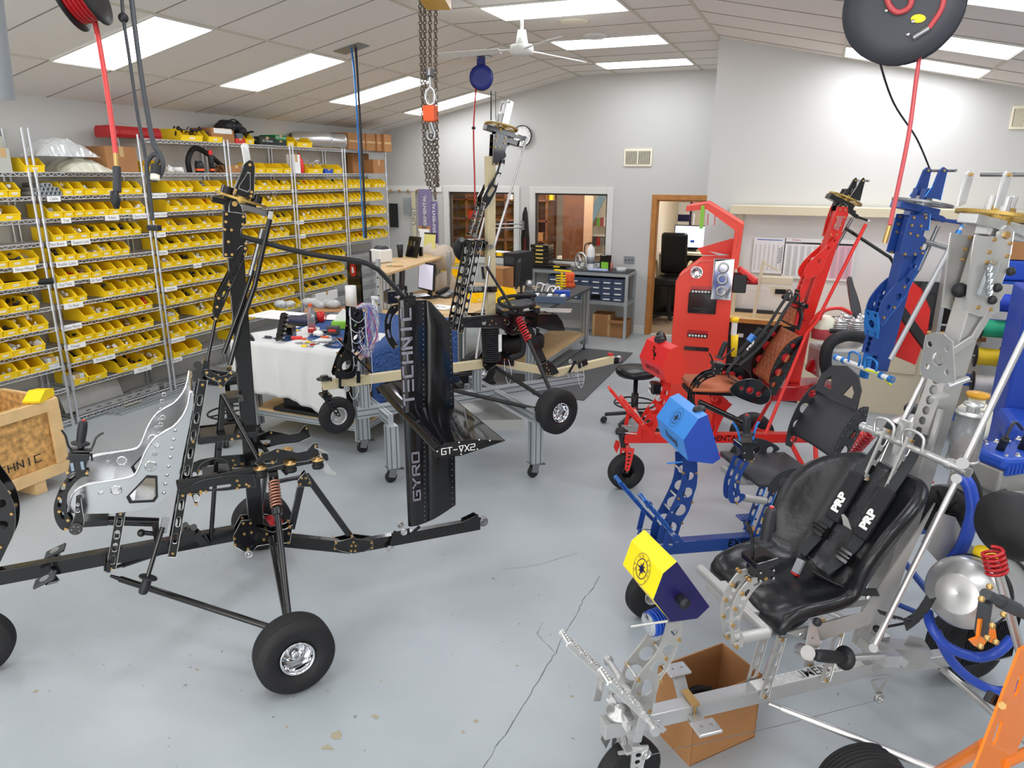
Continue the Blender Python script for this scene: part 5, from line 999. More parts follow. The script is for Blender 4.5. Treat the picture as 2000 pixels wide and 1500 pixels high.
mb=MB();mb.lathe([(.132,.12),(.134,.12),(.134,.15),(.132,.15)],tc_,td,40);mb.lathe([(.132,.34),(.134,.34),(.134,.37),(.132,.37)],tc_,td,40);mb.build('tank_strap','rubber',tk)
mb=MB();c=tc_+td*.2+V((0,0,.128));mb.lathe([(0,0),(.03,0),(.03,.012)],c,(0,.1,1),20);mb.build('filler_neck','alu',tk);mb=MB();mb.lathe([(0,.035),(.04,.033),(.042,.012),(.042,.01),(0,.01)],c,(0,.1,1),24);mb.build('filler_cap','yellow',tk)
# engine on the right edge
mb=MB();ec=Ep(1960,925,.05);R=Matrix.Rotation(-.1,3,'Y');mb.box(ec+V((-.06,0,.0)),(.42,.2,.1),R);mb.box(ec+V((-.08,-.02,-.14)),(.4,.26,.2),R);eng=mb.build('engine_block','alud',ge,bevel=.01)
mb=MB();mb.box(ec+V((-.06,0,.075)),(.42,.21,.05),R);vc=mb.build('valve_cover','bluep',eng,bevel=.015);mb=MB();[mb.lathe([(0,0),(.012,0),(.012,.012),(.006,.014),(.006,.022),(0,.022)],ec+V((.1-k*.06,s*.07,.1)),(0,0,1),10)for k in range(5)for s in(1,-1)];mb.build('cover_bolt','chrome',vc)
mb=MB();[mb.box(ec+V((.13-k*.02,.108,.072)),(.012,.012,.04),R)for k in range(18)];mb.build('cover_rib','bluep',vc)
mb=MB();[mb.cyl(ec+V((.05-k*.12,.0,.1)),ec+V((.07-k*.12,.03,.17)),.016,12)for k in range(3)];[mb.tube(smooth_path([ec+V((.07-k*.12,.03,.17)),ec+V((.0-k*.12,0,.22)),ec+V((-.12-k*.1,-.05,.16))]),.006,8)for k in range(3)];mb.build('ignition_coil','plastic',eng)
mb=MB();[mb.tube(smooth_path([ec+V((.12-k*.14,.1,-.03)),ec+V((.1-k*.14,.2,-.06)),ec+V((-.02-k*.14,.26,-.14)),ec+V((-.15-k*.14,.24,-.2))]),.024,12)for k in range(2)];mb.tube(smooth_path([Ep(1888,915,.15),Ep(1905,950,.18),Ep(1915,985,.2),Ep(1945,1000,.2),Ep(1980,1005,.1)]),.018,12);mb.build('black_hose','rubber',eng)
mb=MB();mb.lathe([(0,.0),(.09,.02),(.12,.06),(.12,.1),(.1,.14),(.03,.16),(.03,.22)],Ep(1938,1040,.42),(-1,.0,.18),28);mb.build('air_filter','rubber',eng)
mb=MB();mb.lathe([(0,0),(.1,0),(.11,.01),(.11,.05),(0,.05)],Ep(1850,995,.0),(.9,.4,0),28);[mb.bar(Ep(1850,995,.0)+V((.06,.03,0)),Ep(1850,995,0)+V((.06,.03+.0,0))+V((0,.1*math.cos(a),.1*math.sin(a))),.006,.01)for a in[k*.5 for k in range(12)]];mb.build('flywheel','satin',eng)
hm_=mat('blue_silicone','2f50b8',.3)
mb=MB();mb.tube(smooth_path([Ep(1876,925,.15),Ep(1893,950,.18),Ep(1900,990,.2),Ep(1893,1030,.2),Ep(1875,1075,.18),Ep(1845,1108,.15)]),.024,14);mb.build('coolant_hose',hm_,ge)
mb=MB();mb.tube(smooth_path([Ep(1812,1195,.2),Ep(1820,1225,.25),Ep(1850,1262,.3),Ep(1905,1283,.35),Ep(1945,1275,.4),Ep(1975,1248,.4)]),.019,14);mb.build('coolant_hose',hm_,ge)
mb=MB();mb.tube(smooth_path([Ep(1830,1235,.2),Ep(1858,1290,.22),Ep(1905,1332,.25),Ep(1960,1350,.3),Ep(2020,1325,.35)]),.019,14);mb.build('coolant_hose',hm_,ge)
mb=MB();a=Ep(1930,1240,.1);mb.box(a,(.3,.03,.26));[mb.box(a+V((-.14+k*.012,.018,0)),(.003,.008,.24))for k in range(24)];mb.build('radiator','satin',ge)
mb=MB();spring(mb,Ep(1938,1075,.5),Ep(1948,1120,.52),.03,5,.006);mb.build('coil_spring','redd',ge);mb=MB();mb.tube([Ep(1950,1120,.52),Ep(1998,1290,.6)],.015,12);mb.build('shock_tube','alu',ge)
mb=MB();mb.plate(FE.pp([(1830,1000),(1865,1010),(1890,1060),(1925,1080),(1900,1100),(1860,1085),(1835,1100),(1800,1060)],.15),[],UZ(.15),.006);mb.build('engine_mount_plate','alud',ge)
mb=MB();mb.box((-1.12,0,.47),(.06,.07,.16));mb.bar(Ep(1690,1262,.05),Ep(1800,1270,.05),.08,.04);mb.plate(FE.pp([(1750,1275),(1775,1240),(1800,1245),(1820,1275),(1800,1305),(1760,1305)],.04),[],UZ(.045),.006);mb.build('keel_joint_plate','alud',ge)
mb=MB();mb.tube([Ep(1660,1285,.2),Ep(1725,1280,.2)],.013,12);mb.bar(Ep(1690,1240,.12),Ep(1760,1290,.12),.06,.03);mb.bar(Ep(1720,1285,.17),Ep(1750,1285,.17),.05,.05);mb.plate(FE.pp([(1583,1210),(1590,1207),(1603,1262),(1572,1268)],.24),[circ(*FE.pp([(1587,1245)],.24)[0],.006)],UZ(.24),.006);mb.cyl(Ep(1565,1270,.2),Ep(1578,1275,.26),.026,16);mb.build('throttle_bracket','alu',ge)
grip(ge,Ep(1652,1285,.24),Ep(1592,1280,.26),.02,cap=None);mb=MB();mb.ball(Ep(1596,1215,.25),.016);mb.ball(Ep(1712,1228,.2),.014);mb.build('ball_knob','plastic',ge)
mb=MB();mb.tube([Ep(1712,1228,.2),Ep(1790,1213,.2)],.005,8);mb.build('lever_rod','satin',ge)
mb=MB();mb.tube([(-.58,.03,kz-.04),(-.62,.06,kz-.05)],.009,10);mb.tube([(-.62,.06,kz-.05),(-1.45,.9,.24)],.0145,14);mb.build('radius_rod','alu',ge)
mb=MB();mb.tube([(-1.5,.02,.3),(-1.47,.88,.24)],.017,14);mb.build('axle_strut','alu',ge)
wheel(ge,(-1.45,.99,.188),.188,.15,(0,1,.05));wheel(ge,(-1.31,-.8,.188),.188,.15,(0,-1,.05))
mb=MB();mb.cyl((-1.47,.88,.23),(-1.45,.99,.188),.014,12);mb.build('axle','steel',ge);mb=MB();mb.tube([(-1.5,-.02,.3),(-1.33,-.7,.24),(-1.31,-.8,.19)],.017,14);mb.tube([(-.58,-.03,kz-.04),(-1.3,-.72,.24)],.0145,14);mb.build('axle_strut','alu',ge)
# == blue gyroplane behind the silver one
FD=Frame((-.6,3.6),-147);Dp=FD.p
gd_=thing('gyroplane','blue gyroplane with bare black perforated seat and bright blue instrument pod','gyroplane',FD.P,FD.h)
kz=.43
mb=MB();mb.bar((.1,0,kz),(-1.9,0,kz-.02),.06,.075);kb_=mb.build('keel_beam','blue',gd_,bevel=.004)
text_mesh('EXPERIMENTAL',.062,'lettering','black',kb_,lambda a,b:V((-.58-a,.0312,kz-.0+b)),.001)
nose_gear(gd_,'blue',u=.06,kz=kz,R=.148);pedals(gd_,'blue',u=.03,z=.6);foot_rests(gd_,-.54,kz,'blue')
sub(FD,gd_,'instrument_pylon','blue',[(1333,896),(1333,925),(1326,958),(1302,1008),(1290,1030),(1283,1060),(1290,1072),(1310,1068),(1318,1058),(1324,1044),(1332,1020),(1346,996),(1355,965),(1360,950),(1362,925),(1361,896)],.05,.006,holes=[(1347,930,.024),(1342,962,.031),(1328,996,.035),(1309,1031,.038)],bolt=[(1334,923),(1359,923),(1324,973),(1351,980),(1332,1021),(1324,1046)],both=1)
mb=MB();[mb.cyl((a,-.055,b),(a,.055,b),.006,10)for a,b in FD.pp([(1334,923),(1324,973),(1312,1000),(1351,980)],.05)];mb.build('pylon_spacer','alu',gd_)
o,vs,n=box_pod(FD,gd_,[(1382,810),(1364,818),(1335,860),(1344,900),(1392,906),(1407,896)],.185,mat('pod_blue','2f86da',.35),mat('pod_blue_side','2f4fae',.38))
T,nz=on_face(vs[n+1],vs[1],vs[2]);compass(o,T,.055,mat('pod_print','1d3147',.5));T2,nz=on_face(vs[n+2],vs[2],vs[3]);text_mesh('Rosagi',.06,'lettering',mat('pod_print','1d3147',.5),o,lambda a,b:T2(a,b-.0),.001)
c=Dp(1366,803,.09);mb=MB();mb.lathe([(0,0),(.032,0),(.034,.01),(.028,.022),(0,.026)],c,(.2,0,1),20);mb.build('pod_cap','plastic',o)
mb=MB();mb.tube([Dp(1345,901,.05),Dp(1303,905,-.0)],.005,8);mb.build('pitot_tube','bluel',gd_)
stick(FD,gd_,.27,[(1443,897),(1436,915),(1427,937),(1423,955),(1423,975),(1427,982)],[(1440,984),(1452,975),(1455,966),(1445,962),(1444,945),(1450,925),(1463,903)],'blue',((1456,895),(1455,862)),(1458,850),(1459,811),[[(1446,860),(1442,845),(1438,835),(1432,826)],[(1470,860),(1474,842),(1478,830),(1483,824)]],lm='bluel',bolt=[(1438,982),(1467,900),(1440,940)])
mb=MB();mb.tube([Dp(1452,972,.25),Dp(1495,978,.25)],.02,14);mb.bar((-.35,0,.83),(-.9,0,.8),.2,.03);mb.build('seat_tube','alud',gd_)
strap(gd_,'front_post',FD,(1510,960),(1475,1052),.05,.04,.006,4,'blue')
dk_='charcoal_powder';M[dk_]=mat(dk_,'35363a',.55);EDGE[dk_]=dk_
arc_seat(FD,gd_,.21,[(1697,795),(1680,797),(1655,825),(1635,862),(1623,895),(1618,925)],[(1630,930),(1640,910),(1662,875),(1690,825)],[(1677,815,.024),(1660,846,.031),(1645,881,.031),(1635,912,.02)],dk_,dk_,pod=[(1500,960),(1502,948),(1520,925),(1550,914),(1585,920),(1610,935),(1600,945),(1560,958)],podholes=[(1527,938,.026),(1557,936,.03),(1587,938,.022)],pan=[(-.4,.87),(-.6,.84),(-.8,.84)])
mb=MB();a,b=Dp(1643,800,0),Dp(1640,722,0);mb.plate([(-.19,-.02),(.19,-.02),(.17,.08),(.11,.14),(0,.165),(-.11,.14),(-.17,.08)],[[(-.13,.02),(-.13,.055),(-.09,.09),(-.05,.02)],[(.13,.02),(.05,.02),(.09,.09),(.13,.055)]],lambda x,y,c:V((-.93+c-y*.25,x,1.255+y)),.006);mb.build('headrest_plate',dk_,gd_,bevel=.002)
strap(gd_,'rear_post',FD,(1668,905),(1640,1000),.05,.045,.006,3,'blue')
rotor_head(FD,gd_,None,((1755,387),(1847,405)),[(1835,332),(1842,327),(1849,332),(1836,390),(1808,384),(1822,364)],(1842,333),[(1778,420),(1812,420),(1808,436),(1800,445),(1799,458),(1808,466),(1800,482),(1797,492),(1790,500),(1775,500),(1757,495)],[(1783,425),(1806,425),(1779,440),(1797,441),(1776,456),(1790,460),(1797,484),(1766,496),(1785,496)],((1789,424),(1712,722)),((1811,416),(1844,430),(1884,436)),[(1877,444,.12),(1739,702,.12)],((1832,442),(1793,528),(1768,568)),'blue','blue',gear_m='steel',rod_m='silverp',tip='bluel')
sub(FD,gd_,'slotted_brace','blue',[(1796,492),(1802,488),(1806,494),(1790,530),(1775,565),(1760,590),(1735,620),(1722,640),(1715,620),(1722,590),(1745,560),(1770,540)],.05,.006,holes=[(1785,520,.014),(1772,548,.016),(1755,580,.02),(1735,600,.014)],bolt=[(1800,494),(1765,560),(1725,620),(1745,600)],both=1)
drilled_channel(FD,gd_,(1725,575),(1692,690),.0,.075,10,'blue')
mb=MB();mb.plate([(-.05,0),(.05,0),(.06,.06),(.05,.14),(-.05,.14),(-.06,.06)],[circ(0,.07,.022,12),circ(-.03,.02,.01,8),circ(.03,.02,.01,8),circ(-.03,.12,.01,8),circ(.03,.12,.01,8)],lambda x,y,c:Dp(1716,632,0)+V((.03+c+y*.15,x,y-.07)),.006);mb.build('star_bracket','bluel',gd_,bevel=.0015)
hooks(gd_,-1.08,1.40,-.26,.22,'bluel','white')
mb=MB();[mb.tube([Dp(1805,471,v),Dp(1905,502,v)],.012,12)for v in(.04,-.04)];mb.build('tail_brace_tube','steel',gd_)
mb=MB();mb.tube(smooth_path([Dp(1690,722,.1),Dp(1715,730,.12),Dp(1740,752,.14)]),.006,8);mb.build('yellow_cable',mat('hi_vis_yellow','d8e22a',.5),gd_)
c=Dp(1735,930,0);mb=MB();mb.lathe([(0,-.1),(.13,-.1),(.135,-.08),(.135,.2),(.13,.215),(.135,.23),(.1,.29),(.045,.33),(.045,.36)],c+V((-.02,.05,.05)),(-.12,0,1),40);tk=mb.build('fuel_tank','alu',gd_);mb=MB();mb.lathe([(.06,.35),(.062,.37),(.05,.39),(0,.395)],c+V((-.02,.05,.05)),(-.12,0,1),20);mb.build('filler_cap','plastic',tk)
undercarriage(gd_,'blue',u=-1.3,kz=kz,tube='blue',v=.74,near=True)
# == red gyroplane furthest back
FC=Frame((-1.2,5.2),-156);Cp=FC.p
gc2=thing('gyroplane','red gyroplane with quilted tan leather seat and red instrument pod','gyroplane',FC.P,FC.h);kz=.43
mb=MB();mb.bar((.03,0,kz),(-1.9,0,kz-.0),.06,.075);kb_=mb.build('keel_beam','red',gc2,bevel=.004)
text_mesh('EXPERIMENTAL',.062,'lettering','black',kb_,lambda a,b:V((-.66-a,.0312,kz+b)),.001)
nose_gear(gc2,'red',u=-.0,kz=kz,fork='plastic');pedals(gc2,'red',u=-.07,z=.6)
sub(FC,gc2,'instrument_pylon','red',[(1296,745),(1291,770),(1282,790),(1270,802),(1258,822),(1254,850),(1262,862),(1276,860),(1280,840),(1290,820),(1301,795),(1308,770),(1311,745)],.05,.006,holes=[(1300,767,.02),(1292,785,.026),(1280,803,.03),(1268,827,.034)],both=1)
o,vs,n=box_pod(FC,gc2,[(1324,676),(1309,683),(1293,719),(1302,747),(1325,750),(1343,720)],.175,mat('pod_red','e02a2c',.35),mat('pod_red_side','d8382a',.4),.1)
T2,nz=on_face(vs[n+2],vs[2],vs[3]);text_mesh('BRUTUS',.06,'lettering',mat('dark_red_print','5d1416',.5),o,lambda a,b:T2(a,b),.001)
T,nz=on_face(vs[n+1],vs[1],vs[2]);mb=MB();rr_=random.Random(5)
for k in range(16):a,b=-.035+.07*(k/15)+rr_.uniform(-.015,.015),.035-.07*(k/15)+rr_.uniform(-.012,.012);s_=rr_.uniform(.006,.014);m5=[(a+s_*rr_.uniform(.4,1.2)*math.cos(t*1.05),b+s_*rr_.uniform(.4,1.2)*math.sin(t*1.05))for t in range(6)];mb.add([T(*p)for p in m5],[tuple(range(6))])
mb.build('pod_graphic','black',o)
mb=MB();mb.box(Cp(1288,664,-.02),(.07,.05,.03));mb.cyl(Cp(1285,664,-.04),Cp(1285,656,-.04),.02,10);mb.build('pod_camera','plastic',o)
mb=MB();c=Cp(1280,757,.0);mb.box(c,(.07,.09,.09));lo=mb.build('headlamp','black',gc2,bevel=.01);mb=MB();[mb.lathe([(0,.0),(.018,.002),(.02,.006)],c+V((.036,y,z)),(1,0,0),14)for y in(-.022,.022)for z in(-.022,.022)];mb.build('lamp_lens','chrome',lo)
stick(FC,gc2,.2,[(1393,724),(1375,730),(1358,745),(1349,765),(1346,785),(1350,800)],[(1362,800),(1357,785),(1358,768),(1368,750),(1382,740),(1398,735)],'black',((1397,728),(1402,708)),(1404,700),(1418,667),[[(1412,700),(1424,690),(1434,680)],[(1392,705),(1388,695),(1385,690)]])
tan_l=mat('quilted_tan_leather','b8643c',.5,bump=.0);nt=tan_l.node_tree;b_=nt.nodes['Principled BSDF']
tc=nt.nodes.new('ShaderNodeTexCoord');mp=nt.nodes.new('ShaderNodeMapping');mp.inputs['Rotation'].default_value=(.785,0,0);nt.links.new(tc.outputs['Object'],mp.inputs[0]);ck=nt.nodes.new('ShaderNodeTexVoronoi');ck.distance='CHEBYCHEV';ck.inputs['Scale'].default_value=22;ck.inputs['Randomness'].default_value=0
cx=nt.nodes.new('ShaderNodeVectorMath');cx.operation='MULTIPLY';cx.inputs[1].default_value=(0,1,1);nt.links.new(mp.outputs[0],cx.inputs[0]);nt.links.new(cx.outputs[0],ck.inputs['Vector'])
bp=nt.nodes.new('ShaderNodeBump');bp.inputs['Strength'].default_value=.9;bp.inputs['Distance'].default_value=.012;bp.invert=True;nt.links.new(ck.outputs['Distance'],bp.inputs['Height']);nt.links.new(bp.outputs[0],b_.inputs['Normal'])
rm=mat('red_mesh','d3202a',.6,bump=.4,bscale=300)
arc_seat(FC,gc2,.2,[(1568,655),(1555,660),(1535,675),(1515,705),(1503,738),(1504,772)],[(1514,773),(1530,745),(1545,715),(1560,690),(1568,665)],[(1549,675,.02),(1535,699,.034),(1521,727,.03),(1511,751,.02)],'black',tan_l,rm,pod=[(1425,760),(1440,745),(1470,740),(1490,748),(1505,765),(1500,785),(1480,790),(1445,778),(1430,770)],podholes=[(1447,757,.014),(1463,761,.026),(1480,768,.02)],pan=[(-.42,.88),(-.6,.87),(-.85,.87)])
mb=MB();mb.plate([(-.19,-.02),(.19,-.02),(.17,.07),(.11,.125),(0,.15),(-.11,.125),(-.17,.07)],[],lambda x,y,c:V((-1.17+c-y*.25,x,1.345+y)),.008);hr=mb.build('headrest_plate','satin',gc2,bevel=.002)
mb=MB();mb.plate([(-.1,.0),(.1,.0),(.06,.11),(-.06,.11)],[],lambda x,y,c:V((-1.155+c-y*.25,x,1.345+y)),.01);mb.build('headrest_pad',tan_l,hr);mb=MB();[mb.plate([(s*.155,.005),(s*.115,.005),(s*.09,.1),(s*.13,.075)],[],lambda x,y,c:V((-1.157+c-y*.25,x,1.345+y)),.008)for s in(1,-1)];mb.build('red_inset',rm,hr)
hb=MB();S=(0,1,0);[ribbon(hb,[(-1.17,y,1.56),(-1.1,y,1.44),(-1.03,y*1.1,1.3),(-.93,y*1.2-.03,1.14),(-.82,y*1.2-.05,1.02)],.05,S)for y in(-.06,.05)];ribbon(hb,[(-.85,-.1,1.05),(-.75,-.05,.94),(-.8,.1,.9)],.05,S);ho=hb.build('harness_strap',web,gc2)
pad=MB();pl_=[]
for y in(-.13,-.03):a,b=V((-1.0,y+.02,1.27)),V((-.86,y-.02,1.06));pad.bar(a,b,.07,.03,side=S);pl_.append((a,b))
po2=pad.build('harness_pad','pad_black',gc2,bevel=.006)
a,b=pl_[1];d=(a-b).normalized();nrm=V((-d.z,0,d.x));nrm=nrm if nrm.x>0 else-nrm;text_mesh('PRP',.055,'pad_lettering','white',po2,lambda x,y:(a+b)/2-d*.02+d*x+V((0,-y,0))+nrm*.0165,.002)
mb=MB();mb.box((-.93,-.1,1.2),(.03,.08,.06),Matrix.Rotation(-.6,3,'Y'));mb.build('harness_clip','bluel',gc2,bevel=.003)
mb=MB();mb.plate(FC.pp([(1388,757),(1430,790),(1420,800),(1405,830),(1397,855),(1392,850),(1400,815),(1393,780)],.05),[circ(*FC.pp([(1403,785)],.05)[0],.03)],UZ(.05),.006);mb.plate(FC.pp([(1388,757),(1430,790),(1420,800),(1405,830),(1397,855),(1392,850),(1400,815),(1393,780)],.05),[circ(*FC.pp([(1403,785)],.05)[0],.03)],UZ(-.05),.006);mb.build('seat_support_plate','red',gc2)
mb=MB();mb.tube([Cp(1365,785,.18),Cp(1450,825,.18)],.022,12);mb.bar((-.42,0,.83),(-1.0,0,.8),.2,.03);mb.build('seat_tube','black',gc2)
rotor_head(FC,gc2,None,((1623,375),(1679,402)),[(1681,350),(1686,347),(1690,352),(1679,392),(1660,386),(1672,366)],(1685,353),[(1636,404),(1654,405),(1656,421),(1645,433),(1641,452),(1636,462),(1618,463),(1626,430)],[(1640,409),(1650,410),(1634,424),(1648,424),(1630,440),(1640,440),(1622,458),(1634,458)],((1641,414),(1572,625)),((1655,410),(1675,424),(1697,431)),[(1691,438,.1),(1595,628,.16),(1576,650,.2),(1495,848,.45)],((1664,427),(1622,501),(1609,522)),'red','black',rod_m='red')
a,b=Cp(1572,625),Cp(1548,745);mb=MB();mb.bar(a,b,.075,.085);mb.build('mast_foot','red',gc2,bevel=.004)
sub(FC,gc2,'slotted_brace','red',[(1638,455),(1643,453),(1644,458),(1630,480),(1615,500),(1606,525),(1590,540),(1574,545),(1570,530),(1585,508),(1610,485)],.05,.006,holes=[(1630,470,.012),(1618,485,.012),(1600,510,.018)],both=1)
drilled_channel(FC,gc2,(1583,505),(1548,598),.0,.075,9,'red')
hooks(gc2,-1.19,1.5,-.22,.2,'black','satin')
mb=MB()
for v in(.05,-.05):mb.tube(smooth_path([Cp(1652,446,v),Cp(1728,496,v),Cp(1740,505,v),Cp(1752,530,v)]),.012,10)
mb.build('tail_brace_tube','black',gc2)
c=Cp(1639,441,.06);mb=MB();mb.box(c+V((.01,0,.02)),(.04,.015,.1),Matrix.Rotation(-.25,3,'Y'));mb.build('strobe_light','glassy',gc2,bevel=.004)
undercarriage(gc2,'red',u=-1.25,kz=kz,tube='red',v=.74)
# engine, exhaust and tail of the red machine
mb=MB();e0=Cp(1640,690,.0);mb.box(e0+V((0,0,-.05)),(.4,.24,.24));en=mb.build('engine_block','alud',gc2,bevel=.03)
for i,(x,y,v)in enumerate(((1638,640,.06),(1672,640,.06),(1650,630,-.08),(1685,632,-.08))):
 c=Cp(x,y,v);mb=MB();[mb.lathe([(0,k*.014),(.058,k*.014),(.058,k*.014+.006),(.04,k*.014+.007),(.04,k*.014+.014)],c+V((0,0,-.07)),(0,0,1),20)for k in range(8)];mb.lathe([(0,.04),(.05,.045),(.045,.06),(0,.065)],c,(0,0,1),16);mb.build('cylinder_fins','alu',en)
 mb=MB();[mb.ball(c+V((.03*math.cos(t),.03*math.sin(t),.07)),.01,8)for t in(0,2,4)];mb.build('head_nut','chrome',en)
mb=MB();mb.tube(smooth_path([Cp(1600,625,.1),Cp(1610,607,.1),Cp(1640,602,.08),Cp(1662,612,.05)]),.014,10);mb.tube(smooth_path([Cp(1580,635,.12),Cp(1600,612,.12),Cp(1620,603,.1)]),.014,10);mb.build('coolant_pipe','red',en)
mb=MB();c=Cp(1607,640,.02);mb.lathe([(0,-.08),(.075,-.08),(.078,-.01),(.078,0)],c,(0,0,1),24);mb.build('red_fluid',mat('fluid_red','d2555c',.3),en);mb=MB();mb.lathe([(.08,0),(.08,.07),(.05,.09),(0,.095)],c,(0,0,1),24);mb.build('reservoir',mat('cream_plastic','e9e7d2',.4),en)
mb=MB();mb.tube(smooth_path([Cp(1686,658,.25),Cp(1650,656,.28),Cp(1620,672,.3),Cp(1612,705,.3),Cp(1618,735,.28)]),.042,16);ex=mb.build('exhaust_bend','rubber',gc2)
mb=MB();[mb.tube(smooth_path([Cp(1620+k*4,646+k*3,.18),Cp(1650,648+k*4,.22),Cp(1690,655,.24)]),.017,10)for k in(0,2)];mb.build('exhaust_manifold','rubber',gc2)
mb=MB();mb.lathe([(0,0),(.06,0),(.09,.08),(.09,.1),(0,.1)],Cp(1600,700,.0),(0,0,-1),24);mb.box(Cp(1560,760,.0),(.5,.25,.12));mb.build('lower_cowl','redd',gc2,bevel=.01)
mb=MB();t0,t1=Cp(1700,660,.0),Cp(1655,520,0);pb=[(1655,548),(1661,541),(1668,565),(1677,590),(1683,625),(1684,670),(1675,672),(1664,610),(1658,575)]
PB=[(a-.9,b)for a,b in FC.pp(pb,-.1)];mb=MB();q=FC.pp(pb,0);mb.plate(sp2(FC.pp(pb,-.2),3),[],UZ(-.2),.022);mb.build('propeller_blade',mat('carbon_blade','4d5054',.3,0,.5),gc2,bevel=.008)
# red tail with black struts seen between the masts
mb=MB();R0=FC.pp([(1772,560),(1778,552),(1795,562),(1811,605),(1808,640),(1783,708),(1740,690),(1755,620)],-.1)
mb.plate(R0,[],UZ(-.1),.05);mb.build('tail_fin','red',gc2,bevel=.01)
mb=MB();mb.bar(Cp(1758,605,.0),Cp(1820,690,.1),.05,.06);mb.build('tail_strut','rubber',gc2)
# == orange fork and wheel entering at the lower right
ow=atz(1697,1470,.33);FO=Frame((ow.x,ow.y),-128)
go=thing('gyroplane','front end of an orange gyroplane, only its wheel and fork in the lower right corner','gyroplane',FO.P,FO.h)
wheel(go,(0,0,.17),.17,.13,(.5,1,0))
FV=.4
Op=lambda x,y,v=0.0:FO.p(x,y,v)
def oplate(pts,v,holes=(),th=.008,m='orange',nm='fork_plate'):flat(go,nm,FO.pp(pts,v),v,th,m,holes=[slot(*[tuple(q)for q in FO.pp(h[:2],v)],h[2])for h in holes])
oplate([(2040,1240),(1990,1268),(1898,1510),(1960,1520),(2060,1290)],FV,holes=[((1990,1322),(1982,1352),.014),((1950,1415),(1940,1445),.016)])
mb=MB();mb.tube([Op(1830,1510,FV-.25),Op(1925,1455,FV-.02)],.02,14);mb.tube([Op(1960,1490,FV),Op(2040,1455,FV)],.018,14);mb.build('cross_tube','orange',go)
mb=MB();mb.bar(Op(1930,1360,FV-.02),Op(2040,1415,FV-.02),.02,.035);mb.build('black_lever','satin',go,bevel=.004);mb=MB();mb.cyl(Op(1957,1378,FV-.0),Op(1957,1378,FV+.01),.012,6);mb.build('bolt_row','brass',go)
mb=MB();mb.tube([Op(1925,1160,FV-.05),Op(2030,1215,FV-.05)],.016,14);mb.tube([Op(1955,1175,FV-.05),Op(1985,1190,FV-.05)],.021,14);mb.bar(Op(1925,1175,FV-.05),Op(1916,1238,FV-.05),.03,.02);mb.build('grey_steering_tube','dgrey',go)
oplate([(1912,1210),(1918,1208),(1920,1226),(1926,1226),(1932,1216),(1940,1218),(1946,1258),(1938,1256),(1925,1250),(1916,1264),(1904,1262),(1893,1250),(1908,1244)],FV-.05,nm='orange_bracket')
mb=MB();[mb.ball(Op(x,y,FV+.01),.009,8)for x,y in((1938,1222),(1945,1254),(1915,1262),(1928,1246),(1933,1146),(1917,1170),(1960,1200))];mb.build('bolt_row','brass',go)
# == tan and black gyroplane up on its build stand
FB=Frame((-3.43,4.36),-128.1);Bp=FB.p
gb=thing('gyroplane','half-assembled gyroplane with tan primer mast and keel resting on a wheeled stand','gyroplane',FB.P,FB.h)
kz=.817;bend=Bp(1085,728);tail=Bp(1198,702);drop=V((-1.62,0,.79))
mb=MB();mb.bar((.0,0,kz),(-1.4,0,kz),.05,.075);mb.bar(drop,bend,.05,.07);mb.bar(bend,tail,.05,.07);mb.build('keel_beam','tan',gb,bevel=.003)
mb=MB();mb.bar(Bp(958,690),Bp(957,305),.055,.075);mb.build('mast','tan',gb,bevel=.003)
flat(gb,'keel_joint_plate',FB.pp([(942,700),(948,690),(1000,690),(1005,700),(1003,715),(970,712),(950,725),(943,715)],.035),.035,.006,'black',both=1,bolt=FB.pp([(945,702),(947,712),(975,700),(985,702),(998,703)],.035))
flat(gb,'tail_joint_plate',FB.pp([(1052,715),(1065,708),(1070,703),(1085,715),(1092,728),(1080,733),(1065,732),(1055,725)],.032),.032,.006,'black',both=1,bolt=FB.pp([(1067,711),(1067,718),(1071,722),(1067,729),(1073,729)],.032))
g0,g1=Bp(950,238),Bp(1007,257);n=(g0-g1).normalized();gn=V((-n.z,0,n.x));gn=gn if gn.z>0 else-gn;gcx=(g0+g1)/2;ring_gear(gb,gcx,gn,(g0-g1).length/2,'gold')
mb=MB();[mb.bar(gcx+gn*.01+V((0,v,0)),gcx+gn*.2+V((-.01,v*.9,0)),.01,.06)for v in(.055,-.055)];mb.cyl(gcx+gn*.19+V((0,-.08,0)),gcx+gn*.19+V((0,.08,0)),.008,10);mb.plate([(-.05,.1),(.05,.1),(.05,.2),(-.05,.2)],[[(-.028,.12),(.028,.12),(.028,.175),(0,.185),(-.028,.175)]],lambda a,b,c:gcx+gn*b+V((.02+c,a,0)),.012);[mb.cyl(gcx+V((.03,v,0)),gcx+gn*.1+V((.03,v,0)),.016,12)for v in(-.03,.03)];mb.build('rotor_fork_plate','alu',gb)
mb=MB();mb.bar(gcx-gn*.04+n*.14,gcx-gn*.04-n*.12,.08,.04);mb.bar(gcx-gn*.09+n*.05,gcx-gn*.09-n*.18,.06,.04);mb.build('gimbal_block','black',gb,bevel=.003)
flat(gb,'gimbal_plate',FB.pp([(968,268),(970,254),(976,248),(984,252),(985,266)],.036),.036,.006,'black',both=1,bolt=FB.pp([(977,253)],.036),br=.012)
flat(gb,'mast_head_plate',FB.pp([(965,262),(990,263),(990,283),(986,296),(988,305),(982,312),(976,322),(962,322)],.034),.034,.006,'black',both=1,bolt=FB.pp([(970,266),(986,270),(968,275),(984,280),(966,287),(974,287),(964,320),(972,320)],.034))
mb=MB();[mb.bar(Bp(986,263,v),Bp(1028,270,v),.008,.026)for v in(.03,-.03)];mb.bar(Bp(988,285,0),Bp(1028,270,0),.04,.012);mb.build('control_arm','black',gb,bevel=.002)
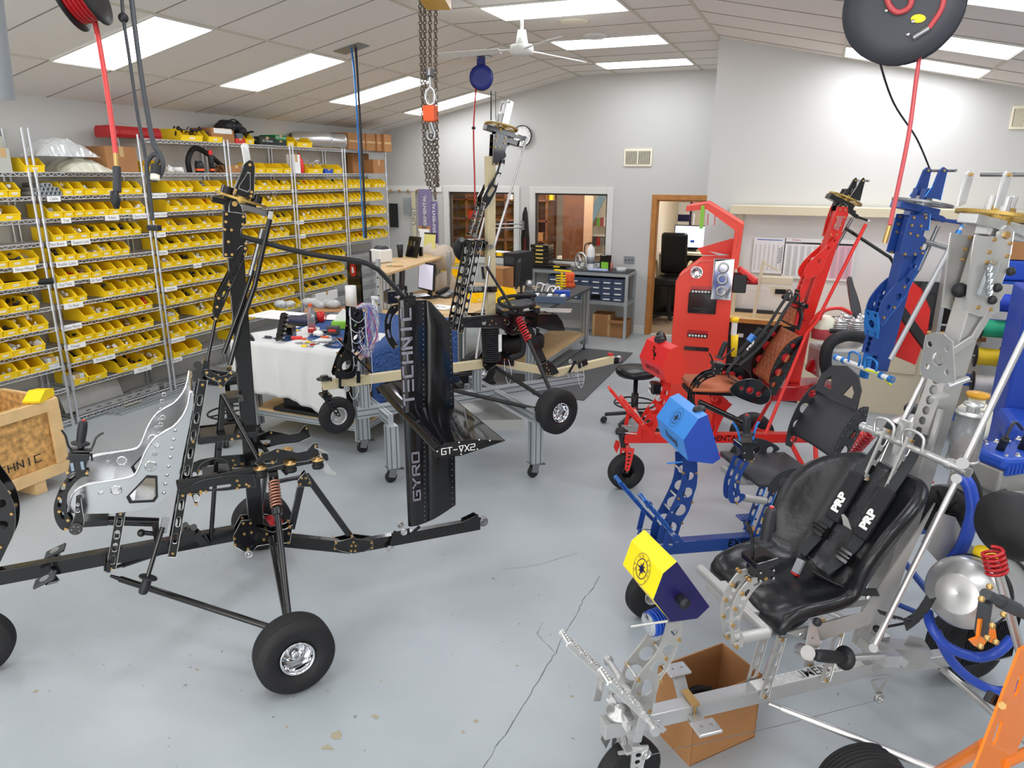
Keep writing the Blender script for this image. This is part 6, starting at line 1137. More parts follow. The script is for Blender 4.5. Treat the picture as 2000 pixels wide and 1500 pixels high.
mb=MB();mb.tube([Bp(1028,270,.08),Bp(965,483,.1)],.011,12);mb.tube([Bp(957,500,.1),Bp(930,700,.1)],.012,12);mb.tube([Bp(947,425,-.08),Bp(935,470,-.08)],.01,10);mb.tube([Bp(909,480,-.1),Bp(905,700,-.1)],.009,10);mb.build('control_rod','alu',gb)
flat(gb,'slotted_brace',FB.pp([(980,312),(986,312),(986,320),(975,352),(970,372),(957,398),(947,408),(940,402),(942,385),(952,365),(966,345)],.045),.045,.006,'black',holes=[sl(FB,(981,322),(977,334),.012,.045),sl(FB,(974,343),(968,358),.014,.045),sl(FB,(962,368),(955,380),.014,.045)],both=1)
strap(gb,'drilled_upright',FB,(945,395),(925,462),.05,.035,.006,5,'black')
strap(gb,'drilled_upright',FB,(924,470),(888,645),.05,.055,.006,8,'black');strap(gb,'drilled_upright',FB,(938,470),(900,650),.08,.045,.006,9,'black')
mb=MB();mb.tube([Bp(940,470,-.3),Bp(950,475,.18)],.016,12);mb.box(Bp(930,478,0),(.12,.1,.09));[mb.cyl(Bp(x,y,-.02),Bp(x,y,.12),.02,12)for x,y in((902,468),(928,460),(958,482))];mb.build('shoulder_bar','black',gb,bevel=.003)
mb=MB();mb.tube(smooth_path([Bp(905,470,-.15),Bp(896,485,-.15),Bp(905,500,-.2),Bp(920,490,-.2)]),.05,12);mb.build('rubber_bellows','rubber',gb)
mb=MB();mb.bar(Bp(910,565,.0),Bp(966,563,.0),.1,.05);mb.build('cross_frame','black',gb,bevel=.003)
mb=MB();[mb.lathe([(0,0),(.02,0),(.02,.003),(0,.003)],(Bp(x,565,.055).x,.052,Bp(x,565,.055).z),(0,1,0),14)for x in(921,930,938)];mb.build('frame_hole_disc','grey',gb)
mb=MB();mb.tube([Bp(942,520,.05),Bp(945,545,.05)],.012);mb.tube([Bp(950,520,.12),Bp(1004,608,.2)],.012,10);mb.build('rear_brace_tube','black',gb)
for v in(.12,-.12):mb=MB();mb.bar(Bp(902,626,v),Bp(1050,610,v),.025,.05);mb.build('engine_rail','black',gb,bevel=.003)
flat(gb,'engine_rail_plate',FB.pp([(903,632),(940,622),(975,622),(1000,618),(1020,625),(1018,650),(1000,655),(975,640),(940,640),(908,640)],.14),.14,.005,'black',both=1,holes=[circ(*FB.pp([(x,y)],.14)[0],.02)for x,y in((945,630),(990,630),(1003,640))],bolt=FB.pp([(960,626),(968,632),(956,634),(1010,623),(1012,645),(985,625)],.14))
mb=MB();gm=MB()
for x,y,v in((987,606,.16),(1015,603,.16),(1048,600,.16),(1000,598,-.16),(1040,594,-.16)):c=Bp(x,y,v);mb.lathe([(0,-.05),(.03,-.05),(.034,-.03),(.026,-.02),(.034,-.01),(.03,0),(0,0)],c,(0,0,1),16);gm.lathe([(0,0),(.036,0),(.036,.004),(.012,.006),(.012,.014),(0,.014)],c,(0,0,1),14)
mb.build('rubber_mount','rubber',gb);gm.build('mount_washer','brass',gb)
mb=MB();mb.tube(smooth_path([Bp(1046,577,.0),Bp(1000,578,.05),Bp(975,585,.1),Bp(985,598,.18),Bp(1020,600,.2),Bp(1043,592,.1),Bp(1035,580,-.05),Bp(1008,582,-.02)]),.016,10);mb.tube(smooth_path([Bp(970,595,-.1),Bp(975,607,.1),Bp(1000,612,.15),Bp(1035,612,.1)]),.016,10);mb.build('coiled_hose','rubber',gb)
mb=MB();c=Bp(960,668,.06);[mb.lathe([(0,k*.018),(.075,k*.018),(.08,k*.018+.005),(.08,k*.018+.01),(.075,k*.018+.013),(0,k*.018+.013)],c+V((0,0,-.16)),(.05,0,1),22)for k in range(17)];mb.build('ribbed_canister','plastic',gb);mb=MB();mb.box(c+V((-.045,.07,0)),(.03,.006,.15));mb.build('white_label','paper',gb)
mb=MB();mb.tube(smooth_path([Bp(1018,640,.1),Bp(1022,670,.1),Bp(1018,692,.1),Bp(995,700,.1)]),.026,12);mb.build('corrugated_hose','rubber',gb)
flat(gb,'rear_diagonal',FB.pp([(1028,630),(1038,640),(1068,708),(1060,713),(1025,660)],0),.0,.03,'black')
mb=MB();mb.plate(FB.pp([(1040,612),(1075,612),(1085,625),(1090,640),(1060,640),(1035,636)],.05),[],UZ(.05),.2);mb.build('rear_cowl_plate','black',gb,bevel=.01)
for s in(1,-1):
 wc=V((-1.7,.72*s,.55));wheel(gb,wc,.188,.15,(-.1*s,s,.0));tp=V((Bp(1012,618,.2).x,.2*s,Bp(1012,618,.2).z));bt=V((-1.72,.6*s,.68))
 d=bt-tp;mb=MB();spring(mb,tp+d*.02,tp+d*.33,.028,9,.007);mb.build('coil_spring',mat('scarlet_spring','d02c32',.35,.2),gb);mb=MB();mb.cyl(tp,tp+d*.34,.014,10);mb.tube([tp+d*.33,bt],.0165,12);mb.tube([V((-1.5,.04*s,.78)),V((-1.7,.62*s,.6))],.018,12);mb.build('suspension_strut','satin',gb)
 mb=MB();mb.tube([V((-.75,.05*s,kz-.06)),V((-1.55,.6*s,.56)),V((-1.66,.66*s,.56))],.0165,12);mb.build('radius_rod','satin',gb)
mb=MB();[mb.cyl(Bp(x,y,.2),Bp(x,y,.24),.012,8)for x,y in((1030,648),(1035,655))];mb.build('brass_fitting','brass',gb)
# nose
wheel(gb,V((-.1,0,.555)),.148,.085,(-.2,1,0),rimR=.45,chrome='alu')
mb=MB();hs=[circ(0,.04+k*.034,.0125-.001*k,10)for k in range(5)]
for s in(1,-1):mb.plate([(-.03,-.012),(.03,-.012),(.018,.185),(0,.2),(-.018,.185)],hs,lambda a,b,c,s=s:V((-.02+a-b*.42+c*.2,s*.052+c,.735-b*.9)),.006)
mb.box((-.02,0,.735),(.08,.12,.012));mb.cyl((-.02,0,.74),(-.02,0,.8),.022,14);o=mb.build('nose_fork',['black','chrome'],gb,bevel=.0014)
mb=MB();mb.lathe([(.035,0),(.06,0),(.06,.01),(.035,.012),(.03,.03),(0,.03)],(-.02,0,.862),(0,0,1),20);mb.bar((-.05,-.08,.87),(-.05,.08,.87),.02,.012);mb.build('steering_plate','black',gb)
flat(gb,'instrument_pylon',sp2(FB.pp([(682,601),(683,628),(681,650),(676,680),(667,694),(659,715),(656,738),(690,738),(697,718),(698,700),(706,687),(711,667),(712,635),(708,605)],.05),3),.05,.006,'black',holes=[circ(*FB.pp([(x,y)],.05)[0],r)for x,y,r in((697,614,.022),(698,637,.026),(698,661,.032),(693,688,.03),(680,716,.05))],both=1,bolt=FB.pp([(666,695),(661,722),(684,640),(709,650)],.05))
for s in(1,-1):v=.14*s;a,b=Bp(658,660,v),Bp(724,727,v);mb=MB();mb.bar(a,b,.07,.014);mb.build('rudder_pedal','black',gb,bevel=.002)
mb=MB();mb.tube([Bp(716,729,.2),Bp(716,729,-.2)],.013,12);mb.bar(Bp(700,725,.06),Bp(700,748,.06),.01,.03);mb.bar(Bp(664,738,.05),Bp(664,758,.05),.006,.02);mb.bar(Bp(664,757,.05),Bp(685,757,.05),.006,.02);mb.build('pedal_shaft','black',gb)
mb=MB();pulley(mb,Bp(677,759,.07),.024);mb.build('cable_pulley','alu',gb)
wr=MB();rw=random.Random(4)
for i in range(46):
 x1=rw.uniform(712,742);yy=rw.uniform(605,660);wr.tube(smooth_path([Bp(rw.uniform(695,712),rw.uniform(598,606),rw.uniform(-.05,.06)),Bp(rw.uniform(712,728),rw.uniform(592,603),rw.uniform(-.1,.1)),Bp(x1,yy,rw.uniform(-.1,.12)),Bp(rw.uniform(708,726),rw.uniform(660,700),rw.uniform(-.1,.1)),Bp(rw.uniform(698,708),rw.uniform(640,700),rw.uniform(0,.1))],4),rw.choice([.0022,.003,.0036]),4,rw.choice([0,0,0,0,1,1,2,3]))
for i in range(5):wr.tube(smooth_path([Bp(684,600+i*3,.06),Bp(683+i*2,618+i*22,.08),Bp(700,630+i*20,.09),Bp(712,620+i*18,.07)],4),.0028,4)
wr.tube(smooth_path([Bp(725,690,.05),Bp(727,730,.06),Bp(724,765,.06)]),.003,4);wr.tube(smooth_path([Bp(682,765,.06),Bp(690,780,.06),Bp(700,765,.06),Bp(697,750,.06)]),.003,4)
wr.build('wire_bundle',[mat('white_wire','dfe0e2',.5),mat('lilac_wire','8d87c4',.5),mat('pink_wire','d0426a',.5),mat('blue_wire','4c7ad0',.5)],gb,kind='stuff')
mb=MB();[mb.tube(smooth_path([Bp(x,y,.1),Bp(x+2,y+25,.12),Bp(x+8,y+45,.12),Bp(x+14,y+25,.12),Bp(x+8,y-3,.1)],5),.003,5)for x,y in((985,705),(1127,712))];mb.build('loose_wire','white_wire',gb)
# curved quadrant left of the fin and tail fittings
flat(gb,'stick_quadrant',sp2(FB.pp([(779,594),(762,600),(753,620),(751,640),(756,665),(768,683)],.28))+sp2(FB.pp([(778,675),(766,655),(764,638),(767,620),(779,605)],.28)),.28,.006,'black',holes=[sl(FB,(762,615),(758,630),.008,.28),sl(FB,(758,645),(761,658),.008,.28)],bolt=FB.pp([(770,600),(757,625),(757,648),(772,676)],.28))
mb=MB();mb.box(Bp(764,580,.26),(.09,.08,.09));[mb.bar(Bp(x,y,.27),Bp(x+12,y-4,.3),.014,.014)for x,y in((752,568),(755,580),(768,560),(770,588))];mb.build('stick_block','black',gb,bevel=.003)
mb=MB();[pulley(mb,Bp(x,y,.05),.02)for x,y in((1114,706),(1110,732))];mb.build('cable_pulley','alu',gb);mb=MB();mb.bar(Bp(1124,705,.03),Bp(1110,730,.05),.006,.02);mb.bar(Bp(1125,712,0),Bp(1142,704,0),.09,.06);mb.build('pulley_bracket','black',gb)
mb=MB();mb.lathe([(.014,-.015),(.036,-.015),(.038,-.01),(.038,.01),(.036,.015),(.014,.015)],Bp(1209,702,0),(0,1,0),20);mb.build('tail_wheel','alu',gb);mb=MB();mb.box(Bp(1200,703,0),(.05,.07,.06));mb.build('tail_wheel_fork','black',gb)
mb=MB();mb.box(Bp(1192,696,0)+V((0,0,.02)),(.03,.05,.02));mb.build('red_lock','red',gb)
# build stand
st=thing('build_stand','wheeled aluminium extrusion stand carrying the tan keel','stand',FB.P,FB.h)
def extrusion(mb,p,q,w_=.045,h=.09,side=(0,1,0)):
 p,q=V(p),V(q);mb.bar(p,q,w_,h,side=side);d=(q-p).normalized();a=V(side);a=(a-d*a.dot(d)).normalized();b=d.cross(a)
 for s in(1,-1):
  for k in(-.25,.25):mb.bar(p+a*s*w_*.5+b*k*h,q+a*s*w_*.5+b*k*h,.003,h*.09,side=a,m=1)
  mb.bar(p+b*s*h*.5,q+b*s*h*.5,w_*.2,.003,side=a,m=1)
EX=['extr',mat('extrusion_slot','6f7578',.5,.5)]
rz=.545
mb=MB();extrusion(mb,(-.26,0,rz),(-2.45,0,rz));mb.build('rail',EX,st)
for u in(-.46,-1.52):
 mb=MB();extrusion(mb,(u,-.5,rz-.02),(u,.24 if u>-1 else .7,rz-.02),side=(1,0,0));mb.build('cross_rail',EX,st)
for u,top in((-.335,kz-.04),(-1.34,kz-.04),(-2.32,.63)):
 mb=MB();extrusion(mb,(u,0,rz+.04),(u,0,top),.05,.07);mb.build('upright',EX,st)
for u,v in((-.46,.24),(-1.52,.7),(-.46,-.5),(-1.52,-.5)):
 mb=MB();extrusion(mb,(u,v,.13),(u,v,rz-.06),.09,.09);mb.build('leg',EX,st)
 mb=MB();mb.box((u,v,.125),(.1,.1,.006));mb.bar((u,v-.025,.12),(u+.02,v-.025,.05),.005,.06,side=(0,1,0));mb.bar((u,v+.025,.12),(u+.02,v+.025,.05),.005,.06,side=(0,1,0));cs=mb.build('caster_fork','steel',st)
 mb=MB();mb.lathe([(0,-.016),(.03,-.016),(.046,-.014),(.05,0),(.046,.014),(.03,.016),(0,.016)],(u+.02,v,.05),(0,1,0),24);mb.build('caster_wheel','rubber',cs);mb=MB();mb.bar((u-.02,v,.11),(u-.09,v,.1),.04,.006);mb.build('brake_pedal','dgrey',cs)
t=thing('metal_tray','long open sheet metal trough hanging under the stand','tray',FB.P,FB.h);mb=MB();q=[(-1.02,-.45),(-1.02,.5),(-1.42,.68),(-1.42,-.3)]
z0,z1=.42,.51;P=[V((a,b,z0))for a,b in q]+[V((a,b,z1))for a,b in q];
for i in range(4):mb.add([P[i],P[(i+1)%4],P[4+(i+1)%4],P[4+i]],[(0,1,2,3)])
mb.add(P[:4],[(0,1,2,3)]);mb.build('trough',mat('dull_sheet','a9aaa6',.4,.7),t,solid=.004)
# == benches in the middle and what lies on them
def bench(name,label,x0,x1,y0,y1,z,top='wood',th=.03,legs=None,shelf=None,foot=True,top2=None):
 t=thing(name,label,'workbench',((x0+x1)/2,(y0+y1)/2,0));cx,cy=(x0+x1)/2,(y0+y1)/2;W,D=x1-x0,y1-y0
 mb=MB();mb.box((0,0,z-th/2),(W,D,th));mb.build('bench_top',top,t,bevel=.004)
 for a,b in legs or[(s*(W/2-.08),k*(D/2-.08))for s in(1,-1)for k in(1,-1)]:
  mb=MB();extrusion(mb,(a,b,.09),(a,b,z-th),.09,.09);o=mb.build('leg',EX,t)
  f=MB();f.cyl((a,b,.02),(a,b,.1),.01,8);f.lathe([(.0,0),(.04,0),(.036,.012),(.014,.03),(0,.03)],(a,b,0),(0,0,1),16);f.build('levelling_foot','plastic',o)
 for k in(1,-1):mb=MB();extrusion(mb,(-W/2+.05,k*(D/2-.08),z-th-.04),(W/2-.05,k*(D/2-.08),z-th-.04),.05,.07);mb.build('rail',EX,t)
 if shelf:mb=MB();mb.box((0,0,shelf),(W-.12,D-.12,.02));mb.build('lower_shelf','wood',t);mb=MB();[extrusion(mb,(-W/2+.05,k*(D/2-.08),shelf-.04),(W/2-.05,k*(D/2-.08),shelf-.04),.045,.06)for k in(1,-1)];[extrusion(mb,(k*(W/2-.08),-D/2+.05,shelf-.04),(k*(W/2-.08),D/2-.05,shelf-.04),.045,.06,side=(1,0,0))for k in(1,-1)];mb.build('shelf_rail',EX,t)
 return t
bench('workbench','aluminium legged workbench half covered by a draped white sheet',-4.85,-3.5,4.98,6.93,.9,shelf=.25)
bench('workbench','wood topped desk with monitor and phone behind the black tail fin',-4.85,-3.5,6.97,9.3,.9)
bench('workbench','dark topped bench with clamps and orange stand, tyres on its shelf',-3.47,-2.83,7.4,9.65,.9,top=mat('bench_mat','3d4146',.6),shelf=.24)
# white sheet: top layer, drooping front and left side
def sheet(name,label,m,X0,X1,Y0,Y1,z,drop,hem,seed,cat='cloth',quilt=False):
 r=random.Random(seed);nx,ny=46,34;t=[]
 ph=[r.uniform(0,6)for _ in range(6)];vs=[]
 L=drop
 for i in range(nx+1):
  for j in range(ny+1):
   sx=-1+2*i/nx if False else i/nx;
   x=X0+(X1-X0)*i/nx;s=j/ny
   tot=(Y1-Y0)+L;d=s*tot
   if d<(Y1-Y0):y=Y1-d;zz=z+.012*math.sin(x*9+ph[0])*math.sin(y*7+ph[1])*.6+.006*math.sin(x*23+y*11);out=0
   else:
    k=d-(Y1-Y0);hm=hem(i/nx);k=k*hm;fold=.016*math.sin(x*26+ph[2])+.009*math.sin(x*51+ph[3]);f=min(1,k/.25);y=Y0-.02-f*(.015+fold)-.0;zz=z-k
   vs.append((x,y,zz))
 mb=MB();mb.add(vs,[(i*(ny+1)+j,(i+1)*(ny+1)+j,(i+1)*(ny+1)+j+1,i*(ny+1)+j+1)for i in range(nx)for j in range(ny)],0,True)
 o=mb.build(name,m,None,solid=.004);tag(o,label,cat);return o
sheet('white_sheet','white cotton sheet draped over the near end of the workbench','cloth',-4.9,-3.62,4.97,5.75,.915,.62,lambda a:.64+.36*a+.04*math.sin(a*9),3)
# blue quilted blanket over the right side of the bench
qb=mat('quilted_blue','3a5f9f',.8);nt=qb.node_tree;b_=nt.nodes['Principled BSDF'];tc=nt.nodes.new('ShaderNodeTexCoord');wv=nt.nodes.new('ShaderNodeTexWave');wv.inputs['Scale'].default_value=14;wv.inputs['Distortion'].default_value=3.5;wv.inputs['Detail'].default_value=0;wv.inputs['Detail Scale'].default_value=2
nt.links.new(tc.outputs['Object'],wv.inputs[0]);bp=nt.nodes.new('ShaderNodeBump');bp.inputs['Strength'].default_value=.8;bp.inputs['Distance'].default_value=.02;nt.links.new(wv.outputs['Fac'],bp.inputs['Height']);nt.links.new(bp.outputs[0],b_.inputs['Normal'])
rq=random.Random(8);vs=[];nx,ny=30,40
for i in range(nx+1):
 for j in range(ny+1):
  y=5.1+(6.75-5.1)*j/ny;d=1.0*i/nx
  if d<.5:x=-3.98+d;zz=.912+.004*math.sin(y*8+x*5)
  else:k=d-.5;x=-3.48+min(1,k*8)*(.012+.012*math.sin(y*11));zz=.912-k*(1+.1*math.sin(y*3))
  vs.append((x,y,zz))
mb=MB();mb.add(vs,[(i*(ny+1)+j,(i+1)*(ny+1)+j,(i+1)*(ny+1)+j+1,i*(ny+1)+j+1)for i in range(nx)for j in range(ny)],0,True);tag(mb.build('moving_blanket',qb,None,solid=.012),'blue quilted moving blanket hanging over the bench side','blanket')
mb=MB();mb.box((-4.3,5.9,.912),(.8,1.5,.01));tag(mb.build('moving_blanket',qb,None),'flat blue quilted blanket on the bench top behind the tools','blanket')
def small(name,label,cat,px,py,z,build,rz=0.0,group=None):
 q=atz(px,py,z);t=thing(name,label,cat,(q.x,q.y,z),rz,group);build(t);return t
def bx(d,m,nm='body',z=None,bev=.003,off=(0,0),R=None):
 def f(t):mb=MB();mb.box((off[0],off[1],d[2]/2 if z is None else z),d,R);mb.build(nm,m,t,bevel=bev)
 return f
def lt_(prof,m,nm='body',n=18):
 def f(t):mb=MB();mb.lathe(prof,(0,0,0),(0,0,1),n);mb.build(nm,m,t)
 return f
def many(*fs):
 def f(t):[g(t)for g in fs]
 return f
ZT=.922
def brake_cal(t):
 mb=MB();R=Matrix.Rotation(.9,3,'X')@Matrix.Rotation(-.3,3,'Y')
 for k in range(6):mb.cyl(R@V((-.03,-.13+k*.045,0))+V((0,0,.12)),R@V((.05,-.13+k*.045,.01))+V((0,0,.12)),.02,12)
 mb.box(V((0,0,.12)),(.05,.26,.05),R);mb.box((0.02,.1,.06),(.1,.1,.08));mb.build('block','black',t,bevel=.004)
 mb=MB();[mb.cyl(R@V((.05,-.13+k*.045,.01))+V((0,0,.12)),R@V((.062,-.13+k*.045,.01))+V((0,0,.12)),.008,8)for k in range(6)];mb.build('pin','alu',t)
small('control_stick_assembly','black and silver control grip assembly leaning on the white sheet','machine part',553,662,ZT,brake_cal,.3)
small('screwdriver','black handled screwdriver lying left of the grip assembly','tool',530,659,ZT+.01,lambda t:(MB().cyl((-.07,0,0),(.0,0,0),.012,10).build('handle','dgrey',t),MB().cyl((0,0,0),(.07,.01,0),.004,8).build('shaft','steel',t)))
small('screwdriver','red handled tool lying right of the grip assembly','tool',580,660,ZT+.015,lambda t:(MB().cyl((-.045,-.02,0),(.04,.02,0),.018,12).build('handle','red',t),MB().cyl((.04,.02,0),(.08,.04,0),.005,8).build('shaft','steel',t)))
for i,(px,py,m_,L,a,lb)in enumerate([(590,672,'steel',.12,.4,'steel wrench on the sheet, left end of the tool row'),(598,664,'orangep',.13,.1,'orange handled pliers above the wrenches'),(607,670,'yellow',.1,.6,'yellow handled cutter on the sheet'),(615,674,'redd',.09,1.0,'dark red handled pliers beside the yellow cutter'),(600,678,'yellow',.12,.0,'flat yellow tool nearest the sheet edge'),(637,670,'steel',.16,.3,'long steel rule under the orange scraper'),(655,668,'steel',.15,.9,'steel spanner right of the white rag'),(642,661,'orangep',.18,-.1,'long orange scraper on the sheet'),(668,665,'orangep',.12,-.2,'second orange handle by the black pylon'),(624,656,'steel',.12,.8,'bright steel snips behind the yellow cutter'),(648,676,'dgrey',.13,.2,'dark file near the sheet corner'),(583,647,'yellow',.05,.3,'small yellow clip on the blue blanket')]):
 def tl(t,L=L,m_=m_):MB().bar((-L/2,0,.008),(0,0,.012),.022,.016).build('handle',m_,t,bevel=.004);MB().bar((0,0,.01),(L/2,.01,.008),.014,.006).build('blade','steel',t)
 small('hand_tool',lb,'tool',px,py,ZT,tl,a,'hand tools on the white sheet')
def bottle(h,r,body,cap,liq=None):
 def f(t):
  mb=MB();mb.lathe([(0,0),(r,0),(r,h*.3),(r*.9,h*.4),(r,h*.5),(r,h*.68),(r*.45,h*.85),(r*.42,h*.9),(0,h*.9)],(0,0,0),(0,0,1),18);mb.build('body',body,t);mb=MB();mb.cyl((0,0,h*.88),(0,0,h),r*.5,14);mb.build('cap',cap,t)
  if liq:mb=MB();mb.lathe([(0,.002),(r*.93,.002),(r*.93,h*.18),(0,h*.18)],(0,0,0),(0,0,1),16);mb.build('liquid',liq,t)
 return f
small('drink_bottle','clear plastic sports drink bottle with orange cap and a little red drink','bottle',609,640,ZT,bottle(.24,.038,'glassy','orangep',mat('red_drink','c22244',.2)))
def caulk(t):MB().bar((-.03,0,.02),(.16,.0,.03),.03,.03).build('body','black',t,bevel=.006);MB().box((.16,0,.04),(.11,.08,.08)).build('battery','dgrey',t,bevel=.008);MB().box((.16,-.042,.045),(.07,.002,.025)).build('red_label','red',t);MB().box((-.05,0,.035),(.07,.06,.05)).build('head','redd',t,bevel=.01)
small('cordless_tool','red and black cordless tool lying in front of the drink bottle','tool',620,652,ZT,caulk,.3)
small('rag','crumpled white paper rag beside the cordless tool','rag',621,655,ZT,lambda t:[MB().ball((.03*math.cos(k*2.1),.025*math.sin(k*1.7),.02),.03,8,sz=.8).build('crumple','paper',t)for k in range(4)])
small('glove_box','green and white glove box half open on the bench','box',672,640,ZT,many(bx((.22,.12,.07),'lime'),lambda t:MB().plate([(-.09,.07),(.09,.07),(.05,.16),(0,.19),(-.06,.13)],[],lambda a,b,c:V((a,c,b)),.03).build('tissue','paper',t)),.4)
small('paper_towel_roll','white paper towel roll standing at the back of the bench','roll',687,603,ZT,lt_([(.02,0),(.062,0),(.062,.26),(.02,.26),(.02,0)],'white','roll',24))
small('notebook_stack','dark blue laptop and black folders stacked behind the bottle','stack',588,630,ZT,many(bx((.34,.26,.02),'plastic','folder'),bx((.3,.22,.03),mat('laptop_blue','2f3556',.4),'laptop',z=.037,off=(-.02,.0))),.2)
small('red_mug','red mug behind the sports bottle','mug',627,628,ZT,many(lt_([(0,0),(.035,0),(.038,.1),(.034,.1),(.032,.01)],'red','cup'),lambda t:MB().tube(smooth_path([(.036,0,.08),(.065,0,.07),(.06,0,.03),(.036,0,.02)]),.005,8).build('handle','red',t)))
for i,(px,py,w_,d_,lb)in enumerate([(540,615,.5,.4,'loose white paper sheets on the far left of the bench'),(655,620,.22,.28,'white paper sheet on the wooden bench area'),(640,605,.5,.3,'brown cardboard sheet lying at the bench rear')]):
 small('paper_sheet',lb,'paper',px,py,ZT+.002*i,bx((w_,d_,.004),'paper' if i<2 else 'card','sheet',bev=0),.3*i)
for i,(px,lb,s)in enumerate([(585,'crumpled clear plastic bag at the far edge of the bench, left',.3),(630,'crumpled clear plastic bag at the far edge of the bench, right',.36)]):
 def bag(t,s=s):
  r=random.Random(s);mb=MB()
  for k in range(7):mb.ball((r.uniform(-.2,.2),r.uniform(-.08,.08),.03+r.random()*.04),r.uniform(.05,.09),8,sz=.6)
  mb.build('film',film,t)
 small('plastic_bag',lb,'bag',px,600,ZT,bag,.2,'plastic bags on the bench')
small('spray_bottle','white trigger spray bottle behind the coloured wires','bottle',731,622,ZT,many(lt_([(0,0),(.04,0),(.042,.12),(.018,.17),(.016,.2),(0,.2)],'white'),lambda t:MB().box((.02,0,.22),(.09,.025,.035)).build('trigger_head','white',t,bevel=.006)))
carton('storage_box','white and red printed carton on the low shelf behind the bench','box',618,660,.60,.13,.3,'paper')
# boxes under the bench
t=thing('cardboard_box','open brown carton under the bench beside the tan keel','box',(-3.75,6.0,.262),.1);mb=MB();[mb.box(c,d)for c,d in(((0,-.2,.15),(.4,.006,.3)),((0,.2,.15),(.4,.006,.3)),((-.2,0,.15),(.006,.4,.3)),((.2,0,.12),(.006,.4,.24)),((0,0,.003),(.4,.4,.006)))];mb.build('body','card',t);MB().bar((.2,-.2,.24),(.33,-.2,.16),.006,.006).build('flap','card',t)
t=thing('scrap_box','dark flat box on the lower shelf under the sheet','box',(-4.15,5.3,.262));MB().box((0,0,.09),(.65,.4,.18)).build('body','plastic',t,bevel=.01)
t=thing('black_bin','low black tray at the front of the lower shelf','tray',(-4.15,5.08,.262));MB().box((0,0,.02),(.75,.14,.04)).build('body','satin',t,bevel=.01)
# ---- desk with monitors
def monitor(name,label,px,py,z,w_,h,m,rz,stand=True,bez='plastic'):
 q=atz(px,py,z);t=thing(name,label,'monitor',(q.x,q.y,z),rz);R=Matrix.Rotation(-.08,3,'X')
 MB().box((0,0,.1+h/2),(w_,.03,h),R).build('housing',bez,t,bevel=.006);MB().box((0,-.017,.1+h/2),(w_-.04,.004,h-.04),R).build('screen',m,t)
 MB().lathe([(0,0),(.11,0),(.1,.012),(0,.014)],(0,.03,0),(0,0,1),24).build('base','plastic',t);MB().box((0,.04,.08),(.06,.03,.16)).build('neck','plastic',t);return t
scr=mat('lit_screen','b9b6c6',.3,emit='c9c6d8',es=.55);scd=mat('dim_screen','6f6570',.25)
monitor('computer_monitor','lit flat monitor on the desk above the tail fin',835,582,.9,.36,.34,scr,-.5)
monitor('computer_monitor','darker monitor turned away left of the lit one',787,584,.9,.33,.33,scd,-1.15)
monitor('computer_monitor','black monitor seen edge on beside the computer tower',1012,575,.9,.42,.34,'plastic',-1.25)
small('computer_tower','black computer tower on the bench behind the edge-on monitor','computer',1012,556,.9,many(bx((.2,.45,.46),'plastic','case',bev=.008),lambda t:MB().box((.0,-.226,.36),(.15,.004,.1)).build('drive_panel','dgrey',t)),-.2)
def phone(t):MB().bar((0,.1,.06),(0,-.1,.01),.2,.02,side=(1,0,0)).build('base','dgrey',t,bevel=.006);MB().bar((-.08,.11,.1),(-.08,-.1,.05),.05,.035,side=(1,0,0)).build('handset','plastic',t,bevel=.012);MB().bar((.03,.1,.078),(.03,.03,.058),.1,.006,side=(1,0,0)).build('display','grey',t);mb=MB();[mb.box((.0+i*.03,.01-j*.028,.05-j*.008),(.02,.018,.01))for i in range(3)for j in range(4)];mb.build('keypad','white',t)
small('desk_phone','black desk phone with a tilted keypad right of the lit monitor','phone',872,580,.9,phone,-.35)
small('computer_mouse','black mouse in front of the phone','mouse',852,580,.91,lambda t:MB().ball((0,0,.01),.035,10,sz=.5).build('shell','plastic',t))
small('printed_drawing','printed drawing lying at the desk edge beyond the fin','paper',862,600,.905,many(bx((.3,.25,.003),'paper','sheet',bev=0),lambda t:[MB().bar((-.1+k*.03,-.02+.02*math.sin(k*2),.004),(-.07+k*.03,.03*math.cos(k*1.7),.004),.01,.001).build('ink_line','dgrey',t)for k in range(6)]),-.2)
small('water_bottle','small clear bottle beside the phone','bottle',895,576,.9,bottle(.18,.025,'glassy','white'))
small('speaker_box','small black box right of the phone','box',905,578,.9,bx((.12,.12,.15),'plastic'))
# raised wooden shelf with printer
t=thing('desk_shelf','raised light wood shelf above the desk on aluminium posts','shelf',(-4.5,7.55,0));sh=[(-.42,-.75),(.28,-.78),(.1,1.0),(-.42,1.0)]
mb=MB();mb.plate([(.2,-.82),(.0,-.75),(-.55,.2),(-.5,1.1),(-.1,1.25)],[],lambda a,b,c:V((a,b,1.34+c)),.025);mb.build('shelf_board','wood',t)
for a,b in((.0,-.55),(-.3,0),(-.2,1.0)):mb=MB();extrusion(mb,(a,b,.9),(a,b,1.32),.09,.09);mb.build('post',EX,t)
def printer(t):MB().box((0,0,.08),(.2,.2,.16)).build('body','white',t,bevel=.02);MB().box((-.08,-.0,.075),(.05,.205,.14)).build('front_panel','dgrey',t,bevel=.01);MB().lathe([(0,-.07),(.07,-.07),(.07,.07),(0,.07)],(0.01,0,.13),(1,0,0),20).build('roll_cover','dgrey',t)
small('label_printer','white and grey label printer on the raised wooden shelf','printer',745,512,1.355,printer,-.3)
def tcase(t):R=Matrix.Rotation(.35,3,'X');MB().box((0,0,.13),(.22,.03,.27),Matrix.Rotation(-.3,3,'X')).build('case','black',t,bevel=.005);mb=MB();[mb.box((-.09+k*.02,-.0-.02-(.1+.1*(k%3))*.3+.07,.04+.06*(k%3)+.02),(.008,.008,.06),Matrix.Rotation(-.3,3,'X'))for k in range(10)];mb.build('socket_row','chrome',t)
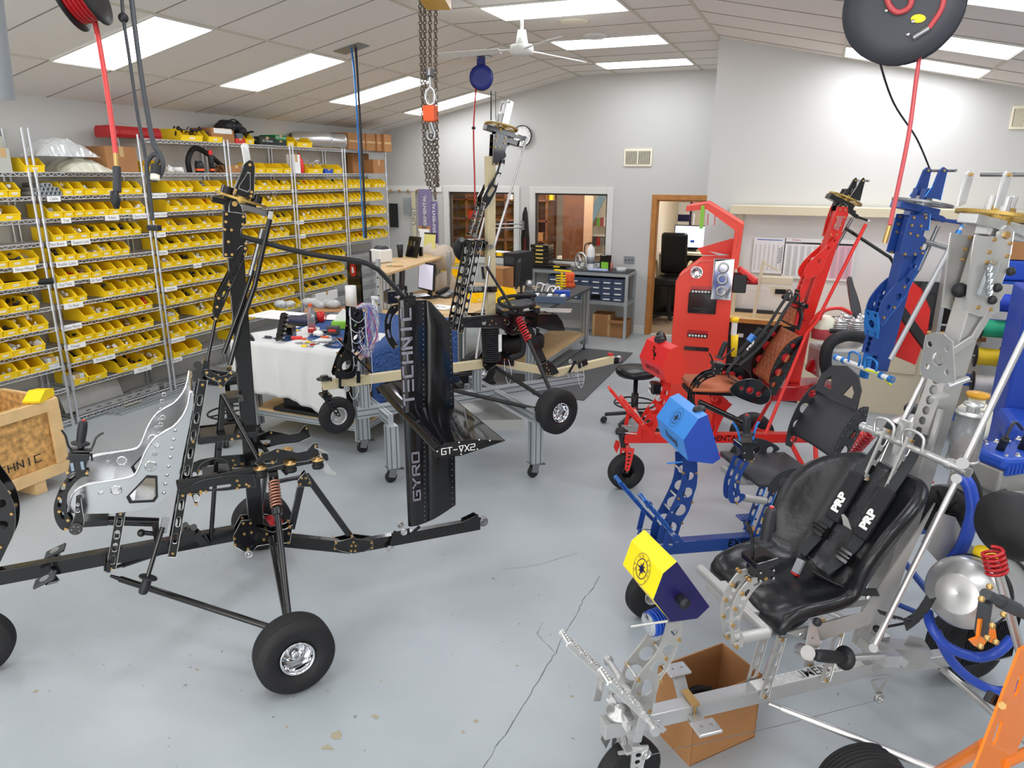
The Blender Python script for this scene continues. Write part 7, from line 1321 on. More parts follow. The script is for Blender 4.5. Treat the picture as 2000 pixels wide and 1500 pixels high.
small('socket_set','open black socket set standing upright on the raised shelf','tool set',808,502,1.355,tcase,-.35)
small('insulated_tumbler','black travel tumbler between the printer and the socket set','cup',782,502,1.355,many(lt_([(0,0),(.032,0),(.042,.16),(0,.16)],'plastic'),lambda t:MB().cyl((0,0,.16),(0,0,.175),.043,18).build('lid','grey',t)))
def clipb(t):MB().plate([(-.11,0),(.11,0),(.11,.34),(-.11,.34)],[],lambda a,b,c:V((a,c+b*.15,b)),.006).build('board','card',t);MB().plate([(-.1,.01),(.1,.01),(.1,.3),(-.1,.3)],[],lambda a,b,c:V((a,c+b*.15-.006,b)),.002).build('paper','paper',t);MB().box((0,.045,.33),(.08,.02,.03)).build('clip','steel',t,bevel=.004)
small('clipboard','clipboard with white paper leaning behind the yellow pad','clipboard',826,490,1.355,clipb,-.2)
small('legal_pad','yellow legal pad standing on the raised shelf','notepad',838,495,1.355,lambda t:(MB().plate([(-.1,0),(.1,0),(.1,.27),(-.1,.27)],[],lambda a,b,c:V((a,c+b*.12,b)),.012).build('pad',mat('pad_yellow','ece58c',.8),t),MB().box((0,.03,.265),(.2,.014,.02)).build('binding','dgrey',t)),-.25)
small('binder','slim purple binder right of the yellow pad','binder',850,492,1.355,bx((.03,.2,.25),'purple'),.3)
small('radio','black handheld radio with long antenna on the raised shelf','radio',822,500,1.355,many(bx((.05,.035,.12),'black'),lambda t:MB().cyl((-.015,0,.12),(-.015,0,.32),.005,8).build('antenna','black',t)))
small('rolled_tape','cream tape rolls and wooden handles by the printer','tools',760,520,1.355,lambda t:(MB().lathe([(.01,0),(.03,0),(.03,.03),(.01,.03)],(0,0,0),(0,0,1),16).build('roll','cream',t),MB().cyl((.05,-.02,.012),(.17,.03,.012),.011,10).build('handle','wood',t)))
t=thing('banner_panel','narrow black panel with a red and white badge beside the shelving','panel',(*atz(698,632,.5).xy,.0));MB().box((0,0,.65),(.3,.03,1.3),Matrix.Rotation(-.4,3,'Z')).build('panel','black',t);bdg=MB();bdg.plate([(-.07,-.04),(-.04,-.08),(.04,-.08),(.07,-.04),(.07,.04),(.04,.08),(-.04,.08),(-.07,.04)],[],lambda a,b,c:Matrix.Rotation(-.4,3,'Z')@V((a,-.02+c,b+1.2)),.004);bo=bdg.build('badge','redd',t);text_mesh('B',.1,'badge_lettering','white',bo,lambda a,b:Matrix.Rotation(-.4,3,'Z')@V((a,-.0235,b+1.2)),.004)
t=thing('strut_post','slotted steel upright between the shelving and the desk','post',(*atz(743,612,.9).xy,0));MB().box((0,0,.75),(.04,.04,1.5)).build('post','extr',t);mb=MB();[mb.cyl((0,-.021,.2+k*.1),(0,-.023,.2+k*.1),.01,8)for k in range(13)];mb.build('slot_row','satin',t)
# film spool stand
t=thing('film_roll_stand','upright stand with two large plywood ended rolls behind the desk','roll stand',(*aty(868,560,8.5).xy,0));
for z in(1.33,.98):MB().lathe([(0,-.02),(.17,-.02),(.17,.0),(.09,.0),(.09,.3),(.17,.3),(.17,.32),(0,.32)],(0,.0,z),(-.8,.5,0),32).build('roll',mat('plywood_disc','cdbfae',.6),t)
MB().bar((.12,-.08,.0),(.12,-.08,1.42),.05,.05).build('post','extr',t)
# yellow bins piled in the middle
for i,(px,py,z,s,lb)in enumerate([(893,520,1.05,0,'yellow bin on top of the pile behind the tan mast, upper left'),(893,545,.93,1,'yellow bin lower in the pile behind the tan mast'),(880,560,.9,2,'yellow bin at the bottom of the pile, leaning right'),(975,560,.9,0,'yellow bin right of the tan mast beside the tower'),(1000,585,.9,1,'yellow bin with papers at the bench corner'),(985,590,.9,2,'yellow bin in front of the hose coil'),(935,590,.9,1,'yellow bin at the bench edge left of the tan mast')]):
 q=atz(px,py,z);r=put_bin(.165,(q.x,q.y,z),-.9+s*.5,lb,'yellow bins on the middle benches')
small('round_plate','white round disc lying on the bench right of the tan mast','disc',970,540,1.0,lt_([(0,0),(.16,0),(.16,.012),(0,.012)],'white','disc',32))
small('cardboard_box','brown carton with papers on top left of the computer tower','box',975,565,.9,bx((.3,.25,.3),'card'),-.2)
small('loose_papers','white and blue papers on the carton and tower','paper',978,492,1.2,bx((.3,.22,.006),'paper','sheet',bev=0),-.2)
# tyres and things on the right bench
for i,(z,x,y,rz_,lb)in enumerate([(.4,-3.3,8.35,0,'black tyre lying lowest on the bench shelf'),(.58,-3.35,8.3,1,'black tyre stacked in the middle of the pile'),(.3,-3.45,8.0,0,'black tyre lying beside the pile on the bench shelf')]):
 t=thing('tyre',lb,'tyre',(x,y,z-.05 if i!=2 else .36),0,'tyres on the bench shelf');MB().lathe([(.1,-.05),(.12,-.08),(.18,-.1),(.22,-.07),(.225,0),(.22,.07),(.18,.1),(.12,.08),(.1,.05)],(0,0,0),(0,.08,1),36).build('tread','rubber',t)
def vise(t):MB().box((0,0,.03),(.12,.12,.06)).build('base','steel',t,bevel=.006);MB().box((0,0,.11),(.08,.2,.1)).build('body','steel',t,bevel=.01);MB().cyl((-.1,-.1,.1),(.1,-.1,.1),.008,8).build('handle','chrome',t);MB().lathe([(0,0),(.05,0),(.05,.03),(0,.03)],(0,-.12,.13),(0,1,0),16).build('wheel','alu',t)
small('bench_vise','grey bench vise beside the edge-on monitor','vise',1033,572,.9,vise,.3)
def orange_stand(t):MB().lathe([(0,0),(.09,0),(.08,.03),(.06,.1),(.075,.17),(.05,.2),(0,.2)],(0,0,0),(0,0,1),16).build('body','orangep',t);mb=MB();[mb.cyl((.07*math.cos(a),.07*math.sin(a),.08),(.085*math.cos(a),.085*math.sin(a),.08),.008,8)for a in(3.6,4.2,4.8,5.4)];mb.build('bolt_row','black',t)
small('orange_holder','orange plastic tool holder at the end of the dark bench','holder',1112,560,.9,orange_stand)
def clamps(t):[MB().bar((-.09,0,.04+k*.035),(.06,0,.045+k*.035),.03,.016).build('clamp_arm','yellow',t,bevel=.004)for k in range(5)];MB().bar((0,0,0),(0,0,.26),.03,.02).build('bar','yellow',t);MB().bar((-.12,0,.25),(.14,0,.25),.03,.025).build('jaw','yellow',t,bevel=.005)
small('bar_clamps','stack of yellow bar clamps beside the orange holder','clamps',1097,565,.9,clamps,-.2)
small('blue_tray','open blue plastic tray on the dark bench','tray',1098,578,.9,bx((.2,.14,.07),'bluep'),.3)
small('parts_tray','blue grey drawer of parts at the front of the dark bench','tray',1072,590,.9,many(bx((.42,.16,.08),mat('slate_tray','55677c',.5)),lambda t:[MB().box((-.15+k*.08,0,.085),(.05,.12,.02)).build('part','steel' if k%2 else 'paper',t)for k in range(5)]),.2)
t=thing('sheet_metal','bright bent metal sheet overhanging the near bench corner','metal sheet',(*atz(1065,606,.905).xy,.905));MB().box((0,0,.004),(.6,.22,.008),Matrix.Rotation(.25,3,'Z')).build('sheet','alu',t)
small('casting','pile of bright aluminium castings and brake parts on the dark bench','machine part',1065,572,.9,lambda t:[MB().tube(smooth_path([(-.12+.08*k,-.05,.02),(-.1+.08*k,.0,.12-.02*k),(.0+.06*k,.03,.08),(.05+.05*k,0,.02)]),.014,8).build('arm','alu',t)for k in range(4)]+[MB().cyl((.0,.0,.02),(.03,.03,.12),.03,14).build('hub','alud',t)])
small('plastic_plug','small blue plastic cap on the stand rail','cap',1060,617,.82,lambda t:MB().cyl((0,0,0),(0,0,.04),.02,14).build('cap','bluep',t))
# ---- low cabinet bench against the back wall
t=thing('workbench','aluminium framed bench with small dark drawers against the back wall','workbench',(-3.38,10.7,0));W,D=1.66,.5
MB().box((0,0,.985),(W,D,.03)).build('bench_top',mat('bench_mat','3d4146',.6),t);mb=MB()
for z in(.96,.53):[extrusion(mb,(-W/2,k*D/2,z),(W/2,k*D/2,z),.03,.045)for k in(1,-1)];[extrusion(mb,(k*W/2,-D/2,z),(k*W/2,D/2,z),.03,.045,side=(1,0,0))for k in(1,-1)]
mb.build('rail',EX,t);MB().box((0,0,.55),(W-.04,D-.04,.012)).build('shelf','extr',t)
for a in(W/2,-W/2):[MB().bar((a,k*D/2,0),(a,k*D/2,.97),.04,.04).build('leg','extr',t)for k in(1,-1)]
cabd=mat('slate_drawer','43506a',.45);cb=thing('drawer_cabinet','dark blue cabinet of many small drawers on the back bench','cabinet',(-3.2,10.66,.56));MB().box((0,0,.17),(1.2,.36,.34)).build('body',cabd,cb)
for i in range(7):
 for j in range(4):
  if(i,j)==(4,0):MB().box((-.514+i*.171,-.181,.05),(.15,.003,.066)).build('empty_slot','black',cb);continue
  o=MB().box((-.514+i*.171,-.187,.045+j*.083),(.16,.014,.074)).build('drawer',cabd,cb,bevel=.003);MB().box((-.514+i*.171,-.196,.03+j*.083),(.1,.004,.018)).build('drawer_label','paper',o)
def onb(name,label,cat,px,build,y=10.62,z=1.0,rz=0,group=None):
 q=aty(px,520,y);t=thing(name,label,cat,(q.x,y,z),rz,group);build(t);return t
for k in range(5):
 o=onb('parts_case','black and yellow organiser case, %s in the stack under the window'%['lowest','second from bottom','middle','second from top','topmost'][k],'case',1058+(k%2),many(bx((.3,.24,.055),'black','case',bev=.006),lambda t:MB().box((0,-.123,.03),(.12,.01,.022)).build('latch_panel',mat('latch_yellow','d8c060',.5),t)),z=1.06+k*.06,group='organiser cases under the window')
onb('parts_case','wide black organiser case flat beneath the stack, left','case',1055,bx((.42,.26,.05),'black','case',bev=.006),z=1.002,group='organiser cases under the window');onb('parts_case','black organiser case lying flat right of the stack','case',1092,many(bx((.3,.24,.05),'black','case',bev=.006),lambda t:MB().box((0,-.123,.03),(.1,.01,.02)).build('latch_panel','yellow',t)),z=1.002,group='organiser cases under the window')
def extg(t):MB().lathe([(0,0),(.06,0),(.062,.02),(.062,.3),(.04,.35),(.02,.36),(.02,.38),(0,.38)],(0,0,0),(0,0,1),20).build('cylinder','white',t);MB().lathe([(.063,.1),(.064,.1),(.064,.2),(.063,.2)],(0,0,0),(0,0,1),20).build('label_band','grey',t);MB().bar((-.05,0,.4),(.06,0,.41),.02,.02).build('lever','black',t);MB().tube(smooth_path([(-.02,0,.39),(-.08,-.02,.38),(-.09,-.03,.28),(-.07,-.03,.2)]),.01,8).build('hose','black',t)
onb('fire_extinguisher','white fire extinguisher standing on the back bench','fire extinguisher',1153,extg,y=10.6)
def whl(t):MB().lathe([(.1,-.012),(.13,-.012),(.135,0),(.13,.012),(.1,.012),(.1,-.012)],(0,0,.135),(-.5,-.86,0),32).build('rim','alu',t);mb=MB();[mb.bar((0,0,.135),V((0,0,.135))+V((.86*math.cos(k*1.05)*.11,-.5*math.cos(k*1.05)*.11,math.sin(k*1.05)*.11)),.014,.02)for k in range(6)];mb.build('spoke','alu',t);MB().lathe([(0,-.03),(.03,-.03),(.03,.03),(0,.03)],(0,0,.135),(-.5,-.86,0),16).build('hub','alud',t)
onb('pulley_wheel','large spoked aluminium wheel left of the fire extinguisher','wheel',1134,whl,y=10.55)
onb('coffee_bag','black and green pouch right of the fire extinguisher','bag',1182,many(lambda t:MB().plate([(-.07,0),(.07,0),(.075,.22),(-.075,.22)],[],lambda a,b,c:V((a,c,b)),.05).build('pouch','black',t,bevel=.01),lambda t:MB().box((0,-.03,.07),(.11,.004,.12)).build('green_label','lime',t)))
onb('spray_can','small red and white can at the right of the pouch','can',1194,lt_([(0,0),(.022,0),(.022,.1),(.01,.13),(0,.13)],mat('can_pink','c9826c',.4)))
onb('small_bottle','small clear bottle right of the fire extinguisher','bottle',1164,bottle(.12,.025,'glassy','grey'),y=10.55)
onb('blue_cloth','blue plastic wrap draped on the bench edge','cloth',1168,lambda t:[MB().ball((k*.07-.1,.0,.015),.06,8,sz=.4).build('fold',mat('pale_blue_film','a5b4d8',.4),t)for k in range(4)],y=10.52)
onb('deli_tub','clear tub of red parts at the right end of the bench','tub',1214,many(lt_([(.0,0),(.07,0),(.08,.06),(.075,.06),(.068,.005)],'milky_tub','tub'),lambda t:[MB().box((.03*math.cos(k*2),.03*math.sin(k*2),.04),(.03,.025,.02)).build('red_part','red',t)for k in range(4)]),y=10.6)
for i,(px,lb)in enumerate([(1176,'open brown carton under the back bench, left one'),(1208,'open brown carton under the back bench, right one')]):
 q=aty(px,640,10.6);t=thing('cardboard_box',lb,'box',(q.x,10.68,.003),0,'cartons under the back bench');h=.34 if i==0 else .26
 mb=MB();[mb.box(c,d)for c,d in(((0,-.14,h/2),(.28,.006,h)),((0,.14,h/2),(.28,.006,h)),((-.14,0,h/2),(.006,.28,h)),((.14,0,h/2),(.006,.28,h)),((0,0,.003),(.28,.28,.006)))];mb.build('body','card',t)
 if i:MB().bar((0,-.14,h),(0,-.2,h-.03),.28,.005,side=(1,0,0)).build('flap','card',t)
 else:mb=MB();[mb.box((s*.12,-.1442,h/2),(.04,.002,h))for s in(1,-1)];mb.build('tape',mat('packing_tape','c7a573',.3),t)
 # ---- floor mats
def mat_slab(name,label,pts,m='dgrey'):
 P=[atz(x,y,0)for x,y in pts];mb=MB();mb.plate([(p.x,p.y)for p in P],[],lambda a,b,c:V((a,b,.006+c)),.01);tag(mb.build(name,mat('anti_fatigue_mat','57595b',.8,bump=.3,bscale=120),None),label,'mat')
mat_slab('floor_mat','long grey anti-fatigue mat on the floor beside the dark bench',[(1140,783),(1236,690),(1140,681),(1040,748),(1040,771)])
# == right side: tool cabinet, stools, counter, rack
a,b=atz(1303,842,0),atz(1400,852,0);ang=math.atan2(b.y-a.y,b.x-a.x);W=.5
t=thing('tool_cabinet','tall red tool cabinet with slanted hood standing before the office doorway','cabinet',(*a.lerp(b,.5).xy,0),ang)
cr=mat('cabinet_red','ec4331',.42)
mb=MB();mb.box((0,.24,.06),(W-.04,.42,.12));mb.build('plinth','black',t)
mb=MB();mb.plate([(-W/2,.12),(W/2,.12),(W/2,1.66),(-W/2+.2,1.64),(-W/2+.03,1.5),(-W/2,1.46)],[],lambda p,q,c:V((p,.25+c,q)),.48);mb.build('body',cr,t,bevel=.006)
mb=MB();mb.plate([(W/2-.03,1.6),(W/2+.03,1.6),(W/2+.05,1.98),(-.02,2.16),(-.2,2.13),(-.2,2.09),(-.03,2.11),(W/2-.02,1.93)],[],lambda p,q,c:V((p,.25+c,q)),.5);mb.build('hood',cr,t,bevel=.005)
mb=MB();mb.plate([(.0,1.7),(.1,1.66),(-.05,1.66),(-.1,1.72),(.2,1.82),(.24,1.82),(.24,1.66)],[],lambda p,q,c:V((p,.47+c,q)),.01);mb.build('rear_panel',cr,t)
mb=MB();mb.box((-.0,.0,1.27),(.25,.02,.19));o=mb.build('pocket','black',t,bevel=.008);MB().box((0,-.013,1.22),(.2,.012,.02)).build('handle','plastic',o,bevel=.004)
for z in(1.41,1.0):mb=MB();mb.box((-.02,.005,z),(.18,.012,.03));s_=mb.build('warning_sticker','redd',t);mb=MB();mb.box((-.02,.003,z-.035),(.18,.01,.032));mb.build('pictogram_strip','black',s_);mb=MB();[mb.lathe([(0,0),(.011,0),(.011,.002),(0,.002)],(-.09+k*.028,-.003,z-.035),(0,-1,0),10)for k in range(6)];mb.build('pictogram','white',s_)
mb=MB();mb.box((-.02,.005,.84),(.22,.012,.035));mb.build('slot_vent','black',t)
for p,q,m_,r_ in((-.07,1.55,'chrome',.052),):mb=MB();mb.lathe([(0,.006),(r_*.8,.002),(r_,.02),(r_*1.05,.022),(r_*1.05,0)],(p,.01,q),(0,-1,0),28);mb.build('magnetic_dish',m_,t)
mb=MB();mb.plate([(-.075+.02*x,y)for x,y in((0,-.17),(7.5,-.17),(7.5,.17),(0,.17))],[],lambda p,q,c:V((.16+p,-.02+c,1.5+q)),.03);o=mb.build('magnetic_tray','chrome',t,bevel=.012);mb=MB();[mb.lathe([(.03,0),(.045,.004),(.05,0)],(.16,-.036,1.5+k*.105),(0,-1,0),24)for k in(-1,0,1)];mb.build('tray_ring','steel',o)
mb=MB();mb.box((W/2+.012,.05,1.85),(.004,.1,.14));[mb.box((W/2+.03,.1,1.75+k*.05),(.01,.04,.04),m=1)for k in range(4)];mb.build('side_light',['grey','yellow'],t)
t2=thing('cordless_tool','red cordless tools on chargers hanging at the cabinet side','tool',t.location+Matrix.Rotation(ang,3,'Z')@V((W/2+.06,.1,1.5)),ang);MB().box((0,0,-.04),(.12,.2,.16)).build('charger','plastic',t2,bevel=.01);MB().bar((-.02,0,.09),(.14,0,-.02),.13,.05).build('cover','red',t2,bevel=.015);MB().cyl((.05,.05,-.03),(.16,.05,-.03),.03,12).build('drill','redd',t2)
t2=thing('work_light','yellow corded work light hanging on the side of the red cabinet','lamp',t.location+Matrix.Rotation(ang,3,'Z')@V((W/2+.05,-.02,1.12)),ang);MB().lathe([(0,0),(.035,0),(.035,.04),(0,.045)],(0,0,0)).build('head','yellow',t2);MB().cyl((0,0,-.12),(0,0,0),.026,14).build('lens','white',t2);MB().lathe([(0,0),(.024,0),(.03,.1),(.034,.2),(0,.2)],(.02,0,-.32),(-.05,0,1)).build('handle','yellow',t2)
t2=thing('tool_clip','green and grey clips with keys hanging from the cabinet hood','clips',t.location+Matrix.Rotation(ang,3,'Z')@V((-.06,.0,2.0)),ang);MB().box((0,0,.04),(.03,.04,.2)).build('strap','lime',t2);[MB().box((-.07+k*.06,.02,.02),(.012,.012,.1)).build('key','steel' if k<2 else 'redd',t2)for k in range(4)]
def stool(x,y,z,rz,label,back=True,ring=True,sr=.2):
 t=thing('rolling_stool',label,'stool',(x,y,0),rz)
 MB().lathe([(0,-.05),(sr*.9,-.045),(sr,-.02),(sr,.01),(sr*.85,.03),(0,.035)],(0,0,z),n=32).build('seat','leather',t)
 MB().lathe([(0,.12),(.035,.12),(.035,.34),(.022,.34),(.022,z-.05),(0,z-.05)],(0,0,0),n=16).build('gas_column','satin',t)
 for k in range(5):
  a_=k*1.2566+.3;d=V((math.cos(a_),math.sin(a_),0));o=MB().bar(d*.02+V((0,0,.14)),d*.29+V((0,0,.09)),.04,.03).build('base_leg','plastic',t,bevel=.006);mb=MB()
  for s in(-.014,.014):mb.cyl(d*.3+V((0,0,.032))+V((-d.y,d.x,0))*(s-.009),d*.3+V((0,0,.032))+V((-d.y,d.x,0))*(s+.009),.031,14)
  mb.build('caster','plastic',o)
 if ring:mb=MB();mb.tube([(.2*math.cos(k*PI/14),.2*math.sin(k*PI/14),.24)for k in range(28)],.009,8,closed=True);[mb.bar((0,0,.24),(.2*math.cos(k*1.57),.2*math.sin(k*1.57),.24),.016,.01)for k in range(4)];mb.build('foot_ring','satin',t)
 if back:
  mb=MB();mb.lathe([(0,-.03),(.12,-.028),(.14,0),(.12,.028),(0,.03)],(0,0,0),(1,0,0),28);o=mb.build('backrest','leather',t);o.location=(.22,0,z+.26);o.scale=(1,1.25,.95);MB().tube(smooth_path([(.1,0,z-.03),(.26,0,z-.02),(.27,0,z+.12),(.235,0,z+.26)]),.016,8).build('back_bar','satin',t)
q=atz(1237,832,0);stool(q.x,q.y,.57,.4,'black wheeled stool with low back and foot ring before the red cabinet')
q=atz(455,852,0);stool(q.x,q.y,.6,1.2,'black wheeled stool with foot ring behind the black gyroplane',sr=.22)
q=atz(905,835,0);t=thing('rolling_chair_base','five armed chair base with casters under the build stand','chair',(q.x-.1,q.y+.3,0));
for k in range(5):a_=k*1.2566;d=V((math.cos(a_),math.sin(a_),0));o=MB().bar(V((0,0,.13)),d*.3+V((0,0,.08)),.04,.03).build('base_leg','chrome',t);MB().cyl(d*.3+V((-d.y,d.x,0))*-.025+V((0,0,.035)),d*.3+V((-d.y,d.x,0))*.025+V((0,0,.035)),.035,14).build('caster','plastic',o)
MB().cyl((0,0,.12),(0,0,.36),.03,12).build('gas_column','satin',t);MB().lathe([(0,0),(.2,0),(.22,.04),(.2,.07),(0,.07)],(0,0,.34),n=24).build('seat','leather',t)
# counter along the projecting wall
t=thing('counter','long wood edged counter with cream and black fronts along the right wall','counter',(.35,8.3,0));MB().box((0,0,.885),(2.5,.5,.03)).build('worktop','wood',t);MB().box((0,-.255,.88),(2.5,.012,.045)).build('front_edge',oak,t)
MB().box((-.8,.04,.43),(.85,.4,.86)).build('black_cabinet','satin',t);MB().box((.43,.03,.43),(1.6,.42,.86)).build('cream_cabinet','cream',t);[MB().box((-.1+k*.55,-.19,.6),(.52,.02,.3)).build('drawer','cream',t,bevel=.004)for k in range(3)];[MB().box((-1.03+k*.16,-.165,.7),(.09 if k==1 else .06,.006,.04)).build('label_plate','white',t)for k in range(3)]
def onc(name,label,cat,px,py,f,z=.9,rz=0,Y=None,group=None):
 q=aty(px,py,Y)if Y else atz(px,py,z);t=thing(name,label,cat,(q.x,q.y,z),rz,group);f(t);return t
onc('surface_plate','flat grey tray of hand tools at the left end of the counter','tray',1462,606,many(bx((.55,.3,.035),'dgrey','plate'),lambda t:[MB().bar((-.2+k*.07,-.05,.04),(-.15+k*.07,.06*math.sin(k),.042),.02,.008).build('tool','steel',t)for k in range(6)]))
for i,(px,py,d,m_,lb)in enumerate([(1450,585,(.1,.1,.07),'redd','red and black charger left of the lamp post'),(1500,587,(.2,.1,.06),'black','black battery block behind the grey tray'),(1480,578,(.12,.1,.12),'plastic','black transformer with cables at the wall'),(1545,588,(.18,.1,.08),'red','red tool by the red mast foot'),(1560,572,(.25,.1,.16),'cream','cream instrument behind the red brace'),(1655,588,(.12,.1,.12),'redd','red tool stand beside the torch'),(1432,590,(.14,.1,.1),'cream','small clear box at the counter end')]):
 onc('bench_item',lb,'tool',px,py,bx(d,m_,'body',bev=.01))
onc('gas_torch','yellow gas torch cylinder standing on the counter','torch',1605,600,many(lt_([(0,0),(.035,0),(.035,.24),(.015,.28),(.015,.3),(0,.3)],'yellow','cylinder'),lambda t:MB().lathe([(.036,.08),(.037,.08),(.037,.15),(.036,.15)],(0,0,0),(0,0,1),18).build('label_band','black',t),lambda t:MB().cyl((0,0,.28),(0,0,.42),.02,12).build('burner','black',t)))
onc('heat_gun','second torch with black head right of the yellow cylinder','torch',1634,600,many(lt_([(0,0),(.04,0),(.035,.1),(0,.1)],'red','base'),lambda t:MB().cyl((0,0,.1),(0,0,.26),.024,12).build('barrel','black',t)))
q=atz(1694,622,.9);put_bin(.165,(q.x,q.y,.902),-1.2,'yellow bin with paper on the counter behind the grey blade','yellow bins on the middle benches')
q=aty(1830,630,8.2);t=thing('television','wide black screen leaning on the counter behind the silver mast','monitor',(q.x-.03,8.36,.9));MB().box((0,0,.24),(.62,.04,.46)).build('screen','black',t,bevel=.006);MB().box((0,-.09,.015),(.5,.16,.02)).build('stand','plastic',t)
onc('wire_coil','coil of blue wire lying before the black screen','wire',1832,628,lambda t:[MB().tube([(.11*math.cos(k*PI/10)+.01*j,.07*math.sin(k*PI/10),.012+.008*j)for k in range(20)],.004,6,closed=True).build('wire_loop','bluep',t)for j in range(5)],z=.925)
# drafting board, posters, lamp
zb=aty(1440,452,8.45);t=thing('whiteboard','large white board with cream top rail and posts behind the counter','board',(1.0,8.5,0));x0=zb.x-1.0
MB().box((x0+1.35,.03,1.48),(2.7,.02,1.12)).build('board','white',t);MB().box((x0+1.3,-.1,2.04),(2.75,.3,.09)).build('top_rail','cream',t,bevel=.004);MB().box((x0+.02,-.03,1.45),(.06,.05,1.1)).build('post','cream',t);MB().box((x0-.05,-.2,2.03),(.05,.05,.05)).build('end_block','black',t)
def poster(label,px0,py0,px1,py1,hdr,pink=0,big=''):
 p,q=aty(px0,py0,8.49),aty(px1,py1,8.49);w_,h=q.x-p.x,p.z-q.z;t=thing('poster',label,'poster',((p.x+q.x)/2,8.485,(p.z+q.z)/2));o=MB().box((0,0,0),(w_,.006,h)).build('sheet','paper',t);mb=MB()
 if pink:MB().box((w_*.33,-.004,-.05*h),(w_*.3,.001,h*.8)).build('pink_column',mat('chart_pink','e9b9c6',.8),o)
 n=34 if pink else 24;[mb.box((-w_*.42+w_*.84*c/(9 if pink else 6),-.0045,h*.3-h*.74*r/n),(w_*.06,.001,h*.006))for r in range(n)for c in range(10 if pink else 7)];mb.build('printed_table','grey',o)
 if pink:MB().box((0,-.0045,h*.38),(w_*.96,.001,h*.045)).build('header_bar','black',o);text_mesh('Webco',h*.07,'poster_lettering','redd',o,lambda a,b:V((a-w_*.33,-.005,b+h*.45)));text_mesh('Water &',h*.07,'poster_lettering','red',o,lambda a,b:V((a+w_*.1,-.005,b+h*.45)),.002)
 else:MB().box((0,-.0045,h*.44),(w_*.8,.001,h*.02)).build('header_bar','bluep',o);mb=MB();[mb.bar((w_*.3,-.005,h*(.2-k*.05)),(w_*.42,-.005,h*(.24-k*.05)),.001,h*.012,side=(0,1,0))for k in range(9)];mb.build('thread_profile','black',o)
poster('narrow white chart with columns and thread profiles on the board',1474,463,1528,535,'')
poster('wide white drill chart with black bar and pink right columns',1534,464,1662,550,'',1)
q=aty(1475,590,8.2);t=thing('height_gauge','cream gauge head on a post and arm at the counter','instrument',(q.x,8.2,.9));MB().bar((0,0,0),(.04,0,.62),.035,.035).build('post','cream',t);MB().bar((.04,0,.6),(.2,0,.52),.02,.02).build('arm','cream',t);MB().box((.2,0,.42),(.32,.08,.08)).build('beam','cream',t,bevel=.01);o=MB().plate([(-.09,.05),(.13,.05),(.13,-.06),(-.03,-.06),(-.07,-.02)],[],lambda a,b,c:V((.22+a,-.05+c,.31+b)),.03).build('gauge_housing','cream',t);MB().box((.25,-.07,.31),(.11,.01,.05)).build('dial','black',o)
# wall fittings
def wallbox(name,label,cat,px0,py0,px1,py1,Y,d,m,extra=None):
 p,q=aty(px0,py0,Y),aty(px1,py1,Y);t=thing(name,label,cat,((p.x+q.x)/2,Y-d/2-.001,(p.z+q.z)/2));w_,h=abs(q.x-p.x),abs(p.z-q.z);MB().box((0,0,0),(w_,d,h)).build('plate',m,t,bevel=.004)
 if extra:extra(t,w_,h,d)
 return t
wallbox('thermostat','cream thermostat on the wall above the drafting board','thermostat',1547,410,1560,431,YN,.03,'label',lambda t,w_,h,d:MB().box((0,-.016,h*.25),(w_*.6,.003,h*.25)).build('display','grey',t))
wallbox('switch_plate','grey triple switch plate on the wall left of the door','switch',1219,500,1239,515,YB,.012,'grey',lambda t,w_,h,d:[MB().box((-w_*.3+k*w_*.3,-.01,0),(.012,.012,.025)).build('toggle','dgrey',t)for k in range(3)])
def grille(t,w_,h,d):MB().box((0,-.012,0),(w_*.86,.004,h*.74)).build('dark_opening','dgrey',t);[MB().box((-w_*.4+w_*.8*k/23,-.016,0),(.005,.008,h*.74)).build('fin','label',t)for k in range(24)];MB().box((0,-.02,0),(.02,.01,h*.74)).build('divider','label',t)
wallbox('air_vent','yellowed air vent high on the back wall above the second window','vent',1220,291,1273,325,YB,.02,'label',grille)
wallbox('air_vent','cream air vent at the right edge of the picture','vent',1978,207,2030,252,YN,.02,'label',grille)
p=aty(1021,266,YB);t=thing('wall_clock','round black rimmed clock behind the tan machine head','clock',(p.x,YB-.02,p.z));MB().lathe([(0,0),(.158,0),(.162,.01),(.16,.03),(.15,.03),(.15,.015)],(0,0,0),(0,-1,0),40).build('rim','black',t);fc=MB().cyl((0,-.010,0),(0,-.014,0),.15,40).build('face','paper',t)
for k in range(1,13):text_mesh(str(k),.035,'clock_number','black',fc,lambda a,b,k=k:V((a+.12*math.sin(k*PI/6),-.016,b+.12*math.cos(k*PI/6))))
MB().bar((0,-.018,0),(-.07,-.018,.03),.002,.008).bar((0,-.018,0),(.0,-.018,-.1),.002,.006).build('hands','black',t)
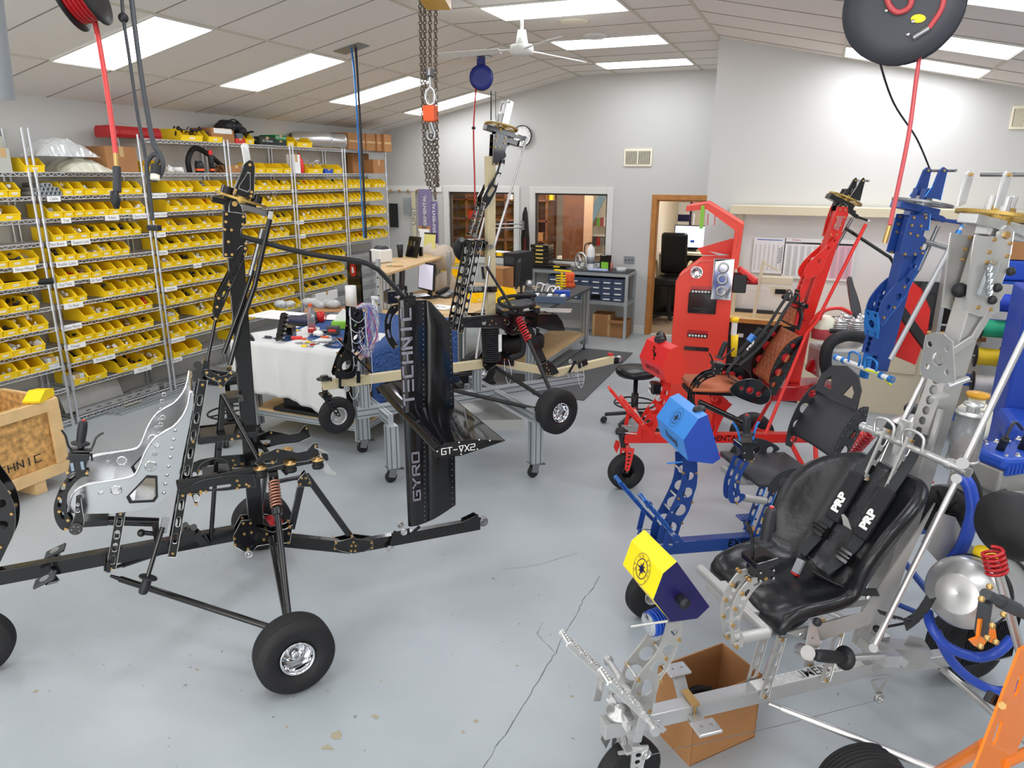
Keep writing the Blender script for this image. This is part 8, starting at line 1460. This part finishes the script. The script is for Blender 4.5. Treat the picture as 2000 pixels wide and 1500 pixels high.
# clips and stencils beside the windows
p0,p1=aty(757,362,YB),aty(864,370,YB);t=thing('clip_rail','white rail with bulldog clips left of the first window','rail',((p0.x+p1.x)/2,YB-.012,(p0.z+p1.z)/2-.02));L=p1.x-p0.x;MB().box((0,0,0),(L,.02,.09)).build('board','white',t);[MB().box((-L/2+.08+k*L*.16,-.02,-.045),(.035,.02,.05)).build('bulldog_clip','brass',t,bevel=.004)for k in range(6)]
for i,(px,pz,w_,h,m_,tx,lb)in enumerate([(768,1.7,.17,.4,'black','','black triangular card hanging nearest the shelving'),(795,1.86,.16,.3,'glassy','','clear plastic template hanging on the second clip'),(808,1.7,.08,.8,'cream','UNIT','tall cream stencil with letters cut out'),(830,1.72,.26,.85,mat('purple_stencil','8d82a8',.6),'EXPERIMENTAL','purple and white lettering stencil sheet'),(848,1.6,.12,.7,mat('purple_stencil2','7b70a5',.6),'EXPERIMENTAL','narrow purple stencil nearest the first window')]):
 p=aty(px,400,YB-.04);t=thing('stencil',lb,'stencil',(p.x,YB-.035-.004*i,pz),0);o=MB().box((0,0,0),(w_,.004,h)).build('sheet',m_,t)
 if tx:text_mesh(tx,.1 if len(tx)>5 else .14,'stencil_lettering','white' if i!=2 else 'grey',o,lambda a,b:V((-b*.8,-.003,a)),.002,sx=.95)
q=aty(1018,500,10.6);t=thing('propeller_blade','single black propeller blade standing between the windows','propeller',(q.x,10.75,.9));mb=MB();foil(mb,[((-.06,0,0),(.08,0,0),.02,(0,1,0)),((-.07,0,.5),(.08,0,.5),.018,(0,1,0)),((-.045,0,.9),(.045,0,.9),.01,(0,1,0)),((-.01,0,1.0),(.02,0,1.0),.006,(0,1,0))]);o=mb.build('blade','black',t);text_mesh('PROWLER',.045,'blade_lettering','redd',o,lambda a,b:V((-b+.01,-.016,a+.42)))
MB().box((-.03,-.02,.72),(.06,.05,.14)).tube([(-.5,-.04,.72),(-.03,-.04,.75)],.012).tube([(-.5,-.04,.66),(-.03,-.04,.69)],.012).build('hub_arm','steel',t)
# behind the windows and in the office
t=thing('shelving','dark brown shelves with red and yellow boxes behind the first window','shelf',(-5.75,12.6,0));MB().box((0,.2,1.2),(2.5,.03,2.4)).build('back_panel',brown,t);[MB().box((0,0,.5+k*.36),(2.5,.4,.025)).build('shelf_board',brown,t)for k in range(6)];[MB().box((-1.2+k*.8,.0,1.2),(.04,.4,2.4)).build('upright',brown,t)for k in range(4)]
r5=random.Random(5)
for k in range(12):x,z=-6.0+r5.random()*2.1,.513+.36*r5.randint(1,4);s_=r5.uniform(.08,.16);c_=['redd','brass','card','yellow','paper'][k%5];t=thing('stored_box','%s box on the brown shelves behind the windows, %s from left'%({'redd':'dark red','brass':'bronze','card':'brown','yellow':'yellow','paper':'white'}[c_],ordn[k]),'box',(-6.1+k*.2,12.5,z));MB().box((0,0,s_/2),(s_,.1,s_)).build('body',c_,t)
MB_=MB();quadbox(MB_,-4.1,-3.72,12.0,12.06,0,2.7);quadbox(MB_,-3.72,-3.6,11.98,12.1,0,2.7,1);MB_.build('door_2',[brown,mat('tan_jamb','c9a58a',.6)],kind='structure')
for i,(px,py,w_,h)in enumerate([(1128,440,.16,.36),(1147,395,.18,.18)]):p=aty(px,py,13.95);t=thing('framed_picture','small grey framed picture seen through the second window, %s'%['lower left','upper right'][i],'picture',(p.x,13.97,p.z));MB().box((0,0,0),(w_,.03,h)).build('frame','dgrey',t);MB().box((0,-.017,0),(w_*.8,.004,h*.86)).build('print',mat('print_grey','8f99a2',.6),t)
t=thing('leaning_board','long blue and cream board slanting behind the second window','board',(0,0,0));MB().bar(aty(1118,500,13.5),aty(1180,375,13.5),.14,.05,side=(1,0,0)).build('board',mat('faded_blue','7fa3bd',.6),t)
for k in range(7):p=aty(1160+(k%4)*7,440+(k//4)*38,13.7);t=thing('stored_item','small coloured item on the far shelf behind the second window, %s'%ordn[k],'item',(p.x,13.8,p.z));MB().box((0,0,.06),(.07,.1,.16)).build('body',['brass','lime','redd','paper','dgrey','redd','steel'][k],t)
t=thing('wall_shelf','white shelves behind the second window','shelf',(aty(1170,460,13.8).x,13.8,0));[MB().box((.1,0,z),(1.0,.25,.02)).build('shelf_board','white',t)for z in(aty(1170,459,13.8).z,aty(1170,497,13.8).z)]
p=aty(1303,430,14.55);t=thing('wall_calendar','large year planner with navy band on the office wall','calendar',(p.x,14.57,p.z));MB().box((0,0,0),(.85,.01,1.25)).build('sheet','paper',t);MB().box((0,-.008,.05),(.85,.004,.13)).build('navy_band','navy',t);mb=MB();[mb.box((0,-.008,z),(.85,.003,.006))for z in(.35,-.22,-.45)];[mb.box((x,-.008,0),(.006,.003,1.2))for x in(-.14,.14)];mb.build('grid_line','grey',t);MB().box((.45,-.01,0),(.03,.02,1.3)).build('edge_strip','navy',t);text_mesh('AIRCRAFT SPRUCE',.05,'calendar_lettering','white',t,lambda a,b:V((a,-.011,b+.05)))
p=aty(1350,465,13.2);t=thing('computer_monitor','wide lit screen on the office desk','monitor',(p.x,13.25,1.08));MB().box((0,0,.25),(.62,.03,.42)).build('housing','black',t);MB().box((0,-.018,.26),(.59,.004,.37)).build('screen',mat('office_screen','b8c8f0',.3,emit='b9c9f2',es=.9),t);MB().box((.02,-.021,.18),(.07,.002,.04)).build('screen_button','bluep',t);MB().box((0,.02,.02),(.2,.15,.04)).build('stand','black',t)
t=thing('office_desk','cream office desk behind the door','desk',(p.x-.3,13.3,0));MB().box((0,0,1.06),(2.4,.7,.04)).build('desk_top','label',t);MB().box((0,.3,.53),(2.3,.03,1.02)).build('panel','dgrey',t)
q=aty(1312,560,12.4);t=thing('office_chair','black leather office chair with tan armrests seen through the doorway','chair',(q.x,12.4,0));MB().box((0,0,1.12),(.44,.12,.7),Matrix.Rotation(.15,3,'X')).build('backrest','leather',t,bevel=.05);MB().box((0,-.2,.68),(.5,.5,.14)).build('seat','leather',t,bevel=.04);[MB().tube(smooth_path([(s*.27,.05,.72),(s*.3,.03,.96),(s*.3,-.2,.98),(s*.28,-.3,.8)]),.025,8).build('armrest','tan',t)for s in(1,-1)];MB().cyl((0,-.15,.1),(0,-.15,.62),.035,12).build('column','plastic',t);[MB().bar((0,-.15,.12),(.3*math.cos(k*1.2566),-.15+.3*math.sin(k*1.2566),.06),.05,.04).build('base_leg','plastic',t)for k in range(5)]
t=thing('waste_bin','black box under the office desk','box',(q.x-.15,12.75,0));MB().box((0,0,.3),(.35,.3,.6)).build('body','black',t)
# blue rack with spools and blue machine at the right edge
BX=7.6;p=aty(1838,700,BX);t=thing('wire_rack','blue slotted rack holding coloured wire spools at the right edge','rack',(p.x,BX,0))
for dx in(.0,.75):mb=MB();mb.plate([(-.03,0),(.03,0),(.03,1.75),(-.03,1.75)],[[(a-.006,.06+k*.08),(a+.006,.06+k*.08),(a+.006,.1+k*.08),(a-.006,.1+k*.08)]for k in range(20)for a in(-.013,.013)],lambda a,b,c:V((dx+.1+a,c,b)),.004);mb.build('slotted_upright',mat('rack_blue','2d55b0',.4),t)
[MB().cyl((-.1,-.25,z),(1.0,-.25,z),.012,8).build('spool_rod','steel',t)for z in(aty(1940,642,7.35).z,aty(1928,697,7.35).z,aty(1922,748,7.35).z,aty(1968,592,7.35).z)];[MB().box((x_,-.12,1.0),(.03,.28,1.4)).build('side_arm','steel',t)for x_ in(-.1,1.0)]
[MB().box((.5,.1,z),(.8,.4,.02)).build('rack_shelf',mat('rack_blue','2d55b0',.4),t)for z in(.2,.55,1.1,1.5)]
for i,(px,py,c_,lb)in enumerate([(1940,642,'2aa77a','spool of green wire on the blue rack'),(1928,697,'e8c426','spool of yellow wire on the blue rack'),(1922,748,'d9d5d0','spool of white wire low on the blue rack'),(1968,592,'2746b8','spool of blue wire on the blue rack')]):
 p=aty(px,py,7.35);t=thing('wire_spool',lb,'spool',p,0,'wire spools on the blue rack');MB().lathe([(.03,-.09),(.075,-.09)]+[(.075+.003*(k%2),-.088+k*.008)for k in range(22)]+[(.075,.09),(.03,.09)],(0,0,0),(1,0,0),24).build('wire',mat('spool_%d'%i,c_,.5),t);[MB().lathe([(0,0),(.1,0),(.1,.006),(0,.006)],(s*.094,0,0),(1,0,0),24).build('flange','satin',t)for s in(1,-1)]
p=atz(1985,870,.5);t=thing('floor_machine','large blue painted machine cabinet at the right edge behind the silver machine','machine',(p.x+.25,p.y+.55,0));MB().box((0,0,.8),(.6,.5,1.6)).build('cabinet',mat('machine_blue','1f45a8',.4),t,bevel=.02);MB().box((-.05,-.45,.62),(.6,.45,.18)).build('fender',mat('machine_blue','1f45a8',.4),t,bevel=.06)
p=aty(1955,470,7.5);t=thing('blue_crate','blue plastic crate on top of the wire rack','crate',(p.x+.15,7.7,1.515));MB().box((0,0,.09),(.45,.3,.18)).build('body','bluep',t,bevel=.02)
p=aty(1975,390,7.5);t=thing('extrusion_stack','grey aluminium extrusions stored on top near the right edge','metal bar',(p.x+.15,7.7,1.7));MB().box((.1,0,.35),(.9,.2,.05)).build('bar','extr',t);MB().box((.1,0,.15),(.8,.3,.3)).build('carton','card',t)
# == foreground boxes and crate
P=[atz(x,y,0)for x,y in((1347,1497),(1473,1440))];u_=(P[1]-P[0]);s1=u_.length;e1=u_.normalized();e2=V((-e1.y,e1.x,0));q0=atz(1272,1425,0);s2=abs((q0-P[0]).dot(e2));s2=.36 if s2<.2 or s2>.6 else s2
t=thing('cardboard_box','open brown carton on the floor under the silver machine nose','box',P[0],math.atan2(e1.y,e1.x));h=.33;mb=MB();[mb.box(c,d)for c,d in(((s1/2,.003,h/2),(s1,.006,h)),((s1/2,s2,h/2),(s1,.006,h)),((0,s2/2,h/2),(.006,s2,h)),((s1,s2/2,h/2),(.006,s2,h)),((s1/2,s2/2,.003),(s1,s2,.006)))];mb.build('body','card',t)
bc=V(P[0])+e1*s1*.5+e2*s2*.5
for i,(m_,lb,f)in enumerate([('yellow','yellow bag of parts inside the open carton',lambda t:MB().box((0,0,.03),(.16,.12,.05),Matrix.Rotation(.3,3,'Y')).build('bag','yellow',t,bevel=.01)),('rubber','black hose piece inside the open carton, longer one',lambda t:MB().tube(smooth_path([(-.05,.08,.05),(0,.1,.1),(.05,.06,.13),(.09,.0,.12)]),.016,10).build('hose','rubber',t)),('rubber','black hose piece inside the open carton, short one',lambda t:MB().cyl((.08,.06,.05),(.1,.1,.13),.015,12).build('hose','rubber',t))]):t=thing(['parts_bag','hose_piece','hose_piece'][i],lb,'part',(bc.x,bc.y,.012+.03*i),.5+i);f(t)
c1,c0=atz(136,917,.1),atz(11,967,.1);e=(c0-c1).normalized();nb=V((e.y,-e.x,0));nb=nb if nb.dot(V((c1.x,c1.y,0)))>0 else-nb
t=thing('shipping_crate','open plywood shipping crate with pine framing at the left edge','crate',(c1.x,c1.y,0));hz=1.3
for z_ in range(60):
 if proj((c1.x,c1.y,.3+z_*.01))[1]<777:hz=.3+z_*.01;break
Lc,Dc,B_=1.25,.62,.1
osb=mat('strand_board','c89a5c',.7,var=.45,vscale=24);pine=mat('pine','e0bd88',.6,var=.12,vscale=5);T_=lambda a,d,z:e*a+nb*d+V((0,0,z))
mb=MB();mb.bar(T_(.02,.03,(hz+B_)/2),T_(Lc,.03,(hz+B_)/2),.02,hz-B_,side=nb);mb.bar(T_(.02,Dc,(hz+B_)/2),T_(Lc,Dc,(hz+B_)/2),.02,hz-B_,side=nb);mb.bar(T_(.03,.03,(hz+B_)/2),T_(.03,Dc,(hz+B_)/2),.02,hz-B_,side=e);mb.bar(T_(0,Dc/2,B_+.01),T_(Lc,Dc/2,B_+.01),Dc,.02,side=nb);mb.build('board_panel',osb,t)
for d in(.0,Dc+.02):[MB().bar(T_(0,d,z),T_(Lc,d,z),.03,.09,side=nb).build('frame_rail',pine,t,bevel=.003)for z in(B_+.045,hz-.045)];MB().bar(T_(.045,d-.002,B_+.09),T_(.045,d-.002,hz-.09),.09,.03,side=e).build('frame_post',pine,t,bevel=.003)
MB().bar(T_(.0,.02,hz-.045),T_(.0,Dc,hz-.045),.03,.09,side=e).build('frame_rail',pine,t,bevel=.003);[MB().bar(T_(a,-.0,B_/2),T_(a,Dc,B_/2),.09,B_-.002,side=e).build('skid',pine,t)for a in(.25,1.0)]
mb=MB();stencil(mb,'GYRO TECHNIC',lambda a,b,c:T_(1.0-a*.92,.016,B_+.15+b*.75),.075,.62,.5,.8);mb.build('crate_lettering','black',t)
hb_=V((c1.x,c1.y,0));sb=hb_+T_(.09,.06,hz+.005);t=thing('yellow_scoop','yellow bin lying upside down on the crate corner','bin',sb,math.atan2(e.y,e.x)+.5);MB().plate([(-.1,0),(.12,0),(.13,.02),(.02,.075),(-.1,.055)],[],lambda a,b,c:V((a,c,b)),.12).build('body','yellow',t,bevel=.004)
q=FD.P+FD.t*(-.62)+FD.n*.02;t=thing('parts_bin','yellow parts bin lying across the blue keel','bin',(q.x,q.y,.47),math.radians(-147));bin_mesh(.165,.3,.1).build('tray','yellow',t)
# == things hanging from the ceiling
def cord(name,label,cat,pts,r,m,extra=None,group=None):
 P_=[V(p)for p in pts];t=thing(name,label,cat,P_[0],0,group);MB().tube([p-P_[0]for p in smooth_path(P_,6)],r,10).build('line',m,t)
 if extra:extra(t,P_)
 return t
def reel(name,label,c,ax,R,m,hose,px=None,brk=True):
 t=thing(name,label,'hose reel',c);ax=V(ax).normalized();MB().lathe([(0,-.07),(R*.35,-.075),(R*.6,-.06),(R,-.062),(R,-.055),(R*.62,-.05),(R*.62,.05),(R,.055),(R,.062),(R*.6,.06),(0,.06)],(0,0,0),ax,40).build('drum',m,t);a=ax.orthogonal().normalized();b_=ax.cross(a)
 mb=MB();[mb.tube([ax*(k*.02-.04)+(a*math.cos(j*PI/16)+b_*math.sin(j*PI/16))*R*.8 for j in range(32)],.012,6,closed=True)for k in range(5)];mb.build('wound_hose',hose,t)
 if brk:MB().bar(ax*-.09,V((0,0,ceil_z(c[0])-c[2]))-ax*.09,.1,.008,side=a).build('bracket',m,t);MB().box((0,0,ceil_z(c[0])-c[2]-.006),(.2,.2,.01)).build('mounting_plate','steel',t)
 return t
K1=CAM+ray(1765,12)*3.1;vx=(K1-CAM).normalized();rx=(vx+V((.12,0,-.12))).normalized();t=reel('hose_reel','large black hose reel with red hose hanging at the top right',K1,-rx,.235,mat('reel_black','3c3e44',.5),'red_hose');ra=rx.cross(V((0,0,1))).normalized();rb_=ra.cross(rx)
RF=lambda x,y,z=.068:ra*x*-1+rb_*y*-1-rx*z
rs=(RGT-rx*RGT.dot(rx)).normalized();ru=(UPV-rx*UPV.dot(rx)).normalized();RF=lambda x,y,z=.068:rs*x+ru*y-rx*z
MB().tube(smooth_path([RF(-.05,.12),RF(-.055,.02),RF(-.02,-.03),RF(.03,-.01),RF(.04,.06),RF(.04,.12)]),.012,10).build('hose_loop','red_hose',t);MB().tube(smooth_path([RF(.16,.08),RF(.15,-.02),RF(.1,-.1)]),.011,10).build('hose_lead','red_hose',t);MB().tube([RF(.1,-.1),RF(.04,-.135)],.014,12).build('steel_ferrule','steel',t)
MB().plate(circ(0,0,.028,18,.6),[],lambda a,b,c:RF(.06+a,-.06+b,.064+c),.003).build('yellow_sticker','yellow',t);[MB().lathe([(0,0),(.008,0),(.008,.004),(0,.004)],RF(x,y,.062),-rx,10).build('screw','chrome',t)for x,y in((-.06,-.02),(.04,-.07),(.11,-.08),(.02,-.12))]
K2=CAM+ray(1800,95)*3.1;K3=CAM+ray(1738,440)*3.1
t=cord('air_hose','red air hose hanging from the right reel with brass end','hose',[K1+V((.15,0,-.05)),K2,K2.lerp(K3,.5)+V((.01,0,0)),K3],.0095,'red_hose',lambda t,P_:(MB().cyl(P_[-1]-P_[0]+V((0,0,0)),P_[-1]-P_[0]+V((-.01,0,-.075)),.011,12).build('brass_coupler','brass',t),MB().lathe([(0,0),(.045,0),(.045,.04),(.03,.05),(0,.05)],P_[1]-P_[0],(0,0,1),12).build('hose_guide','plastic',t)))
cord('power_cord','thin black cord looping from the right reel to the blue mast top','cord',[CAM+ray(1712,60)*3.3,CAM+ray(1716,110)*3.3,CAM+ray(1745,200)*3.6,CAM+ray(1790,270)*4.0,CAM+ray(1816,330)*4.3],.005,'plastic')
K1=CAM+ray(150,-28)*3.6;reel('hose_reel','black hose reel cut off by the top left edge',K1,(.9,.5,.3),.2,'satin','redd');Z=3.7
cord('air_hose','bright red air hose hanging down on the left with a black blow gun','hose',[CAM+ray(176,0)*Z,CAM+ray(195,90)*Z,CAM+ray(217,230)*Z,CAM+ray(226,300)*Z],.013,mat('bright_red_hose','d84a4a',.4),lambda t,P_:(MB().cyl(P_[-1]-P_[0],CAM+ray(228,326)*Z-P_[0],.013,12).build('brass_coupler','brass',t),MB().cyl(CAM+ray(228,326)*Z-P_[0],CAM+ray(229,375)*Z-P_[0],.02,12).build('spring_guard','dgrey',t),MB().lathe([(0,0),(.012,0),(.024,.04),(.02,.09),(.0,.09)],CAM+ray(228,408)*Z-P_[0],(0,0,1),12).build('blow_gun','plastic',t)))
cord('power_cord','thin black cord with a round switch hanging on the left','cord',[CAM+ray(238,-10)*3.7,CAM+ray(241,35)*3.7,CAM+ray(252,110)*3.7,CAM+ray(268,220)*3.7,CAM+ray(283,300)*3.7,CAM+ray(292,370)*3.7,CAM+ray(298,430)*3.7],.0085,'dgrey',lambda t,P_:(MB().ball(P_[1]-P_[0],.025,14).build('cord_switch','plastic',t),MB().box(CAM+ray(301,445)*3.7-P_[0],(.08,.03,.03)).build('outlet_block','plastic',t,bevel=.006)))
cord('coiled_power_cord','thick black cord looped around a black and white socket','cord',[CAM+ray(x,y)*3.6 for x,y in((256,-10),(268,90),(284,200),(300,280),(312,300),(318,325),(306,350),(290,345),(287,320),(298,303),(310,305),(305,322))],.012,'dgrey',lambda t,P_:(MB().cyl(CAM+ray(304,322)*3.58-P_[0],CAM+ray(303,341)*3.58-P_[0],.024,16).build('socket_body','plastic',t),MB().cyl(CAM+ray(303,341)*3.58-P_[0],CAM+ray(303,351)*3.58-P_[0],.022,16).build('socket_end','label',t)))
kp=V((-4.51,6.57,ceil_z(-4.51)));t=thing('ceiling_outlet_plate','square metal plate on the ceiling with cords through it','plate',kp);MB().box((0,0,-.006),(.3,.2,.008),Matrix.Rotation(-.21,3,'Y')).build('plate','steel',t)
for dx,m_,r_,lb in((0,'bluel',.009,'blue hose hanging from the ceiling plate'),(.05,'plastic',.012,'black cord hanging beside the blue hose')):cord('hanging_cord',lb,'cord',[kp+V((dx,0,0)),aty(694+dx*110,170,6.55),aty(703+dx*110,330,6.55),aty(711+dx*80,465,6.55)],r_,m_)
K=aty(940,152,8.3);t=reel('hose_reel','blue and yellow hose reel on the ceiling above the tan machine',K,(.45,-.9,0),.14,mat('reel_blue','24307f',.4),'redd');MB().lathe([(.09,.07),(.14,.07),(.14,.12),(.09,.12)],(0,0,0),(-.45,.9,0),30).build('yellow_drum','yellow',t)
cord('hanging_cord','thin maroon hose with a black stop ball hanging from the blue reel','hose',[aty(930,168,8.3),aty(925,250,8.2),aty(927,350,8.2),aty(928,425,8.2)],.01,'redd',lambda t,P_:(MB().ball(P_[1]-P_[0],.026,10,sz=.7).build('stop_ball','plastic',t),MB().cyl(P_[3]-P_[0],P_[3]-P_[0]-V((0,0,.09)),.012,10).build('brass_coupler','brass',t)))
for x in(959,968):cord('hanging_cord','black cord behind the tan machine head, %s of two'%('left' if x<960 else 'right'),'cord',[aty(x,178,8.5),aty(x,235,8.5)],.008 if x<960 else .004,'plastic')
# ceiling fan
H_=aty(1019,98,6.35);cz=ceil_z(H_.x);t=thing('ceiling_fan','white three bladed ceiling fan on a long rod','fan',(H_.x,6.35,cz));zc=H_.z-cz;wf=mat('fan_white','dfdfda',.4)
MB().cyl((0,0,0),(0,0,zc+.1),.014,12).build('rod',wf,t);MB().lathe([(0,.16),(.035,.16),(.055,.05),(.055,.045),(.1,.04),(.105,.0),(.1,-.03),(.06,-.045),(0,-.045)],(0,0,zc),n=28).build('motor_housing',wf,t)
for k,an in enumerate((3.3,5.45,1.1)):mb=MB();d=V((math.cos(an),math.sin(an),0));s_=V((-d.y,d.x,.25)).normalized();mb.bar(d*.1+V((0,0,zc)),d*.25+V((0,0,zc)),.03,.006,side=s_);mb.add([d*.2+V((0,0,zc))-s_*.05,d*.75+V((0,0,zc-.02))-s_*.07,d*.78+V((0,0,zc-.02))+s_*.05,d*.2+V((0,0,zc))+s_*.05],[(0,1,2,3)]);mb.build('blade',wf,t,solid=.006)
t=thing('smoke_detector','low round white detector on the flat ceiling strip','detector',(-2.4,7.92,3.8));MB().lathe([(0,-.04),(.1,-.035),(.13,-.01),(.13,0),(0,0)],(0,0,0)).build('housing',wf,t)
t=thing('ceiling_speaker','round cream ceiling grille beyond the fan','speaker',(-2.39,7.2,3.8));MB().lathe([(0,-.006),(.12,-.008),(.15,0),(0,0)],(0,0,0)).build('grille','label',t)
# chain hoist and yellow beam end
Zc=4.6;cx=CAM+ray(838,-30)*Zc
def chain(root,pts,m='steel',L=.034,r=.0042,wd=.011):
 mb=MB();P_=smooth_path(pts,4);out=[];d_=0;path=[P_[0]]
 tot=sum((P_[i+1]-P_[i]).length for i in range(len(P_)-1));n=int(tot/(L*.78));acc=0;i=0
 for k in range(n):
  s_=k*L*.78
  while i<len(P_)-2 and acc+(P_[i+1]-P_[i]).length<s_:acc+=(P_[i+1]-P_[i]).length;i+=1
  d=(P_[i+1]-P_[i]).normalized();c=P_[i]+d*(s_-acc);sd=d.cross(V((1,0,0))if k%2 else V((0,1,0))).normalized()
  mb.tube([c+d*(L*.5-wd)*y_+sd*wd*x_ for x_,y_ in((1,-1),(.7,-1.6),(-.7,-1.6),(-1,-1),(-1,1),(-.7,1.6),(.7,1.6),(1,1))],r,5,closed=True)
 return mb.build('chain',m,root)
Q=lambda x,y,z=Zc:CAM+ray(x,y)*z-cx
t=thing('chain_hoist','chain hoist with orange block, steel hook and long loops of rusty chain','hoist',cx);rst=mat('rusty_steel','6b5f55',.55,.6)
for pts in([(820,-20),(823,120),(829,290),(836,370)],[(829,-20),(830,120),(832,200),(838,320),(842,378)],[(839,-20),(840,60),(840,138)],[(851,-20),(851,150),(854,300),(854,375)],[(842,265),(845,320),(849,370),(851,398)],[(847,265),(852,330),(856,375)]):chain(t,[Q(*p)for p in pts],rst)
MB().box(Q(841,222),(.085,.07,.1)).build('orange_block','orangep',t,bevel=.01);MB().cyl(Q(840,136),Q(840,150),.028,14).build('swivel','steel',t);MB().tube(smooth_path([Q(840,152),Q(840,170),Q(832,180),Q(833,198),Q(841,205),Q(849,198),Q(849,180),Q(841,170)]),.012,10).build('ring_hook','alu',t);MB().tube(smooth_path([Q(843,240),Q(846,252),Q(850,262),Q(845,274),Q(836,270),Q(835,258)]),.013,10).build('lower_hook','steel',t)
bm=CAM+ray(909,10)*4.3;t=thing('gantry_beam','end of a yellow overhead beam at the top of the picture','beam',bm);MB().box((-.0,-.5,.12),(.15,1.1,.26),Matrix.Rotation(.35,3,'Z')).build('beam',mat('beam_yellow','d9a62e',.4),t);MB().box((0,-.5,(ceil_z(bm.x)-bm.z+.25)/2),(.04,.04,ceil_z(bm.x)-bm.z-.25)).build('hanger_rod','steel',t)
dk_p=CAM+ray(-8,80)*1.6;t=thing('grey_pipe','blurred grey vertical pipe at the upper left corner','pipe',dk_p);MB().tube([V((-.12,0,.9)),V((-.0,0,.2)),V((-.03,0,-.12))],.035,14).build('pipe','grey',t)
